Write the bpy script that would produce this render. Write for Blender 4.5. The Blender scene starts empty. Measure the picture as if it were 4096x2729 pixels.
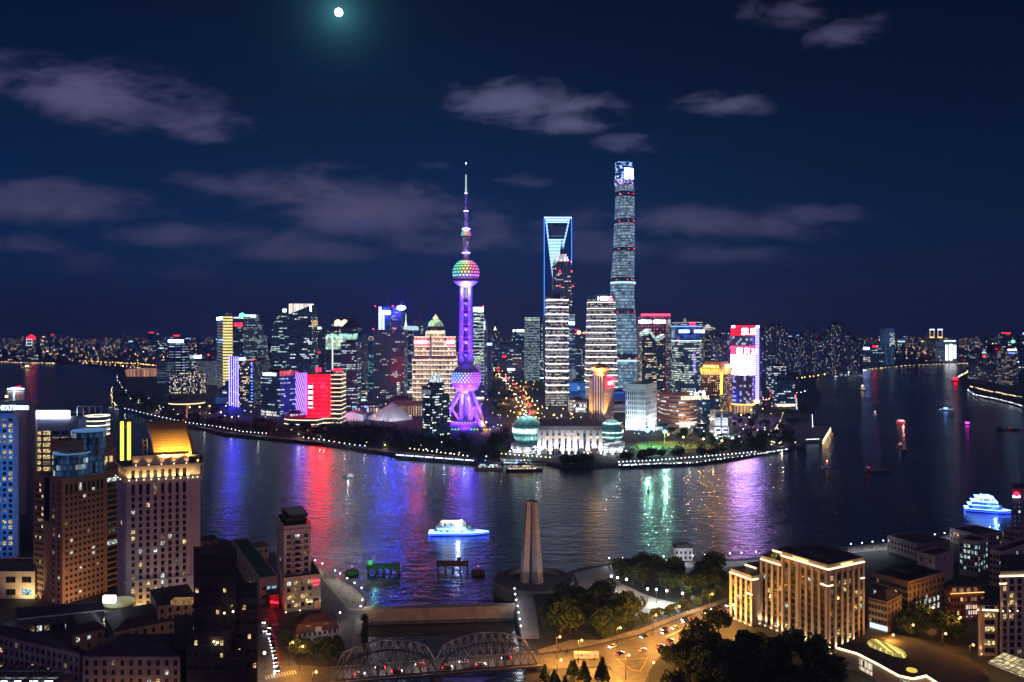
import bpy, math, random
from mathutils import Vector, Matrix, noise as mnoise
R = math.radians
random.seed(7)
S = bpy.context.scene
COL = S.collection
# ------------------------------------------------------------------ camera, light, exposure
H, F, HY, CX = 165.0, 3200.0, 1335.0, 2048.0        # camera height (m), focal length / horizon row / centre column in photo pixels
HAZE = 1.15e-4
cam = bpy.data.cameras.new('camera'); camo = bpy.data.objects.new('camera', cam); COL.objects.link(camo)
camo.location = (0, 0, H); camo.rotation_euler = (R(90), 0, 0)
cam.sensor_width = 36; cam.lens = 36 * F / 4096; cam.shift_y = -(1364.5 - HY) / 4096
cam.clip_start = 1; cam.clip_end = 120000
S.camera = camo
S.view_settings.view_transform = 'Standard'; S.view_settings.look = 'None'
S.view_settings.exposure = .45; S.view_settings.gamma = 1
S.cycles.use_denoising = True
S.cycles.max_bounces = 5; S.cycles.diffuse_bounces = 2; S.cycles.glossy_bounces = 3
S.cycles.transmission_bounces = 3; S.cycles.volume_bounces = 0; S.cycles.transparent_max_bounces = 8
S.cycles.sample_clamp_indirect = 3; S.cycles.sample_clamp_direct = 0
S.cycles.caustics_reflective = True
MOON_AZ, MOON_EL = math.atan((1355 - CX) / F), math.atan((HY - 79) / F)
mdir = Vector((math.sin(MOON_AZ) * math.cos(MOON_EL), math.cos(MOON_AZ) * math.cos(MOON_EL), math.sin(MOON_EL)))
sun = bpy.data.lights.new('moonlight', 'SUN'); suno = bpy.data.objects.new('moonlight', sun); COL.objects.link(suno)
sun.energy = 0.03; sun.angle = R(.5); sun.color = (.80, .76, 1.0)
suno.rotation_euler = mdir.to_track_quat('Z', 'Y').to_euler()

class NT:
    """tiny helper for node trees"""
    def __init__(s, tree): s.t = tree
    def n(s, typ, **k):
        nd = s.t.nodes.new(typ)
        for a, b in k.items(): setattr(nd, a, b)
        return nd
    def put(s, sock, v):
        if isinstance(v, bpy.types.NodeSocket): s.t.links.new(v, sock)
        elif v is not None:
            if sock.type == 'RGBA' and len(v) == 3: v = (*v, 1)
            sock.default_value = v
    def m(s, op, a, b=None, c=None, clamp=False):
        nd = s.n('ShaderNodeMath', operation=op, use_clamp=clamp)
        for i, v in enumerate((a, b, c)):
            if v is not None: s.put(nd.inputs[i], v)
        return nd.outputs[0]
    def vm(s, op, a, b=None, out=0):
        nd = s.n('ShaderNodeVectorMath', operation=op)
        s.put(nd.inputs[0], a)
        if b is not None: s.put(nd.inputs[3 if op == 'SCALE' else 1], b)
        return nd.outputs[out]
    def mix(s, f, a, b, mode='MIX'):
        nd = s.n('ShaderNodeMix', data_type='RGBA', blend_type=mode)
        s.put(nd.inputs[0], f); s.put(nd.inputs[6], a); s.put(nd.inputs[7], b)
        return nd.outputs[2]
    def mr(s, v, a, b, c=0., d=1., smooth=True):
        nd = s.n('ShaderNodeMapRange'); nd.interpolation_type = 'SMOOTHSTEP' if smooth else 'LINEAR'
        for i, x in enumerate((v, a, b, c, d)): s.put(nd.inputs[i], x)
        return nd.outputs[0]
    def xyz(s, x, y, z):
        nd = s.n('ShaderNodeCombineXYZ')
        for i, v in enumerate((x, y, z)): s.put(nd.inputs[i], v)
        return nd.outputs[0]
    def sep(s, v):
        nd = s.n('ShaderNodeSeparateXYZ'); s.put(nd.inputs[0], v); return nd.outputs
    def wn(s, vec, w, out=0):
        nd = s.n('ShaderNodeTexWhiteNoise', noise_dimensions='4D')
        s.put(nd.inputs['Vector'], vec); s.put(nd.inputs['W'], w)
        return nd.outputs[out]
    def noise(s, vec, scale, detail=2., rough=.5, dim='3D', dist=0.):
        nd = s.n('ShaderNodeTexNoise', noise_dimensions=dim)
        s.put(nd.inputs['Vector'], vec); nd.inputs['Scale'].default_value = scale
        nd.inputs['Detail'].default_value = detail; nd.inputs['Roughness'].default_value = rough
        nd.inputs['Distortion'].default_value = dist
        return nd.outputs[0]

# ---- night sky: moonlit Nishita sky + the glow of the city over the horizon
W = bpy.data.worlds.new('World'); S.world = W; W.use_nodes = True
W.cycles.sampling_method = 'MANUAL'; W.cycles.sample_map_resolution = 256
w = NT(W.node_tree); W.node_tree.nodes.clear()
sky = w.n('ShaderNodeTexSky', sky_type='NISHITA', sun_disc=False)
sky.sun_elevation = MOON_EL; sky.sun_rotation = MOON_AZ; sky.air_density = 1.0; sky.dust_density = .4
d = w.n('ShaderNodeTexCoord').outputs['Generated']
dx, dy, dz = w.sep(d)
el = w.m('MAXIMUM', dz, 0.)
moonlit = w.mix(1., w.vm('SCALE', sky.outputs[0], .0004), (.3, .7, 1.5), 'MULTIPLY')
ramp = w.n('ShaderNodeValToRGB'); w.put(ramp.inputs[0], el); re_ = ramp.color_ramp.elements
re_[0].position = 0.; re_[0].color = (.0200, .0115, .046, 1); re_[1].position = .42; re_[1].color = (.0001, .0016, .0080, 1)
for p_, c_ in ((.05, (.0080, .0120, .054)), (.11, (.0014, .0135, .056)), (.18, (.0002, .0095, .040)), (.28, (.0001, .0046, .021))): e_ = re_.new(p_); e_.color = (*c_, 1)
az = w.mr(dx, -.1, .62, 1.0, .50)
front = w.mix(1., ramp.outputs[0], w.xyz(w.m('MULTIPLY', az, w.mr(dx, -.5, .05, .4, 1.)), az, w.m('POWER', az, 1.15)), 'MULTIPLY')
# unseen purple glow of the old town behind the viewpoint, added to light near facades
back = w.m('MULTIPLY', w.mr(dy, .05, -.55), w.m('EXPONENT', w.m('MULTIPLY', el, -1.2)))
backc = w.mix(1., (.15, .090, .215), w.xyz(back, back, back), 'MULTIPLY')
ca = w.vm('DOT_PRODUCT', d, tuple(mdir), out=1)
ang = w.m('ARCCOSINE', w.m('MINIMUM', ca, 1.))
aur = w.m('ADD', w.m('MULTIPLY', w.m('EXPONENT', w.m('MULTIPLY', ang, -60.)), .25), w.m('MULTIPLY', w.m('EXPONENT', w.m('MULTIPLY', ang, -22.)), .010))
aurc = w.mix(1., (.16, .72, .85), w.xyz(aur, aur, aur), 'MULTIPLY')
tot = w.mix(1., w.mix(1., w.mix(1., moonlit, front, 'ADD'), backc, 'ADD'), aurc, 'ADD')
bg = w.n('ShaderNodeBackground'); w.put(bg.inputs[0], tot); bg.inputs[1].default_value = 1.0
w.t.links.new(bg.outputs[0], w.n('ShaderNodeOutputWorld').inputs[0])

# ------------------------------------------------------------------ materials
MATS = {}
def newmat(name, sampling='NONE'):
    m = bpy.data.materials.new(name); m.use_nodes = True; m.node_tree.nodes.clear()
    m.cycles.emission_sampling = sampling
    return m, NT(m.node_tree)
def out(t, shader): t.t.links.new(shader, t.n('ShaderNodeOutputMaterial').inputs[0])
def pbr(name, col, rough=.6, metal=0., var=.25, scale=.25, emit=None, es=0., spec=.5, bump=0.):
    """painted / stone / asphalt surface with mottled wear"""
    if name in MATS: return MATS[name]
    m, t = newmat(name)
    b = t.n('ShaderNodeBsdfPrincipled')
    pos = t.n('ShaderNodeNewGeometry').outputs['Position']
    nz = t.noise(pos, scale, 4., .6)
    f = t.mr(nz, .3, .7, 1 - var, 1 + var, False)
    t.put(b.inputs['Base Color'], t.mix(1., (*col, 1), t.xyz(f, f, f), 'MULTIPLY'))
    b.inputs['Roughness'].default_value = rough; b.inputs['Metallic'].default_value = metal
    b.inputs['Specular IOR Level'].default_value = spec
    if emit: b.inputs['Emission Color'].default_value = (*emit, 1); b.inputs['Emission Strength'].default_value = es
    if bump:
        bp = t.n('ShaderNodeBump'); bp.inputs['Strength'].default_value = bump; bp.inputs['Distance'].default_value = .3
        t.put(bp.inputs['Height'], t.noise(pos, scale * 6, 3.)); t.t.links.new(bp.outputs[0], b.inputs['Normal'])
    out(t, b.outputs[0]); MATS[name] = m; return m
def glow_mat(name, col, s=3.):
    """a lamp, lit sign or LED strip"""
    if name in MATS: return MATS[name]
    m, t = newmat(name); e = t.n('ShaderNodeEmission'); e.inputs[0].default_value = (*col, 1); e.inputs[1].default_value = s
    out(t, e.outputs[0]); MATS[name] = m; return m

def facade_group():
    g = bpy.data.node_groups.new('facade', 'ShaderNodeTree'); t = NT(g)
    ins = [('CW', 3.), ('CH', 4.), ('WW', .7), ('WH', .6), ('Lit', .3), ('Fl', .5), ('Str', 1.), ('Rough', .3), ('Seed', 0.), ('Dim', 0.), ('Rise', 0.),
           ('HP', 4.), ('HF', .2), ('HS', 0.), ('VP', 4.), ('VF', .2), ('VS', 0.)]
    for nme, dv in ins:
        s = g.interface.new_socket(nme, in_out='INPUT', socket_type='NodeSocketFloat'); s.default_value = dv
    for nme in ('ColA', 'ColB', 'Wall', 'Glass', 'HC', 'VC'): g.interface.new_socket(nme, in_out='INPUT', socket_type='NodeSocketColor')
    g.interface.new_socket('Shader', in_out='OUTPUT', socket_type='NodeSocketShader')
    gi = t.n('NodeGroupInput').outputs; I = lambda k: gi[k]
    uv = t.n('ShaderNodeUVMap', uv_map='UV').outputs[0]
    u, v, _ = t.sep(uv)
    seed = t.m('ADD', I('Seed'), t.m('MULTIPLY', t.n('ShaderNodeObjectInfo').outputs['Random'], 91.7))
    cu, cv = t.m('DIVIDE', u, I('CW')), t.m('DIVIDE', v, I('CH'))
    iu, iv = t.m('FLOOR', cu), t.m('FLOOR', cv)
    fu, fv = t.m('ABSOLUTE', t.m('SUBTRACT', t.m('FRACT', cu), .5)), t.m('ABSOLUTE', t.m('SUBTRACT', t.m('FRACT', cv), .5))
    mask = t.m('MULTIPLY', t.m('LESS_THAN', fu, t.m('MULTIPLY', I('WW'), .5)), t.m('LESS_THAN', fv, t.m('MULTIPLY', I('WH'), .5)))
    cell = t.xyz(iu, iv, 0.); rfl = t.wn(t.xyz(0., iv, 7.), seed)
    run = t.m('FLOOR', t.m('DIVIDE', t.m('ADD', iu, t.m('MULTIPLY', rfl, 9.)), t.m('ADD', 1., t.m('MULTIPLY', I('Fl'), 4.))))
    r1 = t.wn(t.xyz(run, iv, 3.), seed); 
    rcol = t.n('ShaderNodeTexWhiteNoise', noise_dimensions='4D'); t.put(rcol.inputs['Vector'], cell); t.put(rcol.inputs['W'], t.m('ADD', seed, 13.))
    ra, rb, rc = t.sep(rcol.outputs['Color'])
    clus = t.noise(t.xyz(t.m('MULTIPLY', iu, .13), t.m('MULTIPLY', iv, .22), seed), 1., 1.)
    k = t.mix(I('Fl'), (1, 1, 1, 1), t.vm('SCALE', t.xyz(1., 1., 1.), t.m('MULTIPLY', t.m('POWER', rfl, 2.5), t.m('MULTIPLY', t.mr(clus, .35, .65), 6.))))
    thr = t.m('MULTIPLY', I('Lit'), t.sep(k)[0])
    lit = t.m('LESS_THAN', r1, thr)
    br = t.m('ADD', .25, t.m('MULTIPLY', t.m('POWER', ra, 1.6), 1.1))
    # lit panes emit, each cell at its own random brightness
    we = t.m('MULTIPLY', mask, t.m('ADD', t.m('MULTIPLY', t.m('MULTIPLY', lit, br), t.m('MULTIPLY', I('Str'), 1.3)), 0.))
    wc = t.mix(rb, I('ColA'), I('ColB'))
    hb = t.m('MULTIPLY', t.m('LESS_THAN', t.m('FRACT', t.m('DIVIDE', v, I('HP'))), I('HF')), I('HS'))
    hb = t.m('MULTIPLY', hb, t.m('ADD', .55, t.m('MULTIPLY', t.noise(t.xyz(t.m('MULTIPLY', u, .03), t.m('MULTIPLY', v, .05), seed), 1., 2.), .9)))
    vb = t.m('MULTIPLY', t.m('LESS_THAN', t.m('FRACT', t.m('DIVIDE', u, I('VP'))), I('VF')), I('VS'))
    e = t.mix(1., t.mix(1., t.vm('SCALE', wc, we), t.vm('SCALE', t.xyz(.16, .42, 1.), t.m('MULTIPLY', t.m('MULTIPLY', mask, I('Dim')), rc)), 'ADD'), t.mix(1., t.vm('SCALE', I('HC'), hb), t.vm('SCALE', I('VC'), vb), 'ADD'), 'ADD')  # Dim: faint blue emission on panes, put in for the ambient night blue
    b = t.n('ShaderNodeBsdfPrincipled')
    soot = t.mr(t.noise(t.xyz(t.m('MULTIPLY', u, .4), t.m('MULTIPLY', v, .05), seed), .35, 3.), .3, .7, .78, 1.15, False)
    wall = t.mix(1., I('Wall'), t.xyz(soot, soot, soot), 'MULTIPLY')
    t.put(b.inputs['Base Color'], t.mix(mask, wall, t.mix(rc, I('Glass'), t.vm('SCALE', I('Glass'), .4))))
    t.put(b.inputs['Roughness'], t.m('SUBTRACT', I('Rough'), t.m('MULTIPLY', mask, t.m('MULTIPLY', I('Rough'), .75))))
    t.put(b.inputs['Emission Color'], e); b.inputs['Emission Strength'].default_value = 1.
    o = t.n('NodeGroupOutput'); g.links.new(b.outputs[0], o.inputs[0])
    return g
FG = facade_group()
FSEED = [0]
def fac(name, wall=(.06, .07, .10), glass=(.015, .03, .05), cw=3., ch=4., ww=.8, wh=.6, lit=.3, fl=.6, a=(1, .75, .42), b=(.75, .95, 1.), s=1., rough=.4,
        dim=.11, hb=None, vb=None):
    """curtain wall / window wall: cells of cw x ch metres, a share lit, optional LED lines (period, share, colour, strength)"""
    if name in MATS: return MATS[name]
    m, t = newmat(name); n = t.n('ShaderNodeGroup'); n.node_tree = FG; FSEED[0] += 3.37
    i = n.inputs
    for k, v in dict(CW=cw, CH=ch, WW=ww, WH=wh, Lit=lit, Fl=fl, Str=s, Rough=rough, Seed=FSEED[0], Dim=dim).items(): i[k].default_value = v
    for k, v in dict(ColA=a, ColB=b, Wall=wall, Glass=glass).items(): i[k].default_value = (*v, 1)
    if hb: i['HP'].default_value, i['HF'].default_value, i['HS'].default_value = hb[0], hb[1], hb[3]; i['HC'].default_value = (*hb[2], 1)
    if vb: i['VP'].default_value, i['VF'].default_value, i['VS'].default_value = vb[0], vb[1], vb[3]; i['VC'].default_value = (*vb[2], 1)
    out(t, n.outputs[0]); MATS[name] = m; return m

# ------------------------------------------------------------------ geometry helpers
def PX(x, D): return (x - CX) * D / F
def PZ(y, D): return H - (y - HY) * D / F
def G(x, y, z=4.0):
    """point of the ground (height z) seen at photo pixel x, y"""
    D = (H - z) * F / (y - HY)
    return Vector((PX(x, D), D, z))
def DG(y, z=4.0): return (H - z) * F / (y - HY)

class MB:
    def __init__(s): s.v = []; s.f = []; s.mi = []; s.uv = []
    def face(s, pts, mi=0, uvs=None):
        b = len(s.v); s.v += [tuple(p) for p in pts]; s.f.append(tuple(range(b, b + len(pts)))); s.mi.append(mi)
        s.uv.append(uvs or [(p[0], p[1]) for p in pts])
    def prism(s, poly, z0, z1, mi=0, mt=1, top=None, v0=None, bottom=False):
        """walls over a footprint (counter-clockwise), flat cap; top = another polygon or a scale"""
        n = len(poly)
        if top is None: tp = poly
        elif isinstance(top, (int, float)):
            cx = sum(p[0] for p in poly) / n; cy = sum(p[1] for p in poly) / n
            tp = [(cx + (p[0] - cx) * top, cy + (p[1] - cy) * top) for p in poly]
        else: tp = top
        zs = z1 if isinstance(z1, (list, tuple)) else [z1] * n
        u = 0.
        for i in range(n):
            j = (i + 1) % n; p, q_, a, b = poly[i], poly[j], tp[i], tp[j]
            L = math.hypot(q_[0] - p[0], q_[1] - p[1])
            s.face([(p[0], p[1], z0), (q_[0], q_[1], z0), (b[0], b[1], zs[j]), (a[0], a[1], zs[i])], mi, [(u, z0), (u + L, z0), (u + L, zs[j]), (u, zs[i])])
            u += L
        s.face([(tp[i][0], tp[i][1], zs[i]) for i in range(n)], mt)
        if bottom: s.face([(p[0], p[1], z0) for p in reversed(poly)], mt)
        return s
    def box(s, x0, x1, y0, y1, z0, z1, mi=0, mt=None, bottom=True):
        return s.prism([(x0, y0), (x1, y0), (x1, y1), (x0, y1)], z0, z1, mi, mi if mt is None else mt, bottom=bottom)
    def obox(s, c, ax, ay, lx, ly, z0, z1, mi=0, mt=None):
        """box centred on c, axes ax, ay (2-D unit vectors)"""
        P = lambda a, b: (c[0] + ax[0] * a + ay[0] * b, c[1] + ax[1] * a + ay[1] * b)
        return s.prism([P(-lx / 2, -ly / 2), P(lx / 2, -ly / 2), P(lx / 2, ly / 2), P(-lx / 2, ly / 2)], z0, z1, mi, mi if mt is None else mt, bottom=True)
    def lathe(s, prof, cx, cy, n=24, mi=0, a0=0., a1=2 * math.pi, sx=1., sy=1.):
        """prof: [(r, z, mi?)]"""
        for k in range(len(prof) - 1):
            r0, z0 = prof[k][:2]; r1, z1 = prof[k + 1][:2]; mm = prof[k][2] if len(prof[k]) > 2 else mi
            for i in range(n):
                t0 = a0 + (a1 - a0) * i / n; t1 = a0 + (a1 - a0) * (i + 1) / n
                P = lambda r, t, z: (cx + sx * r * math.cos(t), cy + sy * r * math.sin(t), z)
                rr = max(r0, r1)
                if r1 < 1e-6: pts = [P(r0, t0, z0), P(r0, t1, z0), P(r1, t0, z1)]; uv = [(t0 * rr, z0), (t1 * rr, z0), (t0 * rr, z1)]
                elif r0 < 1e-6: pts = [P(r0, t0, z0), P(r1, t1, z1), P(r1, t0, z1)]; uv = [(t0 * rr, z0), (t1 * rr, z1), (t0 * rr, z1)]
                else: pts = [P(r0, t0, z0), P(r0, t1, z0), P(r1, t1, z1), P(r1, t0, z1)]; uv = [(t0 * rr, z0), (t1 * rr, z0), (t1 * rr, z1), (t0 * rr, z1)]
                s.face(pts, mm, uv)
        return s
    def sphere(s, c, r, n=16, m=10, mi=0, sz=1., lo=-90, hi=90):
        pr = []
        for k in range(m + 1):
            a = R(lo + (hi - lo) * k / m); rr = r * math.cos(a)
            pr.append((rr if rr > 1e-4 * r else 0., c[2] + r * sz * math.sin(a)))
        return s.lathe(pr, c[0], c[1], n, mi)
    def tube(s, a, b, r, r2=None, n=8, mi=0, caps=True):
        a, b = Vector(a), Vector(b); r2 = r if r2 is None else r2
        d = (b - a).normalized(); x = d.orthogonal().normalized(); y = d.cross(x)
        A = [a + (x * math.cos(2 * math.pi * i / n) + y * math.sin(2 * math.pi * i / n)) * r for i in range(n)]
        B = [b + (x * math.cos(2 * math.pi * i / n) + y * math.sin(2 * math.pi * i / n)) * r2 for i in range(n)]
        L = (b - a).length
        for i in range(n):
            j = (i + 1) % n
            s.face([A[i], A[j], B[j], B[i]], mi, [(i * r, 0), (i * r + r, 0), (i * r + r, L), (i * r, L)])
        if caps: s.face(B, mi); s.face(A[::-1], mi)
        return s
    def extr(s, prof, y0, y1, mi=0, mt=None, ms=None):
        """outline in the XZ plane (counter-clockwise seen from the front, -Y) given thickness along Y"""
        n = len(prof); ms = mi if ms is None else ms
        s.face([(x, y0, z) for x, z in prof], mi, [(x, z) for x, z in prof])
        s.face([(x, y1, z) for x, z in reversed(prof)], mi, [(x, z) for x, z in reversed(prof)])
        for i in range(n):
            (xa, za), (xb, zb) = prof[i], prof[(i + 1) % n]
            up = abs(xb - xa) > abs(zb - za) * 1.5
            mm = mt if (up and mt is not None) else ms
            s.face([(xb, y0, zb), (xa, y0, za), (xa, y1, za), (xb, y1, zb)], mm, [(y0, zb), (y0, za), (y1, za), (y1, zb)])
        return s
    def build(s, name, mats, parent=None, smooth=False, loc=None):
        """links ONE mesh; vertices are in world space; loc = where its origin goes"""
        off = Vector((0, 0, 0)); p = parent
        while p is not None and not p.get('local'): off += p.location; p = p.parent
        o_ = Vector(loc) - off if loc is not None else Vector((0, 0, 0))
        me = bpy.data.meshes.new(name)
        me.from_pydata([(x - off.x - o_.x, y - off.y - o_.y, z - off.z - o_.z) for x, y, z in s.v], [], s.f)
        for m in (mats if isinstance(mats, (list, tuple)) else [mats]): me.materials.append(m)
        me.polygons.foreach_set('material_index', [min(i, len(me.materials) - 1) for i in s.mi])
        if smooth: me.polygons.foreach_set('use_smooth', [True] * len(s.f))
        ul = me.uv_layers.new(name='UV'); flat = []
        for f in s.uv:
            for a in f: flat += [a[0], a[1]]
        ul.data.foreach_set('uv', flat)
        if smooth:
            import bmesh
            bm = bmesh.new(); bm.from_mesh(me); bmesh.ops.remove_doubles(bm, verts=bm.verts, dist=.001); bm.to_mesh(me); bm.free()
        me.update()
        o = bpy.data.objects.new(name, me); COL.objects.link(o); o.location = o_
        if parent is not None: o.parent = parent
        return o

def tag(o, label=None, cat=None, group=None, kind=None):
    if label: o['label'] = label
    if cat: o['category'] = cat
    if group: o['group'] = group
    if kind: o['kind'] = kind
    return o
def thing(name, label, cat, loc=(0, 0, 0), group=None, local=False):
    o = bpy.data.objects.new(name, None); COL.objects.link(o); o.location = loc; o.empty_display_size = 1
    if local: o['local'] = 1
    return tag(o, label, cat, group)
def copy_tree(o, parent=None, loc=None, rz=None, label=None, group=None, sc=None):
    c = o.copy(); COL.objects.link(c)
    if parent is not None: c.parent = parent
    if loc is not None: c.location = loc
    if rz is not None: c.rotation_euler = (0, 0, rz)
    if sc is not None: c.scale = (sc, sc, sc) if isinstance(sc, (int, float)) else sc
    if label: c['label'] = label
    if group: c['group'] = group
    for ch in o.children: copy_tree(ch, c)
    return c
def light(name, kind, loc, e, col, parent=None, radius=.5, aim=None, cone=60, blend=.5):
    l = bpy.data.lights.new(name, kind); l.energy = e; l.color = col; l.shadow_soft_size = radius
    o = bpy.data.objects.new(name, l); COL.objects.link(o); o.location = loc
    if kind == 'SPOT':
        l.spot_size = R(cone); l.spot_blend = blend
        o.rotation_euler = (Vector(loc) - Vector(aim)).to_track_quat('Z', 'Y').to_euler()
    if parent is not None:
        off = Vector((0, 0, 0)); p = parent
        while p is not None: off += p.location; p = p.parent
        o.location = Vector(loc) - off; o.parent = parent
    return o
def text(txt, size, mat, parent, pos, rz=0., name='lettering', depth=.3, align='CENTER', spacing=1., width=None):
    """raised lettering standing upright at pos, facing -Y turned by rz"""
    cu = bpy.data.curves.new(name, 'FONT'); cu.body = txt; cu.size = size; cu.align_x = align; cu.extrude = depth; cu.resolution_u = 2; cu.space_character = spacing
    to = bpy.data.objects.new(name, cu); COL.objects.link(to)
    bpy.context.view_layer.update()
    me = bpy.data.meshes.new_from_object(to.evaluated_get(bpy.context.evaluated_depsgraph_get()))
    COL.objects.unlink(to); bpy.data.objects.remove(to); bpy.data.curves.remove(cu)
    me.materials.clear(); me.materials.append(mat); me.name = name
    o = bpy.data.objects.new(name, me); COL.objects.link(o)
    off = Vector((0, 0, 0)); p = parent
    while p is not None: off += p.location; p = p.parent
    o.parent = parent; o.location = Vector(pos) - off; o.rotation_euler = (R(90), 0, rz)
    if width:
        xs = [v.co.x for v in me.vertices]
        if xs: k = width / max(.01, max(xs) - min(xs)); o.scale = (k, 1, 1)
    return o
def corner(xl, xc, xr, D, th):
    """footprint of a box turned by th degrees whose near corner is at pixel column xc, depth D, its outer corners at xl, xr"""
    if xl < CX: th = min(th, math.degrees(math.atan2(1, max(1e-6, (CX - xl) / F))) - 7)      # keep both faces turned to the viewer
    if xr > CX: th = max(th, math.degrees(math.atan((xr - CX) / F)) + 7)
    c = Vector((PX(xc, D), D)); t = R(th)
    l1, l2 = Vector((-math.cos(t), math.sin(t))), Vector((math.sin(t), math.cos(t)))
    tl, tr = (xl - CX) / F, (xr - CX) / F
    L = (c.x - tl * c.y) / (math.cos(t) + tl * math.sin(t)); Rr = (tr * c.y - c.x) / (math.sin(t) - tr * math.cos(t))
    return [tuple(c), tuple(c + l2 * Rr), tuple(c + l1 * L + l2 * Rr), tuple(c + l1 * L)]
def flat(xl, xr, D, dep=None, sk=False):
    x0, x1 = PX(xl, D), PX(xr, D); dep = dep or (x1 - x0) * .8
    if sk: return [(x0, D), (x1, D), (PX(xr, D + dep), D + dep), (PX(xl, D + dep), D + dep)]
    return [(x0, D), (x1, D), (x1, D + dep), (x0, D + dep)]
def grow(poly, k):
    """offset a convex footprint outward by k metres"""
    n = len(poly); cx = sum(p[0] for p in poly) / n; cy = sum(p[1] for p in poly) / n; o = []
    for p in poly:
        v = Vector((p[0] - cx, p[1] - cy)); L = v.length; o.append((cx + v.x * (1 + k * 1.3 / L), cy + v.y * (1 + k * 1.3 / L)))
    return o
def cen(poly, z=4.): return (sum(p[0] for p in poly) / len(poly), sum(p[1] for p in poly) / len(poly), z)
# ================================================================== the setting
from mathutils.geometry import tessellate_polygon
def land(name, pts, z, mat, wall, depth=-2.):
    """flat land sheet with a quay wall down to the water"""
    mb = MB(); P = [(p[0], p[1], z) for p in pts]
    for t in tessellate_polygon([[Vector(p) for p in P]]):
        a, b, c = (Vector(P[i]) for i in t)
        tri = [a, b, c] if (b - a).cross(c - a).z > 0 else [a, c, b]
        mb.face(tri, 0)
    n = len(P)
    for i in range(n):
        a, b = P[i], P[(i + 1) % n]
        mb.face([(a[0], a[1], depth), (b[0], b[1], depth), b, a], 1, [(0, 0), (1, 0), (1, 1), (0, 1)])
    return tag(mb.build(name, [mat, wall]), kind='structure')
def sheet(name, pts, z, mat):
    mb = MB(); P = [(p[0], p[1], z) for p in pts]
    for t in tessellate_polygon([[Vector(p) for p in P]]):
        a, b, c = (Vector(P[i]) for i in t)
        mb.face([a, b, c] if (b - a).cross(c - a).z > 0 else [a, c, b], 0)
    return tag(mb.build(name, [mat]), kind='structure')

def water_mat():
    m, t = newmat('river_water')
    pos = t.n('ShaderNodeNewGeometry').outputs['Position']
    rot = t.n('ShaderNodeMapping'); t.put(rot.inputs[0], pos); rot.inputs['Rotation'].default_value = (0, 0, R(12)); rot.inputs['Scale'].default_value = (.6, 1.25, 1)
    p = rot.outputs[0]
    big = t.noise(pos, .006, 3., .55, dist=.6)
    h = t.m('ADD', t.m('MULTIPLY', t.noise(p, .11, 3., .55, dist=.4), 2.1), t.m('MULTIPLY', t.noise(p, .42, 2., .6), .55))
    h = t.m('MULTIPLY', h, t.mr(big, .3, .7, .62, 1.2))
    bp = t.n('ShaderNodeBump'); bp.inputs['Strength'].default_value = .46; bp.inputs['Distance'].default_value = 1.; t.put(bp.inputs['Height'], h)
    b = t.n('ShaderNodeBsdfPrincipled'); b.inputs['Base Color'].default_value = (.006, .012, .030, 1)
    t.put(b.inputs['Roughness'], t.mr(big, .3, .7, .19, .26)); b.inputs['IOR'].default_value = 1.5
    t.t.links.new(bp.outputs[0], b.inputs['Normal']); out(t, b.outputs[0]); return m
ASPH = pbr('dark_asphalt', (.035, .035, .04), .7, scale=.08, var=.4)
QUAY = pbr('quay_concrete', (.10, .10, .11), .8, scale=.2, var=.4)
TURF = pbr('park_ground', (.02, .03, .014), .9, scale=.05, var=.5)
PAVE = pbr('plaza_paving', (.22, .20, .19), .75, scale=.3, var=.3)
ROADM = pbr('road_asphalt', (.11, .10, .10), .55, scale=.4, var=.35)
CONC = pbr('concrete', (.30, .29, .28), .8, scale=.3)
DARK = pbr('dark_metal', (.03, .03, .035), .45, .3)
STEEL = pbr('steel', (.35, .36, .38), .35, .8)
ROOF = pbr('roof_felt', (.055, .055, .065), .9, scale=.12, var=.5)
WHITE = pbr('white_paint', (.75, .75, .76), .5, var=.1)
GLOW_W = glow_mat('lamp_white', (.85, .93, 1.), 7); GLOW_WARM = glow_mat('lamp_warm', (1., .72, .36), 6); GLOW_ORANGE = glow_mat('lamp_orange', (1., .50, .12), 8)
GLOW_RED = glow_mat('lamp_red', (1., .03, .05), 5); GLOW_BLUE = glow_mat('led_blue', (.03, .08, 1.), 9); GLOW_GREEN = glow_mat('lamp_green', (.1, 1., .45), 4)
GLOW_CYAN = glow_mat('led_cyan', (.35, .85, 1.), 3); SIGN_W = glow_mat('sign_white', (.75, .92, 1.), 6); SIGN_R = glow_mat('sign_red', (1., .004, .015), 13)
SIGN_B = glow_mat('sign_blue_white', (.22, .40, 1.), 13); GLOW_GOLD = glow_mat('led_gold', (1., .70, .28), 3); GLOW_YEL = glow_mat('led_yellow', (.85, .95, .05), 3)

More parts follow.
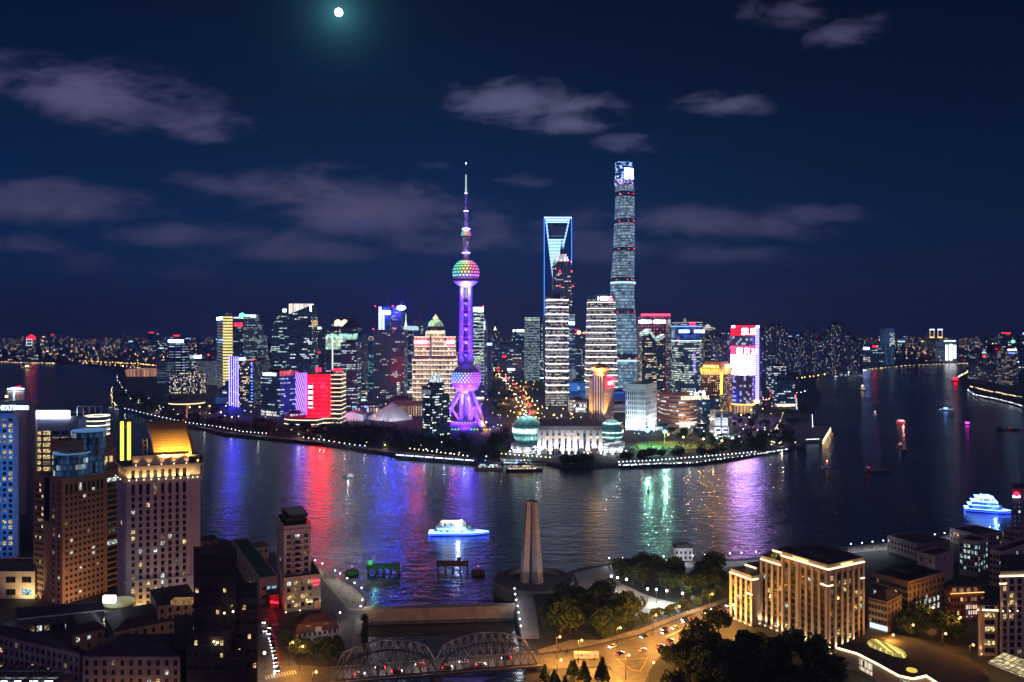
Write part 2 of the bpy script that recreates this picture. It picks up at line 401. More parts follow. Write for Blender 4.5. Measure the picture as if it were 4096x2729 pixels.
wb = MB(); wb.face([(-60000, -800, 0), (60000, -800, 0), (60000, 30000, 0), (-60000, 30000, 0)])
tag(wb.build('river', [water_mat()]), kind='structure')
def g0(L, z=0.): return [tuple(G(x, y, z))[:2] for x, y in L]
shore = g0([(-500, 1450), (0, 1452), (120, 1455), (228, 1457), (321, 1460), (446, 1477), (469, 1495), (451, 1548), (440, 1579), (451, 1611), (469, 1629), (503, 1637),
            (564, 1657), (640, 1683), (759, 1711), (897, 1740), (1027, 1755), (1088, 1761), (1200, 1768), (1300, 1782), (1391, 1797), (1582, 1824), (1907, 1847), (2178, 1857), (2238, 1870), (2372, 1872),
            (2476, 1866), (2600, 1862), (2770, 1857), (2940, 1835), (3042, 1816), (3161, 1796), (3222, 1789), (3222, 1758), (3273, 1762), (3290, 1768), (3322, 1712), (3256, 1711), (3239, 1653),
            (3275, 1612), (3283, 1585), (3263, 1558), (3258, 1531), (3261, 1512), (3346, 1499), (3475, 1479), (3632, 1463), (3766, 1457), (3900, 1454), (3890, 1470), (3828, 1508), (3837, 1521),
            (3850, 1553), (3873, 1566), (3935, 1593), (4033, 1613), (4096, 1633), (4800, 1800)])
land('far_bank', shore + [(9000, 2000), (70000, 60000), (-70000, 60000), (-9000, 5000)], 4., ASPH, QUAY)
nl = [(-1500, 900), (-640, 780), (-420, 700), (-250, 622)] + g0([(881, 2150), (1258, 2262), (1360, 2317), (1425, 2359), (1464, 2396), (1451, 2450), (1467, 2604), (1460, 2740)], 6.) + [(-72, 250), (-72, -200), (-1500, -200)]
land('near_bank', nl, 6., ASPH, QUAY)
nr = g0([(2100, 2740), (2108, 2660), (2086, 2556), (2060, 2446), (2053, 2365), (2130, 2345), (2293, 2281), (2340, 2268), (2436, 2256), (2698, 2243), (2902, 2241), (3051, 2232), (3392, 2184), (3519, 2171),
         (3625, 2163), (3852, 2131), (4021, 2121), (4300, 2080)], 6.)
land('near_bank', list(reversed(nr)) + [(14, 250), (14, -200), (1500, -200), (1500, 700)][0:0] + [(14, 250), (14, -200), (1500, -200), (1500, 720)], 6., ASPH, QUAY)

# moon
M0 = mdir * 60000 + Vector((0, 0, H))
tag(MB().sphere((0, 0, 0), 275, 24, 14).build('moon', [glow_mat('moon_surface', (.97, .99, 1.), 9)], smooth=True, loc=(0, 0, 0)), 'small bright white moon high over the skyline', 'moon').location = M0

# clouds: real volumes with their glow put in as even emission
def cloud_mat():
    m, t = newmat('glowing_cloud')
    o = t.n('ShaderNodeTexCoord').outputs['Object']; pos = t.n('ShaderNodeNewGeometry').outputs['Position']
    x, y, z = t.sep(o)
    # flat-ish base, soft top
    zz = t.m('MULTIPLY', z, t.mr(z, -.2, .2, 1.25, .95))
    r = t.m('SQRT', t.m('ADD', t.m('ADD', t.m('MULTIPLY', x, x), t.m('MULTIPLY', y, y)), t.m('MULTIPLY', zz, zz)))
    pos = t.vm('MULTIPLY', pos, (.62, 1., 1.5)); n1 = t.noise(pos, .0021, 4., .62, dist=.5); n2 = t.noise(pos, .0072, 4., .65, dist=.8)
    f = t.m('ADD', t.m('SUBTRACT', .70, r), t.m('ADD', t.m('MULTIPLY', t.m('SUBTRACT', n1, .5), 2.6), t.m('MULTIPLY', t.m('SUBTRACT', n2, .5), 1.0)))
    f = t.m('MULTIPLY', t.mr(f, .0, .75), t.mr(r, .97, .72))
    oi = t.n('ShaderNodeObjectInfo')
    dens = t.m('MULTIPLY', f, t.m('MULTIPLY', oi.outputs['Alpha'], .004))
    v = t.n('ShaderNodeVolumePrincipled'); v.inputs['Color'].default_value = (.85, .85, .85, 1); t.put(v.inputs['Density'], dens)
    # even emission put in for city light scattered inside the cloud
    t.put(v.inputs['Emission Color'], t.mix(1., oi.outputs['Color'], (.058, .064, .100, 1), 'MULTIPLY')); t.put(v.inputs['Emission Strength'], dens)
    t.t.links.new(v.outputs[0], t.n('ShaderNodeOutputMaterial').inputs['Volume'])
    m.cycles.volume_sampling = 'MULTIPLE_IMPORTANCE'; return m
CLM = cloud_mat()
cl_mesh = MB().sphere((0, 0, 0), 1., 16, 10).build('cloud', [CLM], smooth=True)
clouds = [(420, 400, 600, 160, 8, 1.25, (.80, .70, .92), 'large pale cloud at the upper left, glowing evenly'),
          (2130, 440, 350, 125, 4, 1.5, (.85, .88, 1.), 'bright ragged cloud above the tower with the trapezoid opening'),
          (2890, 420, 230, 58, 3, .9, (.85, .85, 1.), 'thin cloud right of the tallest tower, high up'),
          (2505, 585, 140, 55, 3, .9, (.85, .88, 1.), 'small cloud hanging just above the tallest tower'),
          (1740, 665, 100, 32, 0, .6, (.85, .85, 1.), 'tiny cloud left of the antenna tip of the sphere tower'),
          (2105, 728, 105, 38, 3, .6, (.85, .85, 1.), 'tiny cloud between the antenna tip and the trapezoid tower'),
          (3130, 60, 190, 95, 0, .7, (.8, .7, .9), 'faint hazy cloud at the top edge of the sky, right'),
          (3400, 140, 200, 80, -8, .75, (.8, .7, .9), 'faint slanting cloud near the upper right corner'),
          (240, 830, 400, 140, 6, .62, (.85, .72, .88), 'dim purple cloud low at the left edge'),
          (820, 735, 210, 62, 6, .45, (.85, .75, .92), 'wispy streak of cloud under the moon, left'),
          (1480, 850, 560, 190, 9, .55, (.85, .75, .92), 'long dim cloud bank left of the sphere tower'),
          (720, 940, 330, 80, 3, .5, (.85, .75, .92), 'flat dim cloud low over the left skyline'),
          (1250, 1015, 440, 100, 3, .5, (.85, .75, .92), 'flat dim cloud just above the left cluster of towers'),
          (2840, 900, 420, 95, 3, .5, (.85, .75, .95), 'wide dim cloud right of the tallest tower, low'),
          (2900, 1025, 300, 75, 3, .42, (.85, .75, .95), 'faint low cloud right of the tallest tower, under the wide one'),
          (3280, 865, 220, 60, 4, .4, (.85, .75, .95), 'faint streak of cloud over the dark right sky'),
          (2330, 960, 260, 150, 4, .48, (.85, .78, .95), 'dim cloud behind the trapezoid tower'),
          (370, 1060, 190, 70, 4, .36, (.85, .75, .92), 'faint purple cloud near the horizon, left'),
          (760, 1095, 150, 55, 4, .36, (.85, .75, .92), 'small faint cloud above the banded gold tower'),
          (100, 985, 200, 60, 4, .4, (.85, .72, .88), 'faint purple cloud at the left edge near the horizon')]
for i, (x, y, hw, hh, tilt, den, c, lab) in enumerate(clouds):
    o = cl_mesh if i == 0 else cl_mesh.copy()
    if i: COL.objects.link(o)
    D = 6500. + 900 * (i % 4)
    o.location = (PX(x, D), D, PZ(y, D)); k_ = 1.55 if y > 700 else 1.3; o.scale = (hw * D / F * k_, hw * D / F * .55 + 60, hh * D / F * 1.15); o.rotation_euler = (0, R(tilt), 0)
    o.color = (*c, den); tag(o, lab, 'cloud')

# ================================================================== the tower district across the river
A1 = lambda x: x / 2.24; B1 = lambda y: 1200 + y / 2.24
A2 = lambda x: 800 + x / 2.24; B2 = lambda y: 1150 + y / 2.24
A3 = lambda x: 1600 + x / 2.24
A4 = lambda x: 2400 + x / 2.24
A5 = lambda x: 3096 + x / 2.24; B5 = B1
def seg(poly, side, f0, f1, k=.6):
    a, b = (poly[3], poly[0]) if side == 'L' else (poly[0], poly[1])
    a, b = Vector(a), Vector(b); d_ = b - a; n = Vector((d_.y, -d_.x)).normalized() * k
    return a + d_ * f0 + n, a + d_ * f1 + n, math.atan2(d_.y, d_.x)
def panel(root, name, poly, side, f0, f1, z0, z1, mat, thick=1., off=.05):
    a, b, rz = seg(poly, side, f0, f1, off + thick)
    a2, b2, _ = seg(poly, side, f0, f1, off)
    return MB().prism([tuple(a), tuple(b), tuple(b2), tuple(a2)], z0, z1, 0, 0, bottom=True).build(name, [mat], root)
def ftext(root, poly, side, f, z, txt, size, mat, width=None, off=1.2, name='lettering', depth=.3):
    a, b, rz = seg(poly, side, f, f, off)
    return text(txt, size, mat, root, (a.x, a.y, z), rz, name, depth, width=width)
def plant(root, poly, z, k=.55, h=5., mat=None, name='roof_plant'):
    n = len(poly); cx = sum(p[0] for p in poly) / n; cy = sum(p[1] for p in poly) / n
    return MB().prism([(cx + (p[0] - cx) * k, cy + (p[1] - cy) * k) for p in poly], z, z + h, 0, 0).build(name, [mat or DARK], root)
def tower(label, poly, z1, fm, roof=ROOF, name='skyscraper', cat='skyscraper', group=None, z0=4., top=None, par=True, wall='wall'):
    root = thing(name, label, cat, cen(poly, z0), group)
    zt = z1 if not isinstance(z1, (list, tuple)) else min(z1)
    MB().prism(poly, z0, z1, 0, 1, top).build(wall, fm if isinstance(fm, list) else [fm, roof], root)
    if par and top is None and not isinstance(z1, (list, tuple)): plant(root, poly, z1)
    return root
def mast(root, x, y, z0, z1, r=.8, mat=None, name='mast'): return MB().tube((x, y, z0), (x, y, z1), r, r * .3, 6).build(name, [mat or STEEL], root)
def bulb(root, p, r=1.2, mat=None, name='warning_light'): return MB().sphere(p, r, 8, 6).build(name, [mat or GLOW_RED], root)

DUSK = (.055, .06, .085); TEAL = (.010, .030, .042); NAVY = (.012, .02, .05)
COOL = dict(a=(.55, .85, 1.), b=(.9, 1., .95)); WARM = dict(a=(1., .72, .38), b=(1., .88, .65)); MIXW = dict(a=(1., .80, .5), b=(.7, .9, 1.))

# 1 gold banded tower at the left of the cluster
D = 2300; p = corner(A2(152), A2(205), A2(292), D, 62); zt = PZ(B2(262), D)
r = thing('skyscraper', 'slim tower with a glowing gold banded front and grey lit side', 'skyscraper', cen(p))
f1 = fac('gold_bands', (.10, .09, .05), (.05, .05, .03), 3, 4.2, .95, .2, .2, .2, s=.5, hb=(8.4, .62, (1., .83, .26), 1.05)); f1b = fac('grey_bands', (.10, .11, .12), (.03, .04, .05), 2.5, 8.4, .6, .35, .75, .2, a=(.75, .85, .8), b=(.9, .95, .8), s=.42)
m = MB()
for i, (a, b) in enumerate(((0, 1), (1, 2), (2, 3), (3, 0))):
    L = math.hypot(p[b][0] - p[a][0], p[b][1] - p[a][1])
    m.face([(*p[a], 4), (*p[b], 4), (*p[b], zt), (*p[a], zt)], 0 if i == 0 else 1, [(0, 4), (L, 4), (L, zt), (0, zt)])
m.face([(*q, zt) for q in p], 2); m.build('wall', [f1, f1b, ROOF], r)
panel(r, 'roof_screen', p, 'R', .0, .95, zt, zt + 9, f1b, 1); panel(r, 'sign', p, 'L', .0, .95, zt - 9, zt, SIGN_B, 1.2)
# 2 tower pair behind it
D = 2500; p = flat(A2(300), A2(388), D, 40); r = tower('dark tower with a red sign high on its front, beside the gold banded tower', p, PZ(B2(270), D), fac('t2a', NAVY, (.012, .018, .04), 2.6, 4.2, .7, .55, .10, .8, s=.7, **COOL))
panel(r, 'sign', p, 'R', .1, .92, PZ(B2(348), D), PZ(B2(320), D), SIGN_R, 1.5); panel(r, 'roof_light', p, 'R', .05, .9, PZ(B2(274), D), PZ(B2(268), D), SIGN_W, 1)
D = 2450; prof = [(PX(A2(x), D), PZ(B2(y), D)) for x, y in ((388, 900), (575, 900), (570, 560), (560, 480), (540, 400), (515, 335), (480, 285), (440, 262), (388, 255))]
r = thing('skyscraper', 'glass tower with a curved shoulder and white sign on a frame behind the gold tower', 'skyscraper', (prof[0][0] + 30, D, 4)); prof = [(x, max(4, z)) for x, z in prof]
MB().extr(prof, D, D + 45, 0, 1).build('wall', [fac('t2b', (.035, .06, .07), TEAL, 2.4, 4.2, .55, .7, .30, .75, s=.5, vb=(5, .12, (.5, .8, .85), .12), **COOL), ROOF], r)
MB().box(PX(A2(388), D), PX(A2(520), D), D + 10, D + 16, PZ(B2(300), D), PZ(B2(238), D)).build('sign_frame', [fac('frame_glass', (.03, .05, .06), TEAL, 3, 4, .8, .8, .5, .2, s=.3, **COOL)], r)
MB().box(PX(A2(392), D), PX(A2(492), D), D + 8, D + 9.6, PZ(B2(266), D), PZ(B2(246), D)).build('sign', [glow_mat('sign_aqua', (.6, 1., .95), 4)], r)
MB().sphere((PX(A2(372), D), D + 5, PZ(B2(254), D)), 9, 12, 8).build('sign_emblem', [GLOW_GREEN], r)
# 3 blue striped hotel
D = 1750; p = corner(A2(263), A2(345), A2(470), D, 50); zt = PZ(B2(628), D)
r = thing('skyscraper', 'dark residential tower edged with vertical blue LED lines', 'skyscraper', cen(p))
m = MB(); zb = PZ(B2(1085), D)
for i, (a, b) in enumerate(((0, 1), (1, 2), (2, 3), (3, 0))):
    L = math.hypot(p[b][0] - p[a][0], p[b][1] - p[a][1])
    m.face([(*p[a], 4), (*p[b], 4), (*p[b], zt), (*p[a], zt)], 1 if i == 3 else 0, [(0, 4), (L, 4), (L, zt), (0, zt)])
m.face([(*q, zt) for q in p], 2)
m.build('wall', [fac('t3', (.03, .035, .05), (.01, .015, .03), 3.4, 4.2, .6, .6, .30, .2, s=1.1, **WARM), fac('t3b', (.03, .04, .12), (.02, .03, .10), 3, 4.2, .8, .5, .25, .3, s=.5, **COOL), ROOF], r)
for f_ in (.02, .25, .5, .73, .97): panel(r, 'led_strip', p, 'L', f_ - .014, f_ + .014, zb, zt + 2, glow_mat('led_violet', (.05, .04, 1.), 26), .8)
for i in range(14): panel(r, 'led_tick', p, 'R', .90, 1.0, zb + 12 + i * (zt - zb - 18) / 14, zb + 13.6 + i * (zt - zb - 18) / 14, GLOW_BLUE, .8)
panel(r, 'sign', p, 'R', .05, .5, PZ(B2(652), D), PZ(B2(632), D), SIGN_B, 1)
D = 1800; p = flat(A2(470), A2(572), D, 45); r = tower('tower with a silvery textured facade right of the blue striped tower', p, PZ(B2(650), D), fac('t3c', (.05, .07, .08), (.03, .045, .05), 2.2, 3.6, .7, .3, .5, .2, s=.30, a=(.6, .8, .85), b=(.9, .95, .8)))
bulb(r, (p[0][0] + 2, D, PZ(B2(646), D)), 2)
# dark rounded pavilion tower left of it
D = 1850; pr = [(PX(A2(x), D), max(4, PZ(B2(y), D))) for x, y in ((120, 1110), (265, 1110), (265, 860), (235, 868), (195, 885), (160, 915), (138, 950), (125, 1000))]
r = thing('office_building', 'dark round-shouldered block in front of the grey hatched tower', 'building', (PX(A2(190), D), D, 4))
MB().extr(pr, D, D + 40, 0, 1).build('wall', [fac('t3d', (.012, .018, .05), (.008, .012, .04), 3, 4, .8, .5, .05, .5, s=1., **COOL), ROOF], r)
MB().box(PX(A2(150), D), PX(A2(258), D), D - 6, D - .02, 4, PZ(B2(985), D)).build('screen_front', [fac('stripe_blue', (.01, .015, .06), (.01, .015, .05), 4, 30, .5, .9, 0, 0, vb=(3.2, .3, (.10, .18, .8), .35))], r)
MB().box(PX(A2(200), D), PX(A2(240), D), D - .8, D - .02, PZ(B2(950), D), PZ(B2(926), D)).build('sign', [fac('sign_cells', (.02, .03, .05), TEAL, 3, 5, .7, .8, .8, 0, s=.9, **COOL)], r)

# 4 + 5 sail shaped and chisel topped glass towers
D = 2000; pr = [(PX(A2(x), D), max(4, PZ(B2(y), D))) for x, y in ((635, 1000), (800, 1000), (800, 262), (765, 240), (740, 228), (712, 240), (682, 275), (660, 322), (645, 380), (637, 450))]
r = thing('skyscraper', 'dark teal tower with a rounded left shoulder, lower of the pair', 'skyscraper', (PX(A2(715), D), D, 4))
MB().extr(pr, D, D + 60, 0, 1).build('wall', [fac('t4', (.010, .03, .04), TEAL, 2.4, 4.2, .75, .6, .20, .85, s=.75, a=(.35, .9, .85), b=(.9, 1., .8)), ROOF], r)
MB().box(PX(A2(742), D), PX(A2(774), D), D - 1.2, D - .02, PZ(B2(220), D), PZ(B2(194), D)).build('sign', [SIGN_W], r)
D = 1900; pr = [(PX(A2(x), D), max(4, PZ(B2(y), D))) for x, y in ((795, 1000), (1000, 1000), (1000, 158), (795, 240))]
r = thing('skyscraper', 'dark navy glass tower with a slanted top and bright white crown', 'skyscraper', (PX(A2(897), D), D, 4))
MB().extr(pr, D, D + 60, 0, 1).build('wall', [fac('t5', (.010, .018, .045), (.008, .016, .04), 2.4, 4.2, .8, .6, .12, .9, s=1., a=(.5, .8, 1.), b=(1., .9, .7)), ROOF], r)
MB().box(PX(A2(775), D), PX(A2(998), D), D + 20, D + 22, PZ(B2(246), D), PZ(B2(143), D)).build('crown_screen', [fac('crown_lit', (.5, .5, .52), (.5, .5, .5), 2.2, 40, .7, .95, 1., 0., a=(1., .90, .80), b=(1., .95, .9), s=1.1)], r)
MB().box(PX(A2(985), D), PX(A2(999), D), D - 1, D - .02, PZ(B2(215), D), PZ(B2(160), D)).build('crown_edge', [SIGN_W], r)
for x in (795, 880): MB().box(PX(A2(x), D), PX(A2(x + 16), D), D + 18.5, D + 19.8, PZ(B2(182), D), PZ(B2(160), D)).build('sign', [glow_mat('sign_orange', (1., .25, .05), 3)], r)
mast(r, PX(A2(828), D), D + 30, PZ(B2(200), D), PZ(B2(75), D), .9)
# 6
D = 2100; p = flat(A2(1000), A2(1118), D, 45); r = tower('dark tower with a short white roof sign right of the slant topped one', p, PZ(B2(372), D), fac('t6', (.025, .02, .05), NAVY, 2.8, 4.2, .75, .5, .10, .8, s=.7, a=(.7, .8, 1.), b=(1., .4, .4)))
panel(r, 'sign', p, 'R', .02, .72, PZ(B2(372), D), PZ(B2(356), D), SIGN_W, 1.5); panel(r, 'led_band', p, 'R', .2, .7, PZ(B2(590), D), PZ(B2(574), D), glow_mat('sign_red_dim', (1., .05, .1), .9), 1)
# 8 crown and pyramid behind 7
D = 2050; p = flat(A2(1165), A2(1262), D, 40); r = tower('tower with a wavy glowing orange crown sign behind the green topped block', p, PZ(B2(345), D), fac('t8', (.05, .05, .06), NAVY, 3, 4.2, .7, .5, .35, .5, s=.8, **WARM), par=False)
cr = [(1200, 345), (1312, 345), (1316, 300), (1300, 288), (1282, 288), (1262, 306), (1242, 288), (1222, 288), (1203, 300)]
MB().extr([(PX(A2(x), D), PZ(B2(y + 2), D)) for x, y in cr], D + 4, D + 8, 0, 0).build('crown_sign', [glow_mat('crown_orange', (1., .62, .25), 3.5)], r)
MB().prism(grow(p, -4), PZ(B2(345), D), PZ(B2(322), D), 0, 0).build('roof_tier', [fac('t8b', (.5, .45, .4), NAVY, 3, 5, .5, .8, .7, .1, s=.9, **WARM)], r)
D = 1990; p = flat(A2(1262), A2(1412), D, 60); r = tower('tower with a dark pyramid roof and corner turrets', p, PZ(B2(360), D), fac('t8c', (.075, .065, .12), NAVY, 3.2, 4.2, .55, .55, .06, .5, s=.6, **WARM), par=False)
MB().prism(p, PZ(B2(360), D), PZ(B2(268), D), 0, 0, top=.06).build('pyramid_roof', [pbr('violet_slate', (.10, .075, .13), .6)], r)
q = flat(A2(1255), A2(1458), D - 8, 78); MB().prism(q, 4, PZ(B2(425), D), 0, 1).build('lower_wall', [fac('t8d', (.075, .065, .12), NAVY, 3.4, 4.2, .5, .55, .07, .4, s=.6, **WARM), ROOF], r)
for x in (1375, 1436): MB().lathe([(5, PZ(B2(425), D)), (5, PZ(B2(410), D)), (0, PZ(B2(385), D))], PX(A2(x), D), D + 2, 8).build('turret', [pbr('violet_slate', (.10, .075, .13), .6)], r)
mast(r, PX(A2(1332), D), D + 30, PZ(B2(275), D), PZ(B2(245), D), 1.)
# 7 green glowing top block and the dark one in front
D = 1780; p = flat(A2(1126), A2(1368), D, 45); zt = PZ(B2(422), D); zg = PZ(B2(555), D)
r = tower('office block with a pale green glowing upper third and lit floors below', p, zg, fac('t7', NAVY, (.010, .02, .05), 3, 4.2, .85, .5, .35, .95, s=.9, a=(.6, .85, 1.), b=(1., 1., .8)), par=False)
MB().prism(p, zg + .01, zt, 0, 1).build('lit_crown', [fac('t7b', (.30, .42, .30), (.3, .45, .3), 5.5, 8, .94, .9, 1., 0., a=(.50, .80, .48), b=(.70, .95, .62), s=.75), ROOF], r)
ftext(r, p, 'R', .62, PZ(B2(448), D), 'AZIA 亚洲大厦', 11, glow_mat('sign_aqua_dim', (.35, .9, .75), 1.3), width=70)
panel(r, 'led_column', p, 'R', .235, .275, PZ(B2(740), D), zt, glow_mat('led_white_soft', (.85, 1., .9), 1.2), 1)
D = 1700; p = flat(A2(1262), A2(1406), D, 50); zt = PZ(B2(492), D)
r = tower('dark glass slab with rows of lit offices in front of the green topped block', p, zt, fac('t7c', (.03, .035, .045), (.012, .018, .025), 2.6, 4.2, .85, .45, .32, .9, s=.75, a=(.8, 1., .85), b=(.7, .9, 1.)))
panel(r, 'corner_pier', p, 'R', 0., .05, 4, zt, pbr('grey_pier', (.12, .12, .14), .5), 1.)
# gold striped and teal narrow tower (20)
D = 2150; p = flat(A2(1462), A2(1556), D, 45); zt = PZ(B2(470), D)
r = tower('slim teal tower with gold ladder lights on its left edge', p, zt, fac('t20', (.05, .06, .10), (.01, .05, .06), 4, 4.2, .75, .7, .3, .6, s=.4, a=(.2, .7, .7), b=(.4, .9, .9)))
panel(r, 'led_ladder', p, 'R', 0., .24, PZ(B2(960), D), PZ(B2(620), D), fac('ladder_gold', (.05, .045, .04), (.04, .03, .03), 30, 3, .9, .5, 0, 0, hb=(6.5, .4, (1., .62, .25), .9)), 1)
panel(r, 'crown', p, 'R', .2, 1., zt, zt + 9, fac('crown_cells', (.35, .3, .25), DUSK, 3, 5, .5, .7, .8, 0, s=1.1, **WARM), 1.5)
# 9 twin antenna tower
D = 1930; p = flat(A2(1556), A2(1828), D, 70); zt = PZ(B2(378), D)
f9 = fac('t9', (.085, .075, .135), (.02, .025, .06), 3, 4.2, .55, .55, .13, .75, s=.75, a=(.8, .9, 1.), b=(1., .85, .6), vb=(10, .16, (.3, .25, .6), .05))
r = tower('broad grey violet office tower with two blue lit antenna pylons', p, zt, f9, par=False)
q = flat(A2(1596), A2(1700), D + 10, 45); MB().prism(q, zt, PZ(B2(172), D), 0, 1).build('tall_wing', [fac('t9b', (.07, .08, .2), (.02, .03, .10), 4, 4.2, .7, .6, .15, .5, s=.6, a=(.4, .5, 1.), b=(.8, .9, 1.)), ROOF], r)
q2 = flat(A2(1722), A2(1802), D + 10, 45); MB().prism(q2, zt, PZ(B2(172), D), 0, 1).build('tall_wing', [f9, ROOF], r)
for a_ in (1597, 1612): MB().box(PX(A2(a_), D), PX(A2(a_ + 7), D), D + 8.4, D + 9.98, zt, PZ(B2(172), D)).build('led_edge', [glow_mat('led_lilac', (.08, .09, 1.), 20)], r)
MB().box(PX(A2(1634), D), PX(A2(1642), D), D + 8, D + 9.9, zt, PZ(B2(244), D)).build('led_edge', [SIGN_B], r)
MB().box(PX(A2(1614), D), PX(A2(1702), D), D + 6, D + 7.9, PZ(B2(240), D), PZ(B2(210), D)).build('sign', [glow_mat('sign_ice', (.06, .10, 1.), 160)], r)
for x, yt in ((1663, 57), (1792, 57)): mast(r, PX(A2(x), D), D + 30, PZ(B2(175), D), PZ(B2(yt), D), 1.1)
MB().lathe([(0, PZ(B2(203), D)), (5, PZ(B2(200), D)), (9, PZ(B2(192), D)), (10.5, PZ(B2(180), D)), (9, PZ(B2(168), D)), (0, PZ(B2(160), D))], PX(A2(1800), D), D + 8, 12).build('beacon_ball', [glow_mat('beacon_blue', (.04, .06, 1.), 220)], r)
for x, y in ((1572, 168), (1553, 372), (1728, 166), (1745, 372)): bulb(r, (PX(A2(x), D), D - 1, PZ(B2(y), D)), 1.8)
MB().box(PX(A2(1762), D), PX(A2(1792), D), D - 1, D - .02, PZ(B2(990), D), PZ(B2(850), D)).build('lit_stair', [fac('stair_lit', DUSK, NAVY, 6, 5, .7, .6, .9, 0, s=.9, a=(1., 1., .7), b=(1., 1., .8))], r)
# 10
D = 2300; p = flat(A2(1822), A2(1904), D, 40); r = tower('slim office tower with a lit round cap and white needle', p, PZ(B2(385), D), fac('t10', (.05, .05, .09), NAVY, 3, 4.2, .7, .5, .3, .7, s=.7, **COOL), par=False)
MB().lathe([(27, PZ(B2(385), D)), (27, PZ(B2(352), D)), (20, PZ(B2(346), D)), (0, PZ(B2(344), D))], PX(A2(1863), D), D + 30, 20).build('cap', [glow_mat('cap_white', (.6, .85, .95), .8)], r)
MB().tube((PX(A2(1840), D), D + 10, PZ(B2(372), D)), (PX(A2(1840), D), D + 10, PZ(B2(300), D)), 5, 1.6, 8).tube((PX(A2(1840), D), D + 10, PZ(B2(302), D)), (PX(A2(1840), D), D + 10, PZ(B2(230), D)), 1.3, .6, 6).build('needle', [glow_mat('needle_white', (.7, .9, 1.), 1.4)], r)
# 11 wedge
D = 2420; x0, x1 = PX(A2(1905), D), PX(A2(2042), D)
r = thing('skyscraper', 'grey violet tower with a steep slanted wedge roof', 'skyscraper', ((x0 + x1) / 2, D + 30, 4))
zl, zr = PZ(B2(296), D), PZ(B2(166), D)
f11 = fac('t11', (.13, .10, .17), (.03, .03, .06), 4, 4.5, .6, .55, .03, .2, s=.6, **WARM)
MB().prism([(x0, D), (x1 - 22, D), (x1 - 22, D + 50), (x0, D + 50)], 4, zl, 0, 1).build('wall', [f11, ROOF], r)
MB().extr([(x0, zl + .02), (x1 - 22, zl + .02), (x1 - 8, zr), (x1 - 22, zr)], D + 1, D + 50, 0, 1).build('wedge_roof', [pbr('wedge_dark', (.07, .05, .09), .4), ROOF], r)
MB().prism([(x1 - 21.9, D + 3), (x1, D + 3), (x1, D + 50), (x1 - 21.9, D + 50)], 4, zl, 0, 1).build('side_wing', [fac('t11b', (.05, .05, .09), NAVY, 3, 4.2, .8, .5, .2, .5, s=.6, **COOL), ROOF], r)
# 12 cream domed tower
D = 1800; f12 = fac('t12', (.50, .42, .33), (.10, .08, .06), 8.4, 10.4, .5, .5, .85, 0, a=(1., .66, .38), b=(1., .84, .6), s=.7, rough=.6, vb=(8.4, .16, (1., .74, .50), .55), hb=(10.4, .24, (1., .78, .55), 1.1))  # ribs and bands emit: floodlight on the stone put in as glow
r = thing('domed_tower', 'cream classical tower glowing in warm bands, with a green lit dome', 'tower', (PX(A3(305), D), D + 35, 4))
B3 = B2
def tier(xa, xb, y0, y1, dep, back, mat, nm='tier'): return MB().prism([(PX(A3(xa), D), D + back), (PX(A3(xb), D), D + back), (PX(A3(xb), D), D + back + dep), (PX(A3(xa), D), D + back + dep)], max(4, PZ(B3(y0), D)), PZ(B3(y1), D), 0, 1).build(nm, [mat, pbr('cream_roof', (.3, .24, .2), .8)], r)
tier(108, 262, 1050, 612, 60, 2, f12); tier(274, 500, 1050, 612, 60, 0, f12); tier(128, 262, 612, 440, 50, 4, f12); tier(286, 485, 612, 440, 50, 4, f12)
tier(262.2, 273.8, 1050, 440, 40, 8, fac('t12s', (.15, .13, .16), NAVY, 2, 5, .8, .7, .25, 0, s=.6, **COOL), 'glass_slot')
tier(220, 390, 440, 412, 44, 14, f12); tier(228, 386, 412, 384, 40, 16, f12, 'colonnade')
for xa, xb in ((108, 262), (274, 500)): MB().box(PX(A3(xa - 2), D), PX(A3(xb + 2), D), D - 1.5, D + 2, PZ(B3(640), D), PZ(B3(612), D)).build('cornice', [pbr('cream_stone', (.6, .5, .4), .7, emit=None)], r)
for xa, xb in ((128, 246), (415, 484)):
    MB().box(PX(A3(xa), D), PX(A3(xb), D), D + 1, D + 3.5, PZ(B3(506), D), PZ(B3(480), D)).build('sign', [glow_mat('sign_pink_white', (1., .05, .09), 60)], r)
    MB().box(PX(A3(xa - 2), D), PX(A3(xb + 2), D), D + 2, D + 3.9, PZ(B3(521), D), PZ(B3(507), D)).build('sign_glow_strip', [SIGN_R], r)
cx, zd = PX(A3(305), D), PZ(B3(348), D); rd = 70 / 2.24 * D / F
MB().lathe([(rd * 1.04, PZ(B3(384), D)), (rd * 1.08, PZ(B3(378), D)), (rd * 1.05, zd)], cx, D + 36, 24).build('drum', [pbr('dark_drum', (.10, .06, .06), .5)], r)
dome = [(rd * math.cos(R(a)), zd + (PZ(B3(278), D) - zd) * math.sin(R(a))) for a in range(0, 90, 10)] + [(rd * .12, PZ(B3(277), D))]
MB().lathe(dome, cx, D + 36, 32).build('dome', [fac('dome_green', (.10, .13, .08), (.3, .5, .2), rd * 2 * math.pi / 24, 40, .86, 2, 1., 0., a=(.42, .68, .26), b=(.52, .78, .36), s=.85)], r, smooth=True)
MB().lathe([(6, PZ(B3(279), D)), (6, PZ(B3(262), D)), (3, PZ(B3(258), D)), (0, PZ(B3(232), D))], cx, D + 36, 10).build('lantern', [glow_mat('lantern_warm', (1., .8, .55), 1.1)], r)
for k in range(9): bulb(r, (PX(A3(232 + k * 19), D), D + 12, PZ(B3(404), D)), 1.5, GLOW_WARM, 'flood_lamp')
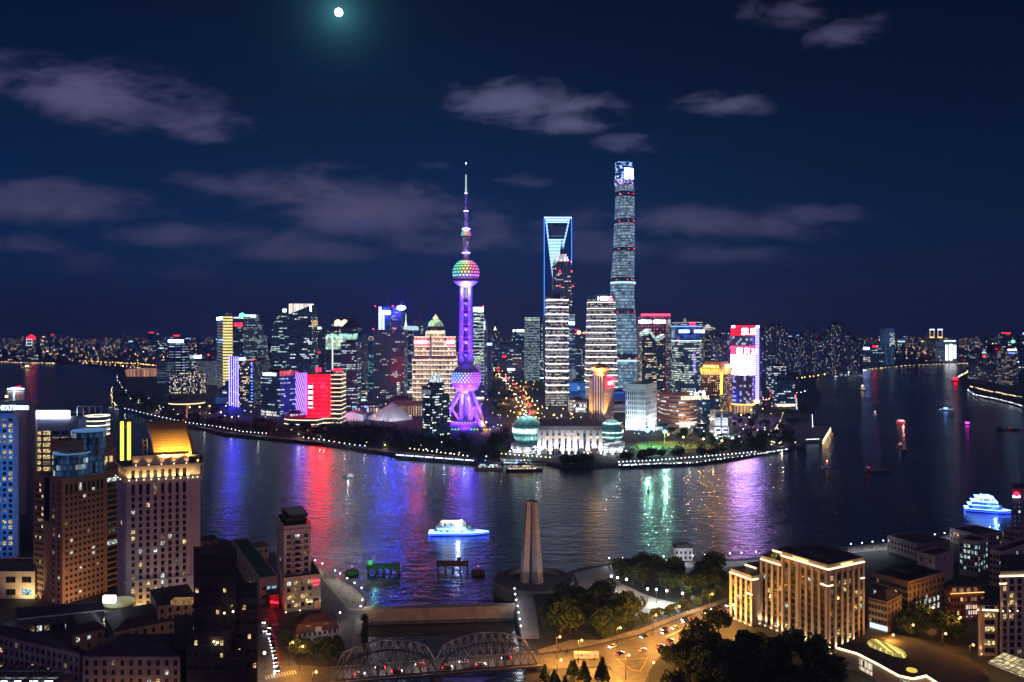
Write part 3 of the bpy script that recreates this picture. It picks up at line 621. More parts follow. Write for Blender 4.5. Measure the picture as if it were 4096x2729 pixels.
# 13 blue pinnacle tower on the waterfront
D = 1215; p = corner(A3(206), A3(290), A3(445), D, 40); p = [(x, y) for x, y in p]
zt = PZ(B3(962), D); r = thing('office_tower', 'dark blue glass tower with a white lit pointed crown by the river park', 'tower', cen(p))
f13 = fac('t13', (.015, .025, .05), (.006, .03, .05), 2.7, 3.9, .75, .5, .26, .5, s=1.15, a=(.65, .9, 1.), b=(1., .95, .75))
MB().prism(p, 4, zt, 0, 1).build('wall', [f13, ROOF], r)
q = [(cen(p)[0] + (a - cen(p)[0]) * .72, cen(p)[1] + (b - cen(p)[1]) * .72) for a, b in p]; q = corner(A3(254), A3(330), A3(394), D + 9, 45)
MB().prism(q, zt, PZ(B3(856), D), 0, 1).build('upper_wall', [f13, ROOF], r)
z5 = PZ(B3(856), D)
MB().prism(grow(q, -.6), z5, PZ(B3(800), D), 0, 1, top=.78).prism(grow(q, -4), PZ(B3(800), D) - .02, PZ(B3(768), D), 0, 1, top=.15).build('glass_crown', [fac('crown13', (.3, .36, .4), (.3, .4, .45), 2.1, 2.6, .8, .85, .95, .2, a=(.70, .90, .92), b=(.95, 1., 1.), s=.95), ROOF], r)
mast(r, cen(q)[0], cen(q)[1], PZ(B3(775), D), PZ(B3(718), D), .6)
for k in range(7): panel(r, 'crown_fin', p, 'L', .06 + .12 * k, .10 + .12 * k, zt, zt + 7, glow_mat('fin_grey', (.6, .7, .75), .35), .6)
# 14 dark office pair, front row
D = 1540; p = corner(A2(546), A2(720), A2(856), D, 32); zt = PZ(B2(762), D)
r = tower('low wide navy office block with a white sign and dark right side', p, zt, fac('t14', (.012, .03, .10), (.006, .03, .12), 2.8, 4.2, .85, .5, .28, .95, s=.7, a=(.5, .75, 1.), b=(.9, 1., .9)))
panel(r, 'sign', p, 'L', .10, .80, PZ(B2(797), D), PZ(B2(767), D), glow_mat('sign_back', (.55, .8, 1.), 1.6), .8)
ftext(r, p, 'R', .62, PZ(B2(790), D), '星展银行 DBS', 11, glow_mat('sign_red_soft', (1., .12, .16), 1.1), width=54, name='sign_lettering')
panel(r, 'lobby', p, 'L', .05, .8, 4.5, 14, fac('lobby_lit', DUSK, DUSK, 3, 5, .7, .8, .9, 0, s=.9, **MIXW), .8)
# 15 violet striped screen tower + podium
D = 1520; p = flat(A2(856), A2(928), D, 25); zt = PZ(B2(766), D)
def stripe_mat():
    m, t = newmat('violet_diagonals'); uv = t.n('ShaderNodeUVMap', uv_map='UV').outputs[0]; u, v, _ = t.sep(uv)
    s = t.m('LESS_THAN', t.m('FRACT', t.m('MULTIPLY', t.m('ADD', u, t.m('MULTIPLY', v, .28)), .26)), .5)
    e = t.n('ShaderNodeEmission'); t.put(e.inputs[0], t.mix(s, (.10, .02, .35, 1), (.10, .05, 1., 1))); t.put(e.inputs[1], t.m('ADD', .6, t.m('MULTIPLY', s, 9.))); out(t, e.outputs[0]); return m
r = tower('slim tower wrapped in violet diagonal light stripes', p, zt, stripe_mat())
D = 1450; p = flat(A2(757), A2(893), D, 40); tower('low violet lit glass podium between the navy block and the red screen', p, PZ(B2(1135), D), fac('t15', (.08, .05, .14), (.12, .08, .3), 5, 7, .8, .7, .8, .3, a=(.35, .22, .9), b=(.8, .75, 1.), s=.6), name='podium_building', cat='building')
# 16 red media facade tower with golden banded wing and podium
D = 1400; x0, x1 = PX(A2(938), D), PX(A2(1152), D); xc, rr = (x0 + x1) / 2, (x1 - x0) / 2
r = thing('hotel_tower', 'curved tower whose whole front is a glowing red media screen', 'tower', (xc, D + 30, 4))
def red_mat():
    m, t = newmat('red_media_facade'); uv = t.n('ShaderNodeUVMap', uv_map='UV').outputs[0]; u, v, _ = t.sep(uv)
    fl = t.m('LESS_THAN', t.m('FRACT', t.m('DIVIDE', v, 7.6)), .84); mu = t.m('LESS_THAN', t.m('FRACT', t.m('DIVIDE', u, 2.1)), .78)
    n1 = t.noise(t.xyz(t.m('MULTIPLY', u, .06), t.m('MULTIPLY', v, .035), 3.), 1., 3., .6)
    k = t.m('MULTIPLY', t.m('MULTIPLY', fl, t.m('ADD', .45, t.m('MULTIPLY', mu, .55))), t.mr(n1, .3, .7, 1.1, 2.2))
    e = t.n('ShaderNodeEmission'); t.put(e.inputs[0], t.mix(t.mr(n1, .58, .80, 0., .35), (1., .0022, .008, 1), (1., .03, .06, 1))); t.put(e.inputs[1], t.m('ADD', .03, t.m('MULTIPLY', k, 6.))); out(t, e.outputs[0]); return m
pts = [(xc + rr * math.cos(a) * (1 if True else 1), D + 34 + 34 * math.sin(a)) for a in [R(180 + i * 180 / 16) for i in range(17)]]
# squarish curve: superellipse front
pts = [(xc + rr * (abs(math.cos(a)) ** .42) * (1 if math.cos(a) > 0 else -1), D + 30 - 30 * (abs(math.sin(a)) ** .55)) for a in [R(180 - i * 180 / 16) for i in range(17)]] + [(x1, D + 55), (x0, D + 55)]
zt = PZ(B2(782), D); zb = PZ(B2(1165), D)
MB().prism(pts, zb, zt, 0, 1).build('media_screen', [red_mat(), ROOF], r)
MB().box(PX(A2(970), D), PX(A2(1012), D), D - 1., D - .3, PZ(B2(1080), D), PZ(B2(860), D)).build('bright_panel', [fac('bright_bars', (.9, .5, .6), (.8, .7, .7), 30, 9.6, 2, .62, 1., 0., a=(1., .9, .95), b=(1., .95, 1.), s=3.2)], r)
for x, w_ in ((1012, 46), (1165, 80)): MB().box(PX(A2(x), D), PX(A2(x + w_), D), D + 20, D + 24, PZ(B2(760 if x < 1100 else 752), D), PZ(B2(728 if x < 1100 else 732), D)).build('roof_sign', [SIGN_R], r)
fb = fac('gold_curves', (.07, .06, .07), (.03, .03, .035), 3, 3.8, .9, .5, .12, .6, s=.5, hb=(7.6, .20, (1., .80, .45), 1.5), **WARM)
MB().prism([(x1 + 1, D + 12), (PX(A2(1250), D), D + 12), (PX(A2(1250), D), D + 55), (x1 + 1, D + 55)], zb, PZ(B2(756), D), 0, 1).build('banded_wing', [fb, ROOF], r)
ell = [(PX(A2(1000), D) + (PX(A2(1112), D) - PX(A2(1000), D)) * math.cos(a), D + 10 - 28 * math.sin(-a) * -1) for a in [R(i * 180 / 14) for i in range(15)]]
pod = [(PX(A2(1000), D) + 30.7 * 1.6 * math.cos(R(180 + i * 12)), D + 6 + 30 * math.sin(R(180 + i * 12))) for i in range(16)]
pod = [q_ for q_ in pod if q_[0] < PX(A2(1108), D)] + [(PX(A2(1108), D), D + 2), (PX(A2(1180), D), D + 8), (PX(A2(1252), D), D + 4), (PX(A2(1252), D), D + 50), (PX(A2(890), D), D + 50)]
MB().prism(pod, 4, zb - .02, 0, 1).build('podium', [fb, ROOF], r)
# 17 white tents
TENT = pbr('tent_canvas', (.72, .70, .76), .7, var=.08)
D = 1468
r = thing('exhibition_tent', 'large white pyramid tent lit from below in the riverside park', 'tent', (PX(A2(1690), D), D + 20, 4))
a_, b_, c_, d_, top_ = (PX(A2(1475), D), D + 30), (PX(A2(1700), D), D - 8), (PX(A2(1885), D), D + 30), (PX(A2(1690), D), D + 70), (PX(A2(1706), D), D + 25, PZ(B2(1043), D))
m = MB()
for u_, v_ in ((a_, b_), (b_, c_), (c_, d_), (d_, a_)): m.face([(*u_, 4), (*v_, 4), (*v_, 9), (*u_, 9)]); m.face([(*u_, 9), (*v_, 9), top_])
m.build('canvas', [TENT], r)
for x in (1540, 1610, 1760, 1830): light('tent_flood', 'SPOT', (PX(A2(x), D), D - 30, 7), 26000, (.85, .88, 1.), r, 1., (PX(A2(x), D), D + 20, 20), 80)
r = thing('marquee', 'smaller low white marquee left of the pyramid tent', 'tent', (PX(A2(1355), D), D + 20, 4))
MB().prism([(PX(A2(1255), D), D + 6), (PX(A2(1455), D), D + 6), (PX(A2(1455), D), D + 45), (PX(A2(1255), D), D + 45)], 4, 15, 0, 0, bottom=False).extr([(PX(A2(1255), D), 15.02), (PX(A2(1455), D), 15.02), (PX(A2(1350), D), PZ(B2(1118), D))], D + 6, D + 45).build('canvas', [TENT], r)
light('marquee_flood', 'SPOT', (PX(A2(1350), D), D - 30, 10), 30000, (.75, .65, 1.), r, 1., (PX(A2(1350), D), D + 20, 16), 90)
# 18 colonnade hall
D = 1560; r = thing('colonnade_hall', 'long low hall with a warm lit colonnade behind the tents', 'building', (PX(A2(1860), D), D + 30, 4))
MB().box(PX(A2(1780), D), PX(A2(2230), D), D + 6, D + 60, 4, PZ(B2(1062), D), 0, 1).build('wall', [fac('hall_lit', (.5, .36, .2), (.4, .3, .2), 5, 30, .9, .9, 1, 0, a=(1., .68, .30), b=(1., .74, .40), s=.42), ROOF], r)
MB().box(PX(A2(1690), D), PX(A2(2232), D), D - 2, D + 64, PZ(B2(1062), D), PZ(B2(1040), D), 0).build('roof_slab', [pbr('stone_pale', (.35, .30, .28), .8)], r)
for k in range(20):
    xx = PX(A2(1795 + 22 * k), D); MB().lathe([(1.5, 4), (1.4, PZ(B2(1062), D))], xx, D + .5, 8).build('column', [pbr('stone_pale', (.35, .30, .28), .8)], r)
D = 1750; p = flat(A2(1690), A2(1905), D, 70); tower('flat dark hall roof behind the colonnade', p, PZ(B2(1000), D), fac('t18', (.12, .10, .13), NAVY, 5, 4, .6, .5, .05, 0, s=.6, **WARM), name='hall_building', cat='building')
D = 1640; p = flat(A2(1360), A2(1602), D, 40); r = tower('low glazed pavilion with blue signs behind the small marquee', p, PZ(B2(1060), D), fac('t19', (.10, .09, .12), NAVY, 6, 14, .6, .8, .45, .1, s=.55, **MIXW), name='pavilion', cat='building')
for f_ in (.02, .46): panel(r, 'sign', p, 'R', f_, f_ + .15, PZ(B2(1076), D), PZ(B2(1064), D), GLOW_BLUE, .8)
# ------------------------------------------------------------------ left end of the district (crop 1)
D = 2700; p = flat(A1(1508), A1(1645), D, 45); zt = PZ(B1(382), D)
r = tower('navy tower with a glaring blue white sign along its whole roof, far left', p, zt, fac('a1', (.015, .025, .09), (.01, .02, .08), 22, 9, .8, .18, .8, .2, s=1.1, a=(.5, .75, 1.), b=(.8, .95, 1.)))
panel(r, 'sign', p, 'R', 0, 1, zt, PZ(B1(355), D), SIGN_B, 1.5); panel(r, 'base_light', p, 'R', 0., .42, PZ(B1(676), D), PZ(B1(668), D), SIGN_W, 1.5)
D = 2800; p = flat(A1(1595), A1(1698), D, 40); r = tower('grey finned block with a pink lamp on its roof, left of the hatched block', p, PZ(B1(488), D), fac('a2', (.11, .11, .14), (.03, .03, .05), 3, 3.4, .9, .45, .25, .1, s=.25, a=(.7, .8, .9), b=(.7, .8, .9)))
bulb(r, (PX(A1(1642), D), D + 8, PZ(B1(458), D)), 6, glow_mat('lamp_pink', (1., .25, .45), 5), 'roof_lamp')
D = 2850; p = flat(A1(1698), A1(1912), D, 50); r = tower('pale ribbed block with a white sign and red roof lamps', p, PZ(B1(520), D), fac('a3', (.22, .22, .28), (.05, .05, .08), 3.6, 30, .5, .9, .1, 0, s=.2, **COOL))
panel(r, 'sign', p, 'R', .02, .50, PZ(B1(522), D), PZ(B1(497), D), SIGN_W, 1.5)
for x in (1706, 1868): bulb(r, (PX(A1(x), D), D + 1, PZ(B1(492), D)), 3)
D = 2500; p = flat(A1(1762), A1(1932), D, 50); tower('grey hatched block, broad and flat topped, left of the gold banded tower', p, PZ(B1(545), D), fac('a4', (.07, .085, .11), (.04, .05, .07), 3, 3.6, .55, .5, .9, 0, s=.30, a=(.6, .75, .85), b=(.8, .85, .9)))
D = 2600; p = flat(A1(1406), A1(1506), D, 45); tower('grey banded apartment slab at the left end of the district', p, PZ(B1(562), D), fac('a5', (.09, .10, .13), (.02, .025, .04), 30, 3.6, .97, .5, .5, .1, s=.12, a=(.7, .8, .9), b=(.7, .8, .9)))
D = 2150
for xa, xb, yt in ((1516, 1560, 672), (1563, 1655, 655), (1658, 1742, 640), (1745, 1800, 660)):
    p = flat(A1(xa), A1(xb), D, 36); tower({1516: 'narrow dark apartment tower with many lit flats, leftmost of four in a row', 1563: 'dark apartment tower with many lit flats, second from left of four in a row', 1658: 'dark apartment tower with many lit flats, tallest of four in a row', 1745: 'dark apartment tower with many lit flats, right end of four in a row'}[xa], p, PZ(B1(yt), D), fac('a6', (.05, .045, .06), (.012, .014, .025), 3.4, 4., .62, .62, .40, 0., s=1.15, a=(1., .74, .42), b=(1., .9, .7)), name='apartment_tower', cat='apartment tower', group='lit apartment towers in a row by the far left park')
# low buildings near the far left park
D = 3000; r = thing('arena', 'low round arena with an orange lit fluted wall in the far left park', 'building', (PX(A1(1230), D), D, 4))
MB().lathe([(62, 4), (66, 26), (60, 30), (0, 34)], PX(A1(1230), D), D + 60, 40, sx=1.05).build('shell', [fac('arena_wall', (.35, .2, .12), (.3, .15, .1), 5, 60, .6, .98, 1., 0., a=(1., .40, .16), b=(1., .5, .25), s=.5)], r)
D = 2100; r = thing('stadium_canopy', 'white lit scalloped canopy among the trees on the far left shore', 'canopy', (PX(A1(1436), D), D, 4))
MB().extr([(PX(A1(x), D), PZ(B1(y), D)) for x, y in ((1358, 900), (1515, 900), (1520, 868), (1440, 862), (1356, 870))], D, D + 30).build('canopy_roof', [fac('canopy', (.4, .45, .45), (.4, .5, .5), 4, 30, .6, .99, 1, 0, a=(.55, .85, .8), b=(.8, 1., .95), s=.8)], r)
MB().box(PX(A1(1370), D), PX(A1(1505), D), D + 4, D + 28, 4, PZ(B1(900), D)).build('lit_base', [fac('canopy_base', DUSK, DUSK, 6, 5, .5, .5, .3, 0, s=.7, **COOL)], r)
D = 3300; r = thing('temple_hall', 'small yellow outlined hall by the far left waterfront', 'building', (PX(A1(1290), D), D, 4))
for k, (a, b, y0, y1) in enumerate(((1258, 1324, 660, 648), (1266, 1318, 640, 628))): MB().extr([(PX(A1(a), D), PZ(B1(y0), D)), (PX(A1(b), D), PZ(B1(y0), D)), (PX(A1((a + b) / 2 + 14), D), PZ(B1(y1), D)), (PX(A1((a + b) / 2 - 14), D), PZ(B1(y1), D))], D, D + 20).build('eave_tier', [glow_mat('eave_yellow', (1., .70, .05), .9)], r)
MB().box(PX(A1(1264), D), PX(A1(1318), D), D + 2, D + 18, 4, PZ(B1(640), D)).build('wall', [pbr('ochre_wall', (.25, .15, .06), .7)], r)
# mushroom lamp
D = DG(B1(1088)); xm = PX(A1(1675), D); zt = PZ(B1(918), D)
r = thing('observation_mast', 'tall slender pillar carrying a flat amber rimmed disc beside the shore path', 'tower', (xm, D, 4))
MB().tube((xm, D, 4), (xm, D, zt), 1.5, 1.1, 10).build('pillar', [pbr('pillar_warm', (.5, .35, .22), .6)], r)
MB().lathe([(2, zt - 6), (31, zt - 1.5), (31.2, zt + 1.5), (20, zt + 3), (0, zt + 4)], xm, D, 32).build('disc', [pbr('disc_dark', (.12, .12, .14), .5)], r)
MB().lathe([(31.0, zt - 1.7), (31.6, zt - .8), (31.4, zt + .2)], xm, D, 32).build('rim_light', [glow_mat('rim_amber', (1., .75, .35), 1.4)], r)
light('pillar_flood', 'SPOT', (xm, D - 26, 5), 30000, (1., .6, .25), r, .5, (xm, D, 30), 70)
# far left lit tower with red lantern
D = 5200; xm = PX(A1(262), D); r = thing('tower_block', 'distant tower outlined in white with a glowing red top, far left skyline', 'tower', (xm, D, 4))
p = flat(A1(236), A1(288), D, 40); MB().prism(p, 4, PZ(B1(352), D), 0, 1).build('wall', [fac('lant', (.04, .04, .06), NAVY, 12, 14, .5, .5, .4, 0, s=.5, **WARM), ROOF], r)
for f_ in (0, .94): panel(r, 'led_edge', p, 'R', f_, f_ + .06, PZ(B1(408), D), PZ(B1(352), D), glow_mat('led_pale', (.7, .9, 1.), 1.6), 2)
for y in (408, 378, 352): panel(r, 'led_ring', p, 'R', 0, 1, PZ(B1(y + 3), D), PZ(B1(y - 2), D), glow_mat('led_pale', (.7, .9, 1.), 1.6), 3)
MB().lathe([(26, PZ(B1(352), D)), (24, PZ(B1(335), D)), (12, PZ(B1(330), D)), (10, PZ(B1(318), D)), (0, PZ(B1(312), D))], xm, D + 20, 12).build('lantern', [SIGN_R], r)

# ------------------------------------------------------------------ centre
# white topped banded tower behind the sphere tower
D = 2000; p = flat(A3(657), A3(748), D, 45); zt = PZ(B2(178), D)
r = tower('tall banded office tower with a white glowing top, right behind the sphere tower', p, PZ(B2(218), D), fac('c1', (.06, .08, .08), (.012, .03, .035), 3, 4.4, .85, .5, .35, .6, s=.7, hb=(8.8, .16, (.75, 1., .92), .75), a=(.8, 1., .9), b=(.9, 1., .8)), par=False)
panel(r, 'lit_crown', p, 'R', 0, 1, PZ(B2(218), D), zt, SIGN_W, 1.5); plant(r, p, PZ(B2(218), D), .9, zt - PZ(B2(218), D)); mast(r, PX(A3(733), D), D + 15, zt, PZ(B2(70), D), .6); bulb(r, (PX(A3(745), D), D, zt + 2), 2)
panel(r, 'green_screen', p, 'R', .05, .80, PZ(B2(690), D), PZ(B2(630), D), fac('green_cells', (.2, .3, .1), (.2, .3, .1), 3, 4, .8, .7, 1, 0, a=(.6, .9, .4), b=(.9, 1., .6), s=.8), 1)
panel(r, 'violet_screen', p, 'R', .0, .80, PZ(B2(800), D), PZ(B2(695), D), fac('violet_cells', (.1, .06, .2), (.2, .1, .4), 3, 4, .8, .6, 1, 0, a=(.3, .2, .8), b=(.5, .4, 1.), s=.6), 1)
D = 2100; p = flat(A3(748), A3(778), D, 40); r = tower('slim pale tower with a vertical white sign, hugging the banded white topped tower', p, PZ(B2(276), D), fac('c2', (.16, .18, .22), (.05, .07, .1), 3, 4.2, .5, .5, .2, .5, s=.5, **COOL)); panel(r, 'sign', p, 'R', -.1, .4, PZ(B2(375), D), PZ(B2(308), D), SIGN_W, 1)
D = 2250; p = flat(A3(760), A3(822), D, 45); r = tower('grey ribbed tower with a blue white sign beside the avenue', p, PZ(B2(492), D), fac('c3', (.13, .13, .18), (.03, .04, .07), 3.4, 40, .5, .96, .2, 0, s=.14, **COOL), par=False); panel(r, 'sign', p, 'R', .1, 1, PZ(B2(516), D), PZ(B2(500), D), SIGN_B, 1.2); plant(r, p, PZ(B2(492), D))
D = 2700; p = flat(A3(1118), A3(1252), D, 60); zt = PZ(B2(268), D)
r = tower('pale teal glass tower with a lit glass crown left of the white banded tower', p, PZ(B2(300), D), fac('c4', (.08, .13, .15), (.02, .07, .09), 3, 4.4, .95, .5, .75, .35, s=.34, a=(.45, .8, .85), b=(.75, .95, .8), hb=(8.8, .12, (.6, .85, .8), .3)), par=False)
MB().prism(grow(p, -1.), PZ(B2(300), D), zt, 0, 1).build('glass_crown', [fac('c4b', (.25, .33, .3), (.3, .4, .36), 5, 9, .85, .8, 1, 0, a=(.55, .8, .65), b=(.7, .9, .75), s=.7), ROOF], r)
D = 2900; p = flat(A3(1254), A3(1298), D, 50); tower('dark slab beside the pale teal glass tower, dotted with two columns of white lamps', p, PZ(B2(328), D), fac('c5', (.03, .04, .08), NAVY, 15, 6, .14, .45, .8, 0, s=1.6, **COOL))
# dark blocks far along the avenue
for xa, xb, yt, D, lab, kw in ((1010, 1114, 372, 3600, 'dark block with white characters on its roof, far beyond the avenue', dict(lit=.2)), (890, 960, 505, 3300, 'dark block with a red sign beside the avenue', dict(lit=.06)), (962, 1112, 500, 3000, 'wide dark block with two lit storeys beside the avenue', dict(lit=.10)), (820, 885, 470, 3800, 'small dark tower with a crane lamp left of the avenue end', dict(lit=.1))):
    p = flat(A3(xa), A3(xb), D, 60); r = tower(lab, p, PZ(B2(yt), D), fac('c6_%d' % xa, (.035, .035, .07), NAVY, 3.4, 4.4, .8, .5, kw['lit'], .9, s=.9, **COOL), name='office_building', cat='building')
    if xa == 1010:
        for f0, f1 in ((.02, .09), (.12, .2), (.34, .5), (.54, .98)): panel(r, 'sign', p, 'R', f0, f1, PZ(B2(396), D), PZ(B2(378), D), SIGN_W, 1.5)
    if xa == 890: panel(r, 'sign', p, 'R', .4, .85, PZ(B2(624), D), PZ(B2(611), D), SIGN_R, 1.5)
    if xa == 962:
        for y in (600, 633): panel(r, 'lit_storey', p, 'R', .25, .85, PZ(B2(y + 6), D), PZ(B2(y - 3), D), fac('storey', DUSK, DUSK, 6, 30, .7, 1, .9, 0, s=1., a=(1., 1., .8), b=(.9, 1., .8)), 1)
        panel(r, 'sign', p, 'R', .0, .45, PZ(B2(742), D), PZ(B2(726), D), SIGN_B, 1.5)
D = 5000; r = thing('spired_tower', 'tiny distant spired tower on the horizon above the avenue', 'tower', (PX(A3(852), D), D, 4))
MB().lathe([(34, 4), (30, PZ(B2(400), D)), (16, PZ(B2(396), D)), (12, PZ(B2(380), D)), (0, PZ(B2(375), D))], PX(A3(852), D), D, 10).build('wall', [fac('spire_t', (.05, .05, .08), NAVY, 8, 8, .5, .5, .2, 0, s=.8, **WARM)], r); MB().lathe([(12, PZ(B2(390), D)), (13, PZ(B2(384), D)), (3, PZ(B2(370), D)), (0, PZ(B2(345), D))], PX(A3(852), D), D, 8).build('spire', [GLOW_WARM], r)

# white banded twin towers
def banded(label, D, xl, xr, yt, yb, per, taper, slope, wall_c, seed):
    xa, xb = A3(xl), A3(xr); z1 = PZ(B2(yt), D)
    w0 = PX(xb, D) - PX(xa, D); c = (PX(xa, D) + PX(xb, D)) / 2
    r = thing('skyscraper', label, 'skyscraper', (c, D + 25, 4))
    rt = w0 / 2 * .10
    def ring(k, dpt=48): 
        h = w0 / 2 * k; b = 4.
        return [(c - h, D + b), (c - h + b, D), (c + h - b, D), (c + h, D + b), (c + h, D + dpt - b), (c + h - b, D + dpt), (c - h + b, D + dpt), (c - h, D + dpt - b)]
    fm = fac('band%d' % seed, wall_c, (.05, .05, .05), 2.6, 5.2, .95, .55, .85, .3, s=.36, a=(1., .86, .7), b=(.95, .95, .88))
    m = MB(); m.prism(ring(1), 4, z1, 0, 1, top=ring(taper)); m.build('wall', [fm, ROOF], r)
    n = int((z1 - 16) / per)
    for i in range(n):
        z = z1 - 8 - i * per; k = 1 + (taper - 1) * (z - 4) / (z1 - 4)
        q = ring(k); q2 = [(c + (x - c) * 1.012, D + 24 + (y - D - 24) * 1.02) for x, y in q]
        MB().prism(q2, z, z + 1.9, 0, 0, bottom=True).build('led_band', [glow_mat('band_warm_white', (1., .90, .80), 2.0)], r)
    return r, ring, z1, c
r, ring, z1, c = banded('white banded tower, left and taller of the twin banded pair', 1758, 1310, 1514, 84, 0, 15.6, .985, 0, (.12, .10, .095), 1)
D = 1758; MB().extr([(PX(A3(1310), D), z1 + .02), (PX(A3(1514), D), z1 + .02), (PX(A3(1510), D), PZ(B2(72), D)), (PX(A3(1450), D), PZ(B2(32), D)), (PX(A3(1380), D), PZ(B2(22), D)), (PX(A3(1335), D), PZ(B2(30), D)), (PX(A3(1312), D), PZ(B2(50), D))], D + 1, D + 44).build('sloping_crown', [fac('crown_b', (.09, .07, .09), (.04, .03, .05), 2.2, 60, .5, 1, 0, 0)], r)
MB().box(PX(A3(1350), D), PX(A3(1435), D), D - 1.6, D + 2, z1 - 4, z1 + 6).build('recess', [DARK], r)
r, ring, z1, c = banded('white banded tower, right one of the pair, widening towards its foot', 1950, 1662, 1958, 108, 0, 14.8, .80, 0, (.12, .10, .095), 2)
D = 1950; w0 = (PX(A3(1958), D) - PX(A3(1662), D)) * .8
MB().extr([(c - w0 / 2, z1 + .02), (c + w0 / 2, z1 + .02), (c + w0 / 2 - 4, PZ(B2(64), D)), (c + w0 * .1, PZ(B2(52), D)), (c - w0 / 2 + 3, PZ(B2(66), D))], D + 1, D + 44).build('sloping_crown', [fac('crown_b', (.09, .07, .09), (.04, .03, .05), 2.2, 60, .5, 1, 0, 0)], r)
text('HSBC', 15, SIGN_W, r, (PX(A3(1835), D), D - 1.5, PZ(B2(117), D)), 0, 'sign_lettering', width=34); MB().lathe([(0, PZ(B2(122), D)), (7, PZ(B2(120), D)), (7, PZ(B2(100), D)), (0, PZ(B2(98), D))], PX(A3(1880), D), D - 3, 6).build('sign_emblem', [glow_mat('sign_pinkred', (1., .1, .2), 6)], r)
# trapezoid opening tower
D = 2250; X = lambda zx: PX(2150 + zx / 3.41, D); Z = lambda zy: PZ(840 + zy / 3.41, D)
r = thing('skyscraper', 'tall blue lit tower with a trapezoid opening at its top', 'skyscraper', (X(278), D + 25, 4))
fs = fac('swfc', (.010, .03, .10), (.006, .022, .08), 60, 4.2, 1.2, .45, 0, 0, s=.5, dim=0., hb=(4.2, .22, (.02, .16, .9), .22), rough=.25)
m = MB(); zt = Z(104); dep = 40
m.extr([(X(90), 4), (X(466), 4), (X(466), Z(360)), (X(90), Z(360))], D, D + dep)                       # below the opening
m.extr([(X(90), Z(360) + .01), (X(168), Z(360) + .01), (X(142), Z(196) - .01), (X(90), Z(196) - .01)], D, D + dep)
m.extr([(X(377), Z(360) + .01), (X(466), Z(360) + .01), (X(466), Z(196) - .01), (X(410), Z(196) - .01)], D, D + dep)
m.extr([(X(90), Z(196)), (X(466), Z(196)), (X(466), zt), (X(90), zt)], D, D + dep)
m.build('wall', [fs], r)
LB, LW = glow_mat('led_azure', (.03, .16, 1.), 6), glow_mat('led_icewhite', (.30, .55, 1.), 6.)
for xa in (90, 463): MB().box(X(xa), X(xa + 4), D - 1.2, D - .02, Z(1450), zt).build('edge_light', [LB], r)
MB().box(X(90), X(466), D - 1.3, D - .03, zt - 1.6, zt + 1).build('edge_light', [LW], r)
lf = lambda zy: 105 + (zy - 125) * (205 - 105) / (940 - 125); rt = lambda zy: 442 - (zy - 125) * (442 - 262) / (940 - 125)
for k in range(42):
    zy = 128 + 19.6 * k
    if zy < 178: segs = [(lf(zy), rt(zy))]
    elif zy < 390: segs = [(lf(zy), lf(zy) + 18), (rt(zy) - 18, rt(zy))]
    elif zy < 760: segs = [(lf(zy), rt(zy))]
    elif zy < 950: segs = [(lf(zy), lf(zy) + 13)]
    else: break
    for a, b in segs: MB().box(X(a), X(b), D - 1., D - .02, Z(zy + 5), Z(zy)).build('light_bar', [LW], r)
for zy, a, b in ((357, 165, 377), (190, 142, 410)): MB().box(X(a), X(b), D + .3, D + dep, Z(zy + 3), Z(zy - 2)).build('opening_edge', [glow_mat('led_teal_dim', (.15, .55, .75), .6)], r)
# stepped tower with white lit crown
D = 2080; X = lambda zx: PX(2150 + zx / 3.41, D); Z = lambda zy: PZ(840 + zy / 3.41, D)
r = thing('skyscraper', 'stepped pagoda like tower with a white lit tiered crown and spire', 'skyscraper', (X(345), D + 25, 4))
fj = fac('jm', (.10, .085, .11), (.015, .015, .03), 3., 4.1, .55, .6, .24, .55, s=1., a=(1., .82, .6), b=(1., .95, .85), vb=(9.5, .12, (.4, .36, .55), .10))
m = MB()
for xa, xb, y0, y1, ins in ((214, 480, 1600, 1000, 0), (216, 474, 1000, 745, 2), (222, 440, 745, 700, 4)):
    q = [(X(xa), D + ins + 5), (X(xa) + 5, D + ins), (X(xb) - 5, D + ins), (X(xb), D + ins + 5), (X(xb), D + 45 - ins), (X(xa), D + 45 - ins)]
    m.prism(q, max(4, Z(y0)), Z(y1) - .01, 0, 1)
m.build('wall', [fj, ROOF], r)
jc = fac('jm_crown', (.6, .6, .62), (.6, .6, .6), 2.2, 30, .7, 1., 1., 0, a=(1., .95, .9), b=(1., 1., 1.), s=.95)
for xa, xb, y0, y1 in ((232, 438, 698, 668), (258, 424, 668, 634), (275, 405, 634, 600)):
    q = [(X(xa) + 2, D + 8), (X(xb) - 2, D + 8), (X(xb) - 2, D + 38), (X(xa) + 2, D + 38)]; q2 = [(X(xa), D + 6), (X(xb), D + 6), (X(xb), D + 40), (X(xa), D + 40)]
    MB().prism(q, Z(y0), Z(y1) - .01, 0, 1, top=q2).build('lit_tier', [jc, ROOF], r)
for xa in (322, 338, 354): MB().tube((X(xa), D + 22, Z(600)), (X(xa), D + 22, Z(470 if xa != 338 else 360)), 2.2, .6, 6).build('spire', [pbr('spire_steel', (.2, .25, .3), .4, .5)], r)
for x, y in ((305, 833), (468, 838), (305, 1035), (484, 1038), (455, 706)): bulb(r, (X(x), D - 1.5, Z(y)), 2)
D = 2000; p = flat(2150 + 424 / 3.41, 2150 + 510 / 3.41, D, 40); r = tower('lower blue glass tower peeking out right of the taller banded twin', p, PZ(840 + 1425 / 3.41, D), fac('c7', (.03, .05, .12), (.02, .05, .12), 4, 4.2, .8, .5, .3, .6, s=.5, hb=(12.6, .1, (.2, .5, 1.), .5), **COOL)); panel(r, 'sign', p, 'R', .05, .95, PZ(840 + 1568 / 3.41, D), PZ(840 + 1525 / 3.41, D), SIGN_B, 1)
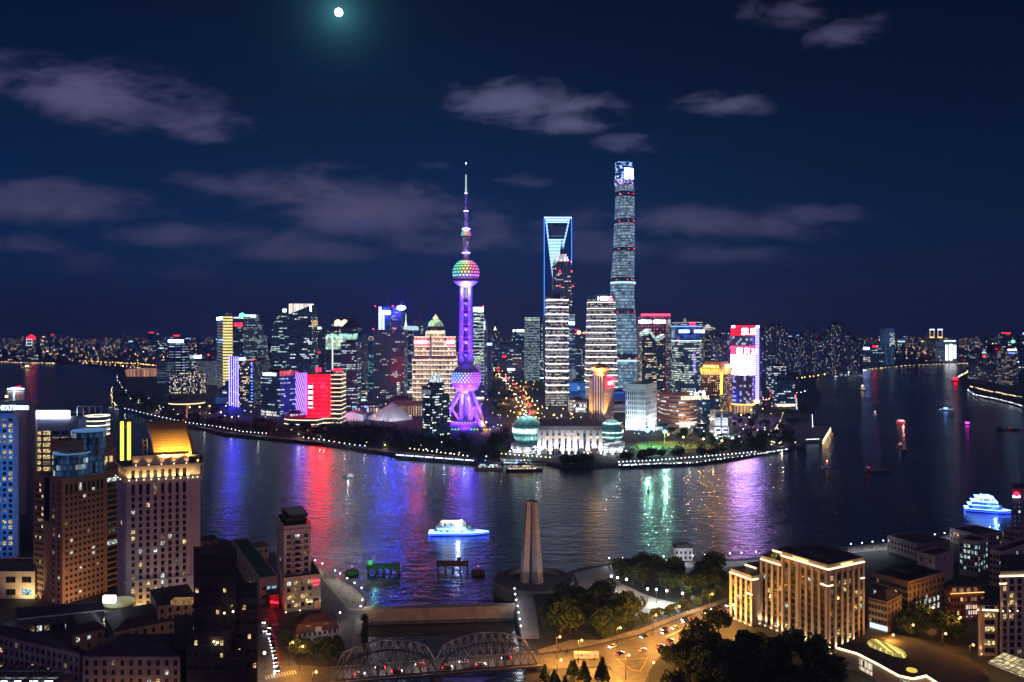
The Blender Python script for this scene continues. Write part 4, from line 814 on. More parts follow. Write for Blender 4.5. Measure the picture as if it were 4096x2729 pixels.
# tallest twisting tower
D = 2150; r = thing('skyscraper', 'tallest tower, twisting and glassy with rings of lit storeys', 'skyscraper', (PX(2505, D), D + 40, 4))
def st_mat(nm, wall, hc, hs, lit, s):
    return fac(nm, wall, (.03, .06, .08), 5.2, 9., 1.2, .7, lit, .12, s=s, dim=.14, a=(.45, .74, 1.), b=(.85, .97, 1.), hb=(4.5, .22, hc, hs))
stA, stB = st_mat('glasszone_pale', (.05, .07, .075), (.55, .80, 1.), .42, .80, .17), st_mat('glasszone_teal', (.04, .08, .09), (.36, .72, 1.), .46, .85, .20)
stD = fac('mech_band', (.02, .03, .06), (.01, .015, .03), 3, 4.5, .9, .5, .06, .5, s=.5, **COOL)
# centre column and half width in photo pixels by row
prof = [(1700, 2507, 52), (1440, 2508, 52), (1300, 2506, 51), (1190, 2500, 52), (1125, 2500, 51), (1010, 2506, 46.5), (985, 2506, 46), (890, 2507, 43.5), (855, 2507, 42.5), (775, 2507.5, 41), (755, 2507, 40.5), (715, 2503, 39), (637, 2502, 38)]
def at_row(y):
    for (ya, ca, ha), (yb, cb, hb_) in zip(prof, prof[1:]):
        if ya >= y >= yb: f_ = (ya - y) / (ya - yb); return ca + (cb - ca) * f_, ha + (hb_ - ha) * f_
    return prof[-1][1:]
def st_ring(y, tw):
    c_, h_ = at_row(y); R0 = h_ * D / F; cx_ = PX(c_, D); o = []
    for i in range(36):
        a = 2 * math.pi * i / 36; rr = R0 * (.94 + .06 * math.cos(3 * (a - tw)))
        if abs(((a - tw - R(40) + math.pi) % (2 * math.pi)) - math.pi) < .10: rr *= .93      # the notch that winds up the tower
        o.append((cx_ + rr * math.cos(a), D + 40 + rr * math.sin(a)))
    return o
zones = [(1700, 1440, 1), (1418, 1255, 1), (1235, 1125, 1), (1108, 1000, 0), (985, 888, 0), (870, 777, 0), (757, 735, 0)]
def zone_mesh(ya, yb, mat, nm, n=6):
    m = MB()
    for k in range(n):
        y0, y1 = ya + (yb - ya) * k / n, ya + (yb - ya) * (k + 1) / n
        A_, B_ = st_ring(y0, -R(120) * (1700 - y0) / 1060), st_ring(y1, -R(120) * (1700 - y1) / 1060)
        z0, z1 = max(4, PZ(y0, D)), PZ(y1, D); u = 0
        for i in range(36):
            j = (i + 1) % 36; L = math.hypot(A_[j][0] - A_[i][0], A_[j][1] - A_[i][1])
            m.face([(*A_[i], z0), (*A_[j], z0), (*B_[j], z1), (*B_[i], z1)], 0, [(u, z0), (u + L, z0), (u + L, z1), (u, z1)]); u += L
        if k == n - 1: m.face([(*b, z1) for b in B_], 0, [(0, 0)] * 36)
    return m.build(nm, [mat], r)
for i, (ya, yb, k) in enumerate(zones):
    zone_mesh(ya, yb, stB if k else stA, 'glass_zone')
    nx = zones[i + 1][0] if i + 1 < len(zones) else 735
    if yb - nx > 3: zone_mesh(yb, nx, stD, 'mechanical_band', 1)
    c_, h_ = at_row(yb); zz = PZ(yb - 7, D)
    for f_ in (-.62, .22, .75): bulb(r, (PX(c_, D) + h_ * D / F * f_, D + 40 - h_ * D / F * math.sqrt(1 - f_ * f_) - 1, zz), 1.3)
    if i in (0, 2): MB().lathe([(h_ * D / F * 1.01, PZ(yb + 8, D)), (h_ * D / F * 1.01, PZ(yb, D))], PX(c_, D), D + 40, 36).build('lit_ring', [glow_mat('ring_aqua', (.60, 1., .95), 1.0)], r)
zone_mesh(735, 640, fac('st_top', (.015, .03, .09), (.01, .03, .10), 4, 4.5, .8, .6, .4, .2, s=1.5, a=(.25, .4, 1.), b=(.7, .85, 1.), hb=(9, .12, (.12, .3, 1.), 1.2)), 'glass_crown', 4)
c_, h_ = at_row(690); m = MB(); Rr = h_ * D / F * 1.03
m.lathe([(Rr, PZ(708, D)), (Rr, PZ(668, D))], PX(c_, D), D + 40, 16, a0=R(268), a1=R(345)); m.build('crown_screen', [glow_mat('crown_white', (.35, .50, 1.), 26)], r)
m = MB(); m.lathe([(Rr, PZ(733, D)), (Rr, PZ(714, D))], PX(c_, D), D + 40, 10, a0=R(185), a1=R(262)); m.build('crown_glow', [fac('violet_glow', (.3, .3, .8), (.3, .3, .9), 5, 5, .9, .9, .55, 0, a=(.35, .3, 1.), b=(.8, .8, 1.), s=1.3)], r)
# amber crowned pair between the banded towers
D = 2500; p = flat(A3(1566), A3(1672), D, 40); r = tower('dark tower with amber flood lamps on its roof between the banded twins', p, PZ(B2(418), D), fac('c8', (.04, .04, .07), NAVY, 3, 4.2, .7, .5, .12, .6, s=.8, **COOL), par=False)
for x, y, mm in ((1604, 405, GLOW_ORANGE), (1580, 418, GLOW_RED), (1660, 418, GLOW_RED)): bulb(r, (PX(A3(x), D), D + 4, PZ(B2(y), D)), 6 if y < 410 else 3.5, mm, 'roof_lamp')
MB().extr([(PX(A3(x), D), PZ(B2(y), D)) for x, y in ((1636, 415), (1676, 415), (1676, 370), (1668, 388), (1652, 398), (1636, 402))], D + 3, D + 8).build('amber_fin', [fac('amber_cells', (.3, .2, .05), (.3, .2, .05), 2.5, 60, .6, 1, 1, 0, a=(1., .6, .15), b=(1., .7, .3), s=1.3)], r)
panel(r, 'lit_column', p, 'R', .55, .66, PZ(B2(730), D), PZ(B2(560), D), fac('col_lit', (.05, .08, .12), NAVY, 3, 4.2, .6, .6, .7, 0, s=.9, **COOL), 1)
D = 2000; p = flat(A3(1516), A3(1578), D, 40); tower('low pale glass block right of the taller banded twin', p, PZ(B2(735), D), fac('c9', (.25, .3, .36), (.1, .15, .2), 2.4, 40, .5, 1, 1, 0, a=(.5, .6, .7), b=(.6, .7, .8), s=.35), name='office_building', cat='building')
D = 1720; p = flat(A3(1520), A3(1660), D, 30); r = tower('low blue glass hall with a white sign between the banded twins', p, PZ(B2(845), D), fac('c10', (.02, .06, .2), (.02, .07, .25), 20, 20, .9, .9, 1, 0, a=(.015, .08, .34), b=(.02, .10, .38), s=.8), name='mall_building', cat='building')
panel(r, 'sign', p, 'R', .48, .66, PZ(B2(920), D), PZ(B2(888), D), fac('bars_white', (.2, .3, .5), NAVY, 60, 5.5, 1.2, .6, 1, 0, a=(.5, .8, 1.), b=(.6, .9, 1.), s=1.6), .8)
D = 1640; p = flat(A3(1518), A3(1672), D, 40); r = tower('bright glazed shopping podium at the foot of the banded twins', p, PZ(B2(1010), D), fac('c11', (.35, .30, .24), (.3, .25, .2), 6, 6, .8, .7, .8, .3, a=(1., .85, .6), b=(1., .95, .8), s=.6), name='mall_building', cat='building')
panel(r, 'shop_front', p, 'R', .25, .95, 5, 22, fac('shop', (.5, .5, .5), (.5, .5, .5), 4, 7, .8, .7, .9, 0, a=(1., .95, .9), b=(.9, 1., 1.), s=1.6), .8)
D = 1850; p = flat(A3(1916), A3(2024), D, 40); r = tower('blue lit glass box behind the amber domed hotel', p, PZ(B2(935), D), fac('c12', (.01, .03, .16), (.01, .04, .2), 25, 25, .95, .95, 1, 0, a=(.01, .05, .32), b=(.015, .06, .38), s=.9), name='mall_building', cat='building')
D = 1640; p = flat(A3(1912), A3(2026), D, 60); tower('low brick and louvre block behind the white gridded building', p, PZ(B2(1045), D), fac('c13', (.28, .20, .17), (.1, .08, .08), 60, 3.4, 1.2, .45, 1, 0, a=(.5, .42, .40), b=(.5, .44, .40), s=.45), name='office_building', cat='building')

# ------------------------------------------------------------------ sphere tower
D = 1356; sx0, sy0 = PX(1864, D), D + 0.
r = thing('broadcast_tower', 'violet lit broadcast tower with two LED dotted spheres on slanting legs', 'tower', (sx0, sy0, 4)); PT = r
VIO = pbr('tower_concrete', (.52, .46, .66), .55, var=.12, scale=.15)
z = lambda y: PZ(y, D)
cols = [(sx0 + 8.2 * math.cos(a), sy0 + 8.2 * math.sin(a)) for a in (R(200), R(335), R(90))]
for cx_, cy_ in cols: MB().lathe([(3.9, 16), (3.9, 246)], cx_, cy_, 20).build('column', [VIO], r, smooth=True)
for zy in (88, 205, 355, 492, 630, 760):
    zz = z(1160 + zy / 2.613)
    MB().lathe([(0, zz - 2.6), (7.2, zz - 2.6), (7.4, zz - .5), (0, zz - .5)], sx0, sy0, 20).build('ring_deck', [pbr('deck_violet', (.25, .18, .3), .5)], r)
    if zy != 760:
        MB().sphere((sx0, sy0 - 1.5, zz - 7.5), 4.2, 14, 8, lo=-90, hi=20).build('small_sphere', [pbr('white_shell', (.8, .8, .85), .4)], r, smooth=True)
        bulb(r, (sx0 + 5.5, sy0 - 7, zz + .2), 1.); bulb(r, (sx0 - 5.5, sy0 - 8.5, zz + .2), .8)
        light('shaft_lamp', 'POINT', (sx0, sy0 - 7.5, zz - 14), 4000, (.13, .05, 1.), r, .5)
# lower + upper spheres
def dots_mat(nm, n, rows, lo, hi, base):
    """shell studded with rows of LED discs running through the rainbow round the sphere"""
    m, t = newmat(nm); pos = t.n('ShaderNodeTexCoord').outputs['Object']; x, y, zz = t.sep(pos)
    aa = t.m('ARCTAN2', y, x); rr = t.m('SQRT', t.m('ADD', t.m('MULTIPLY', x, x), t.m('MULTIPLY', y, y))); la = t.m('ARCTAN2', zz, rr)
    lv = t.m('MULTIPLY', t.m('SUBTRACT', la, R(lo)), rows / R(hi - lo)); row = t.m('FLOOR', lv)
    nu = t.m('ADD', t.m('MULTIPLY', aa, n / (2 * math.pi)), t.m('MULTIPLY', t.m('MODULO', row, 2.), .5))
    du = t.m('MULTIPLY', t.m('SUBTRACT', t.m('FRACT', nu), .5), t.m('COSINE', la)); du = t.m('MULTIPLY', du, (2 * math.pi / n) / (R(hi - lo) / rows)); dv = t.m('SUBTRACT', t.m('FRACT', lv), .5)
    dist = t.m('SQRT', t.m('ADD', t.m('MULTIPLY', du, du), t.m('MULTIPLY', dv, dv)))
    inb = t.m('MULTIPLY', t.m('GREATER_THAN', lv, 0.), t.m('LESS_THAN', lv, float(rows)))
    dot = t.m('MULTIPLY', t.m('LESS_THAN', dist, .34), inb)
    hue = t.m('FRACT', t.m('ADD', t.m('MULTIPLY', aa, -.22), t.m('MULTIPLY', la, .12)))
    rp = t.n('ShaderNodeValToRGB'); t.put(rp.inputs[0], t.mr(aa, -2.75, -.35, 0., 1., False)); e_ = rp.color_ramp.elements
    e_[0].position = 0.; e_[0].color = (.02, .75, .62, 1); e_[1].position = 1.; e_[1].color = (.75, .05, .55, 1)
    for p_, c in ((.25, (.08, .75, .35)), (.42, (.55, .85, .12)), (.55, (1., .75, .15)), (.72, (.95, .12, .35))): q_ = e_.new(p_); q_.color = (*c, 1)
    col = rp.outputs[0]
    b = t.n('ShaderNodeBsdfPrincipled'); b.inputs['Base Color'].default_value = (*base, 1); b.inputs['Roughness'].default_value = .35
    ec = t.mix(dot, t.vm('SCALE', col, t.m('MULTIPLY', inb, .10)), t.mix(.10, col, (1, 1, .95, 1)))
    t.put(b.inputs['Emission Color'], ec); t.put(b.inputs['Emission Strength'], t.m('ADD', .3, t.m('MULTIPLY', dot, 1.35))); out(t, b.outputs[0]); return m
def ball(cz, rad, lo, hi, mat, nm): return MB().sphere((sx0, sy0, cz), rad, 40, 20, lo=lo, hi=hi).build(nm, [mat], r, smooth=True, loc=(sx0, sy0, cz))
zc, rad = z(1516), 25.4
ball(zc, rad, -35, 90, dots_mat('sphere_leds_lower', 26, 5, -14, 28, (.35, .30, .45)), 'lower_sphere')
ball(zc, rad - .02, -90, -35, VIO, 'lower_sphere_bowl')
MB().lathe([(rad * math.cos(R(42)), zc + rad * math.sin(R(42)) + .3), (rad * .62, zc + rad * .80), (rad * .50, zc + rad * .88), (10, zc + rad + 1)], sx0, sy0, 32).build('sphere_cap', [VIO], r, smooth=True)
zc2, rad2 = z(1092), 22.9
ball(zc2, rad2, -22, 90, dots_mat('sphere_leds_upper', 24, 6, -19, 62, (.30, .28, .40)), 'upper_sphere')
MB().lathe([(rad2 * .92, z(1118)), (rad2 * .94, z(1126)), (rad2 * .88, z(1128))], sx0, sy0, 36).build('sphere_belt', [pbr('deck_violet', (.25, .18, .3), .5)], r)
MB().lathe([(0, z(1151)), (7, z(1149)), (14, z(1141)), (rad2 * .88, z(1128))], sx0, sy0, 36).build('sphere_bowl', [pbr('white_shell', (.8, .8, .85), .4)], r, smooth=True)
# shaft above, small sphere, mast
shf = fac('lattice', (.30, .22, .5), (.10, .05, .2), 1.6, 2.2, .55, .55, .5, 0, a=(.6, .3, .9), b=(.9, .8, 1.), s=.9)
MB().lathe([(5.6, z(1052)), (5.4, z(1014))], sx0, sy0, 16).build('neck', [VIO], r, smooth=True)
MB().lathe([(5.2, z(1012)), (5.0, z(950))], sx0, sy0, 16).build('lattice_shaft', [shf], r)
MB().sphere((sx0, sy0, z(938)), 8.4, 24, 14, lo=-45, hi=90).build('small_top_sphere', [dots_mat('sphere_leds_small', 18, 4, -22, 50, (.3, .28, .4))], r, smooth=True, loc=(sx0, sy0, z(938)))
MB().lathe([(0, z(953)), (4, z(952)), (6.1, z(947.5))], sx0, sy0, 20).build('top_bowl', [glow_mat('bowl_lilac', (.75, .6, 1.), 1.5)], r)
for yy, rr, k in ((1012, 7.6, 3.2), (916, 7.6, 4.), (845, 4.6, 3.), (774, 3.2, 2.)):
    MB().lathe([(0, z(yy) - .6), (rr, z(yy) - .3), (rr * .8, z(yy) + .9), (0, z(yy) + 1.2)], sx0, sy0, 16).build('ring_light', [glow_mat('ring_lilac%d' % yy, (.72, .55, 1.), k)], r)
    light('ring_lamp', 'POINT', (sx0, sy0 - rr - 1.5, z(yy) + 1), 2500, (.45, .2, 1.), r, .5)
MB().lathe([(3.3, z(925)), (2.9, z(847))], sx0, sy0, 12).build('mast_lower', [fac('mast_violet', (.25, .15, .6), (.1, .05, .3), 1.2, 2.4, .6, .6, .6, 0, a=(.25, .12, .9), b=(.6, .5, 1.), s=.9)], r)
MB().lathe([(1.9, z(845)), (1.5, z(776))], sx0, sy0, 10).build('mast_upper', [fac('mast_indigo', (.12, .08, .5), (.08, .05, .4), 1.2, 2.4, .6, .6, .7, 0, a=(.14, .10, .75), b=(.3, .25, 1.), s=.7)], r)
MB().lathe([(.5, z(774)), (1.5, z(768)), (1.2, z(730)), (1., z(700)), (.5, z(698))], sx0, sy0, 10).build('antenna', [glow_mat('antenna_mint', (.55, .78, .72), .75)], r)
MB().lathe([(.45, z(698)), (.3, z(656))], sx0, sy0, 8).build('antenna_tip', [pbr('antenna_grey', (.3, .3, .35), .5)], r); bulb(r, (sx0, sy0, z(654)), 1.1, GLOW_W)
# slanting legs with ball joints
for nm_, top_, mid, foot in (('a', (-9, -6, 68), (-24.5, -14, 41), None), ('b', (6, -9, 68), (15, -24, 42), (27, -38, 4)), ('c', (9, 8, 66), (20, 20, 40), (30, 30, 4))):
    T_, M_ = Vector((sx0 + top_[0], sy0 + top_[1], top_[2])), Vector((sx0 + mid[0], sy0 + mid[1], mid[2]))
    MB().tube(T_, M_, 3.6, 3.6, 14).build('slanting_leg', [VIO], r, smooth=False)
    MB().sphere(tuple(M_), 5., 14, 10).build('leg_joint', [VIO], r, smooth=True)
    MB().tube(M_, (sx0 + mid[0] * .35, sy0 + mid[1] * .35, 16), 2., 2., 10).build('brace', [VIO], r)
    f_ = foot or (-38, -26, 4)
    MB().tube(M_, (sx0 + f_[0], sy0 + f_[1], f_[2]), 3.6, 3.4, 14).build('slanting_leg', [VIO], r)
MB().lathe([(34, 4), (33, 9), (29, 13), (29, 16.5), (0, 17)], sx0, sy0, 48).build('base_disc', [pbr('base_pink', (.35, .25, .38), .6)], r)
for k in range(36):
    a = 2 * math.pi * k / 36
    if math.sin(a) < .3: bulb(r, (sx0 + 27.5 * math.cos(a), sy0 + 27.5 * math.sin(a), 17.2), .6, glow_mat('lamp_lilac', (.7, .5, 1.), 4), 'rim_lamp')
for k in range(14): bulb(r, (sx0 - 26 + k * 5.2, sy0 - 31.5, 6.5), .8, GLOW_GREEN if k % 3 else GLOW_YEL, 'garden_lamp')
for ax, hgt, e, cone in ((-60, 60, 900000, 60), (55, 62, 900000, 60), (0, 40, 260000, 70), (-48, 130, 1500000, 30), (44, 135, 1500000, 30), (-40, 210, 2300000, 20), (38, 215, 2300000, 20)):
    light('tower_flood', 'SPOT', (sx0 + ax, sy0 - 62, 7), e * 2.4, (.085, .022, 1.), r, 2., (sx0, sy0, hgt), cone)
light('bowl_flood', 'POINT', (sx0 + 1, sy0 - 12, 56), 9000, (.75, .6, 1.), r, 1.); light('bowl_flood', 'POINT', (sx0 + .5, sy0 - 15, z(1160)), 12000, (.9, .85, 1.), r, 1.)
# ------------------------------------------------------------------ right of centre: hotel, gridded block, convention hall
AMB = pbr('amber_stone', (.55, .42, .28), .6)
D = 1440; p = corner(A3(1694), A3(1838), A3(1916), D, 35); zt = PZ(B2(820), D)
r = thing('hotel_tower', 'amber floodlit hotel tower crowned with a lotus cup and golden dome', 'tower', cen(p))
fh = fac('hotel_stone', (.42, .32, .22), (.03, .02, .02), 4.4, 3.4, .45, .38, .12, .3, s=.7, rough=.7, **WARM)
MB().prism(p, 4, zt, 0, 1).build('wall', [fh, ROOF], r)
q = corner(A3(1722), A3(1822), A3(1845), D - 5, 35); MB().prism(q, 4, PZ(B2(792), D), 0, 1).build('centre_bay', [fac('hotel_stripes', (.55, .45, .40), (.02, .02, .03), 5.2, 60, .55, 1., 0, 0, rough=.6), ROOF], r)
ccx, ccy = cen(p)[0] - 4, cen(p)[1] - 8; zz = lambda y: PZ(B2(y), D)
MB().lathe([(13, zz(822)), (13, zz(790))], ccx, ccy, 16).build('crown_base', [AMB], r)
MB().lathe([(13.5, zz(790)), (12.5, zz(765)), (16, zz(745)), (20, zz(722)), (17, zz(714))], ccx, ccy, 24).build('lotus_cup', [AMB], r, smooth=False)
MB().lathe([(13.2, zz(755)), (14.6, zz(748))], ccx, ccy, 24).build('led_ring', [GLOW_BLUE], r)
MB().lathe([(15.5, zz(712)), (14, zz(700)), (9, zz(688)), (3, zz(682)), (1, zz(680))], ccx, ccy, 24).build('dome', [pbr('gold_dome', (.8, .5, .12), .35, .6)], r, smooth=True)
MB().tube((ccx, ccy, zz(682)), (ccx, ccy, zz(622)), 1., .4, 6).tube((ccx - 3, ccy, zz(640)), (ccx + 3, ccy, zz(640)), .4, .4, 5).build('spire', [pbr('gold_dome', (.8, .5, .12), .35, .6)], r)
panel(r, 'sign', p, 'R', .05, .95, zt - 16, zt + 2, SIGN_R, 1.2); ftext(r, p, 'R', .5, zt - 12, '100年', 11, glow_mat('sign_coral', (1., .4, .3), 4), width=22, off=2.2)
light('crown_lamp', 'POINT', (ccx, ccy - 22, zz(770)), 26000, (1., .55, .14), r, 1.); light('crown_lamp', 'POINT', (ccx - 16, ccy - 16, zz(725)), 14000, (1., .6, .15), r, 1.)
c0 = Vector((p[0][0], p[0][1] - 12, 5))
light('corner_flood', 'SPOT', c0 + Vector((4, 0, 0)), 420000, (1., .52, .12), r, 1., (p[0][0] + 2, p[0][1], 70), 60); light('corner_flood', 'SPOT', (p[3][0] - 6, p[3][1] - 18, 5), 260000, (1., .52, .12), r, 1., (p[3][0] + 3, p[3][1], 70), 60)
light('bay_flood', 'SPOT', (q[0][0] - 8, q[0][1] - 26, 8), 160000, (1., .75, .5), r, 1., (q[0][0] - 8, q[0][1], 50), 70)
# white gridded block
D = 1290; p = corner(A4(230), A4(411), A4(510), D, 30); zt = PZ(B2(868), D)
r = tower('white floodlit block with a grid of tall narrow windows', p, zt - 9, fac('white_grid', (.62, .68, .72), (.012, .02, .05), 3.3, 8.0, .52, .76, .06, .3, s=.5, rough=.55, a=(.5, .7, 1.), b=(.8, .9, 1.)), name='office_building', cat='building', par=False)
MB().prism(p, zt - 9.01, zt, 0, 1).build('attic_wall', [pbr('white_stone', (.62, .68, .72), .6), ROOF], r)
for f_ in (.15, .5, .85):
    a, b, _ = seg(p, 'L', f_, f_, 14); light('facade_flood', 'SPOT', (a.x, a.y, 5), 75000, (.80, .95, 1.), r, 1.5, (*seg(p, 'L', f_, f_, 0)[0], 34), 110)
a, b, _ = seg(p, 'R', .5, .5, 14); light('facade_flood', 'SPOT', (a.x, a.y, 5), 110000, (.85, .95, 1.), r, 1.5, (*seg(p, 'R', .5, .5, 0)[0], 34), 120)
D = 1330; p = flat(A4(455), A4(660), D, 30); r = tower('low white finned annex right of the gridded block', p, PZ(B2(1248), D), fac('annex', (.5, .55, .55), NAVY, 3.4, 30, .5, .9, .2, 0, s=.5, **COOL), name='office_building', cat='building')
light('annex_flood', 'SPOT', (cen(p)[0] - 14, D - 12, 5), 26000, (.85, .95, 1.), r, 1., (cen(p)[0] - 14, D, 14), 110)
# convention hall with two globes
C3x = lambda x: 2000 + x / 3.363; C3y = lambda y: 1560 + y / 3.363
D = 1075; r = thing('convention_hall', 'white colonnaded hall with a teal glass globe at each end on the waterfront', 'building', (PX(C3x(940), D), D + 30, 4))
zz = lambda y: PZ(C3y(y), D); xx = lambda x: PX(C3x(x), D)
HS = pbr('hall_stone', (.68, .66, .64), .6, var=.1)
MB().prism([(xx(520), D + 3), (xx(1365), D + 3), (xx(1420), D + 85), (xx(560), D + 85)], 4, zz(540), 0, 1).build('wall', [fac('hall_glass', (.45, .43, .42), (.02, .025, .045), 2.3, 3.5, .85, .8, .22, .4, s=.7, **WARM), ROOF], r)
MB().prism([(xx(510), D - 2), (xx(1372), D - 2), (xx(1425), D + 90), (xx(556), D + 90)], zz(540) + .01, zz(486), 0, 1, bottom=True).build('parapet', [pbr('hall_parapet', (.30, .28, .31), .7), pbr('violet_roof', (.10, .075, .11), .7)], r)
for i, x in enumerate((528, 596, 677, 758, 842, 925, 1010, 1095, 1180, 1265, 1352)):
    m = MB(); m.box(xx(x) - 2.5, xx(x) + 2.5, D - 1.6, D + 2.98, 4, zz(556)).box(xx(x) - 3.4, xx(x) + 3.4, D - 1.9, D + 2.97, zz(556), zz(541)); m.build('pier', [HS], r)
    if i % 2 == 0 or i == 5: light('pier_flood', 'SPOT', (xx(x), D - 6.5, 4.8), 30000, (.95, .97, 1.), r, .5, (xx(x), D, 26), 100); bulb(r, (xx(x), D - 5, 4.9), .8, GLOW_W, 'flood_lamp')
xs = (528, 596, 677, 758, 842, 925, 1010, 1095, 1180, 1265, 1352)
for a_, b_ in zip(xs, xs[1:]):
    xa, xb = xx(a_) + 3.4, xx(b_) - 3.4; c_ = (xa + xb) / 2; hw = (xb - xa) / 2
    MB().extr([(c_ + hw * math.cos(t_), zz(592) + hw * .9 * math.sin(t_)) for t_ in [math.pi * k / 10 for k in range(11)]] + [(xa, zz(556)), (xb, zz(556))], D + .5, D + 2.9).build('arch', [HS], r)
    MB().box(xa, xb, D + 1.2, D + 2.9, zz(660), zz(650)).build('spandrel', [HS], r)
    if int(a_) % 3: MB().box(c_ - 2.2, c_ + 2.2, D + 2., D + 2.9, zz(648), zz(628)).build('lit_sign', [fac('warm_fan', (.3, .2, .1), (.3, .2, .1), 9, 9, 1.2, 1.2, 1, 0, a=(1., .6, .2), b=(1., .7, .3), s=1.)], r)
def globe(cxp, cyp, rp, drum_y, nm, lit):
    cx_, cz_ = xx(cxp), zz(cyp); rr = rp / 3.363 * D / F; cy_ = D + 18
    m = MB(); m.sphere((cx_, cy_, cz_), rr, 40, 22, lo=-58, hi=90)
    m.build('glass_globe', [lit], r, smooth=True, loc=(cx_, cy_, cz_))
    zd = cz_ - rr * math.sin(R(58))
    MB().lathe([(rr * .98, 4), (rr * .98, zd - 8), (rr * 1.08, zd - 7.5), (rr * 1.08, zd - 1), (rr * .94, zd), (0, zd + .1)], cx_, cy_, 40).build('drum', [fac('drum_white', (.55, .55, .56), (.05, .05, .06), 3.2, 4, .7, .45, .25, .2, s=.8, **MIXW)], r)
    for k in range(5):
        a = R(200 + 35 * k); light('drum_flood', 'POINT', (cx_ + rr * 1.2 * math.cos(a), cy_ + rr * 1.2 * math.sin(a), 7), 4000, (.9, .95, 1.), r, .4); bulb(r, (cx_ + rr * 1.2 * math.cos(a), cy_ + rr * 1.2 * math.sin(a), 6), .7, GLOW_W, 'flood_lamp')
def globe_mat(nm, bands, cap, base):
    m, t = newmat(nm); o_ = t.n('ShaderNodeTexCoord').outputs['Object']; x, y, zq = t.sep(o_)
    aa = t.m('ARCTAN2', y, x); rr = t.m('SQRT', t.m('ADD', t.m('MULTIPLY', x, x), t.m('MULTIPLY', y, y))); la = t.m('ARCTAN2', zq, rr)
    gu, gv = t.m('FRACT', t.m('MULTIPLY', aa, 64 / (2 * math.pi))), t.m('FRACT', t.m('MULTIPLY', la, 30 / math.pi))
    line = t.m('MAXIMUM', t.m('LESS_THAN', gu, .16), t.m('LESS_THAN', gv, .16))
    cell = t.xyz(t.m('FLOOR', t.m('MULTIPLY', aa, 64 / (2 * math.pi))), t.m('FLOOR', t.m('MULTIPLY', la, 30 / math.pi)), 0.); rn = t.wn(cell, 3.)
    e = 0.
    for la0, wd, st in bands: e = t.m('ADD', t.m('MULTIPLY', t.mr(t.m('ABSOLUTE', t.m('SUBTRACT', la, R(la0))), R(wd), 0.), st), e)
    e = t.m('MULTIPLY', e, t.m('ADD', .5, rn)); e = t.m('ADD', e, t.m('MULTIPLY', t.mr(la, R(20), R(75), .05, cap), t.m('ADD', .35, rn)))
    b = t.n('ShaderNodeBsdfPrincipled'); t.put(b.inputs['Base Color'], t.mix(line, (*base, 1), (.25, .35, .36, 1))); b.inputs['Roughness'].default_value = .2
    t.put(b.inputs['Emission Color'], t.mix(t.m('MULTIPLY', line, .6), t.mix(t.mr(e, .3, 1.3), (.16, .52, .52, 1), (.85, 1., .97, 1)), (.05, .2, .2, 1))); t.put(b.inputs['Emission Strength'], t.m('MULTIPLY', e, 2.)); out(t, b.outputs[0]); return m
globe(368, 566, 204, 690, 'l', globe_mat('globe_teal', ((2, 16, 1.1), (-28, 16, .45)), .75, (.03, .16, .16)))
globe(1526, 577, 161, 715, 'r', globe_mat('globe_green', ((-2, 6, .85), (-27, 6, .95), (45, 9, .9)), .5, (.03, .13, .11)))

# ------------------------------------------------------------------ right cluster
D = 2020; p = flat(A4(366), A4(630), D, 60); zt = PZ(B2(250), D)
r = tower('wide tower dotted with red lamps and rimmed red along its roof', p, zt, fac('red_dots', (.06, .03, .05), (.03, .025, .04), 7.5, 7.5, .26, .26, .95, 0, a=(1., .06, .14), b=(1., .15, .2), s=1.6))
panel(r, 'led_rim', p, 'R', 0, 1, zt - 2, zt + 4, glow_mat('rim_red', (1., .05, .13), 2.5), 2)
for f0, tx in ((.02, '浦发'), (.51, '银行')):
    panel(r, 'sign', p, 'R', f0 + .12, f0 + .33, PZ(B2(320), D), PZ(B2(293), D), SIGN_W, 1.5); a, b, _ = seg(p, 'R', f0 + .05, f0 + .05, 1.5); MB().lathe([(0, PZ(B2(325), D)), (11, PZ(B2(318), D)), (11, PZ(B2(296), D)), (0, PZ(B2(289), D))], a.x, a.y, 12).build('sign_emblem', [SIGN_W], r)
D = 1800; X = lambda x: PX(A4(x), D); Z = lambda y: PZ(B2(y), D)
r = thing('skyscraper', 'dark tower whose lit glass roof zigzags like a folded sheet', 'skyscraper', (X(478), D + 30, 4))
MB().extr([(X(375), 4), (X(507), 4), (X(507), Z(488)), (X(446), Z(408)), (X(385), Z(436)), (X(375), Z(480))], D, D + 50, 0, 1).build('wall', [fac('zig', (.03, .035, .045), (.012, .015, .022), 2.6, 4.2, .7, .55, .20, .5, s=.9, **WARM), ROOF], r)
MB().extr([(X(507), 4), (X(580), 4), (X(580), Z(452)), (X(507), Z(488))], D + 1, D + 50, 0, 1).build('side_wall', [fac('zig2', (.02, .025, .03), (.012, .015, .02), 3.4, 4.2, .6, .6, .34, .3, s=1., **WARM), ROOF], r)
zl = fac('zig_roof', (.3, .36, .34), (.25, .4, .36), 4, 4, .9, .85, 1, 0, a=(.5, .85, .75), b=(.8, 1., .9), s=.75)
MB().extr([(X(385), Z(436)), (X(446), Z(408)), (X(507), Z(488)), (X(507), Z(455)), (X(446), Z(372)), (X(385), Z(402))], D - 2, D + 48).build('lit_roof', [zl], r)
MB().extr([(X(507.5), Z(488)), (X(577), Z(448)), (X(577), Z(418)), (X(507.5), Z(455))], D - 1.9, D + 47).build('lit_roof', [zl], r)
D = 1900; X = lambda x: PX(A4(x), D); p = flat(A4(632), A4(922), D, 55)
r = tower('dark teal twin with swept wing roofs behind the blue signed tower', p, PZ(B2(330), D), fac('wing', (.02, .04, .06), TEAL, 2.6, 4.2, .7, .55, .28, .6, s=.65, a=(.5, .85, .85), b=(1., .85, .5)), par=False)
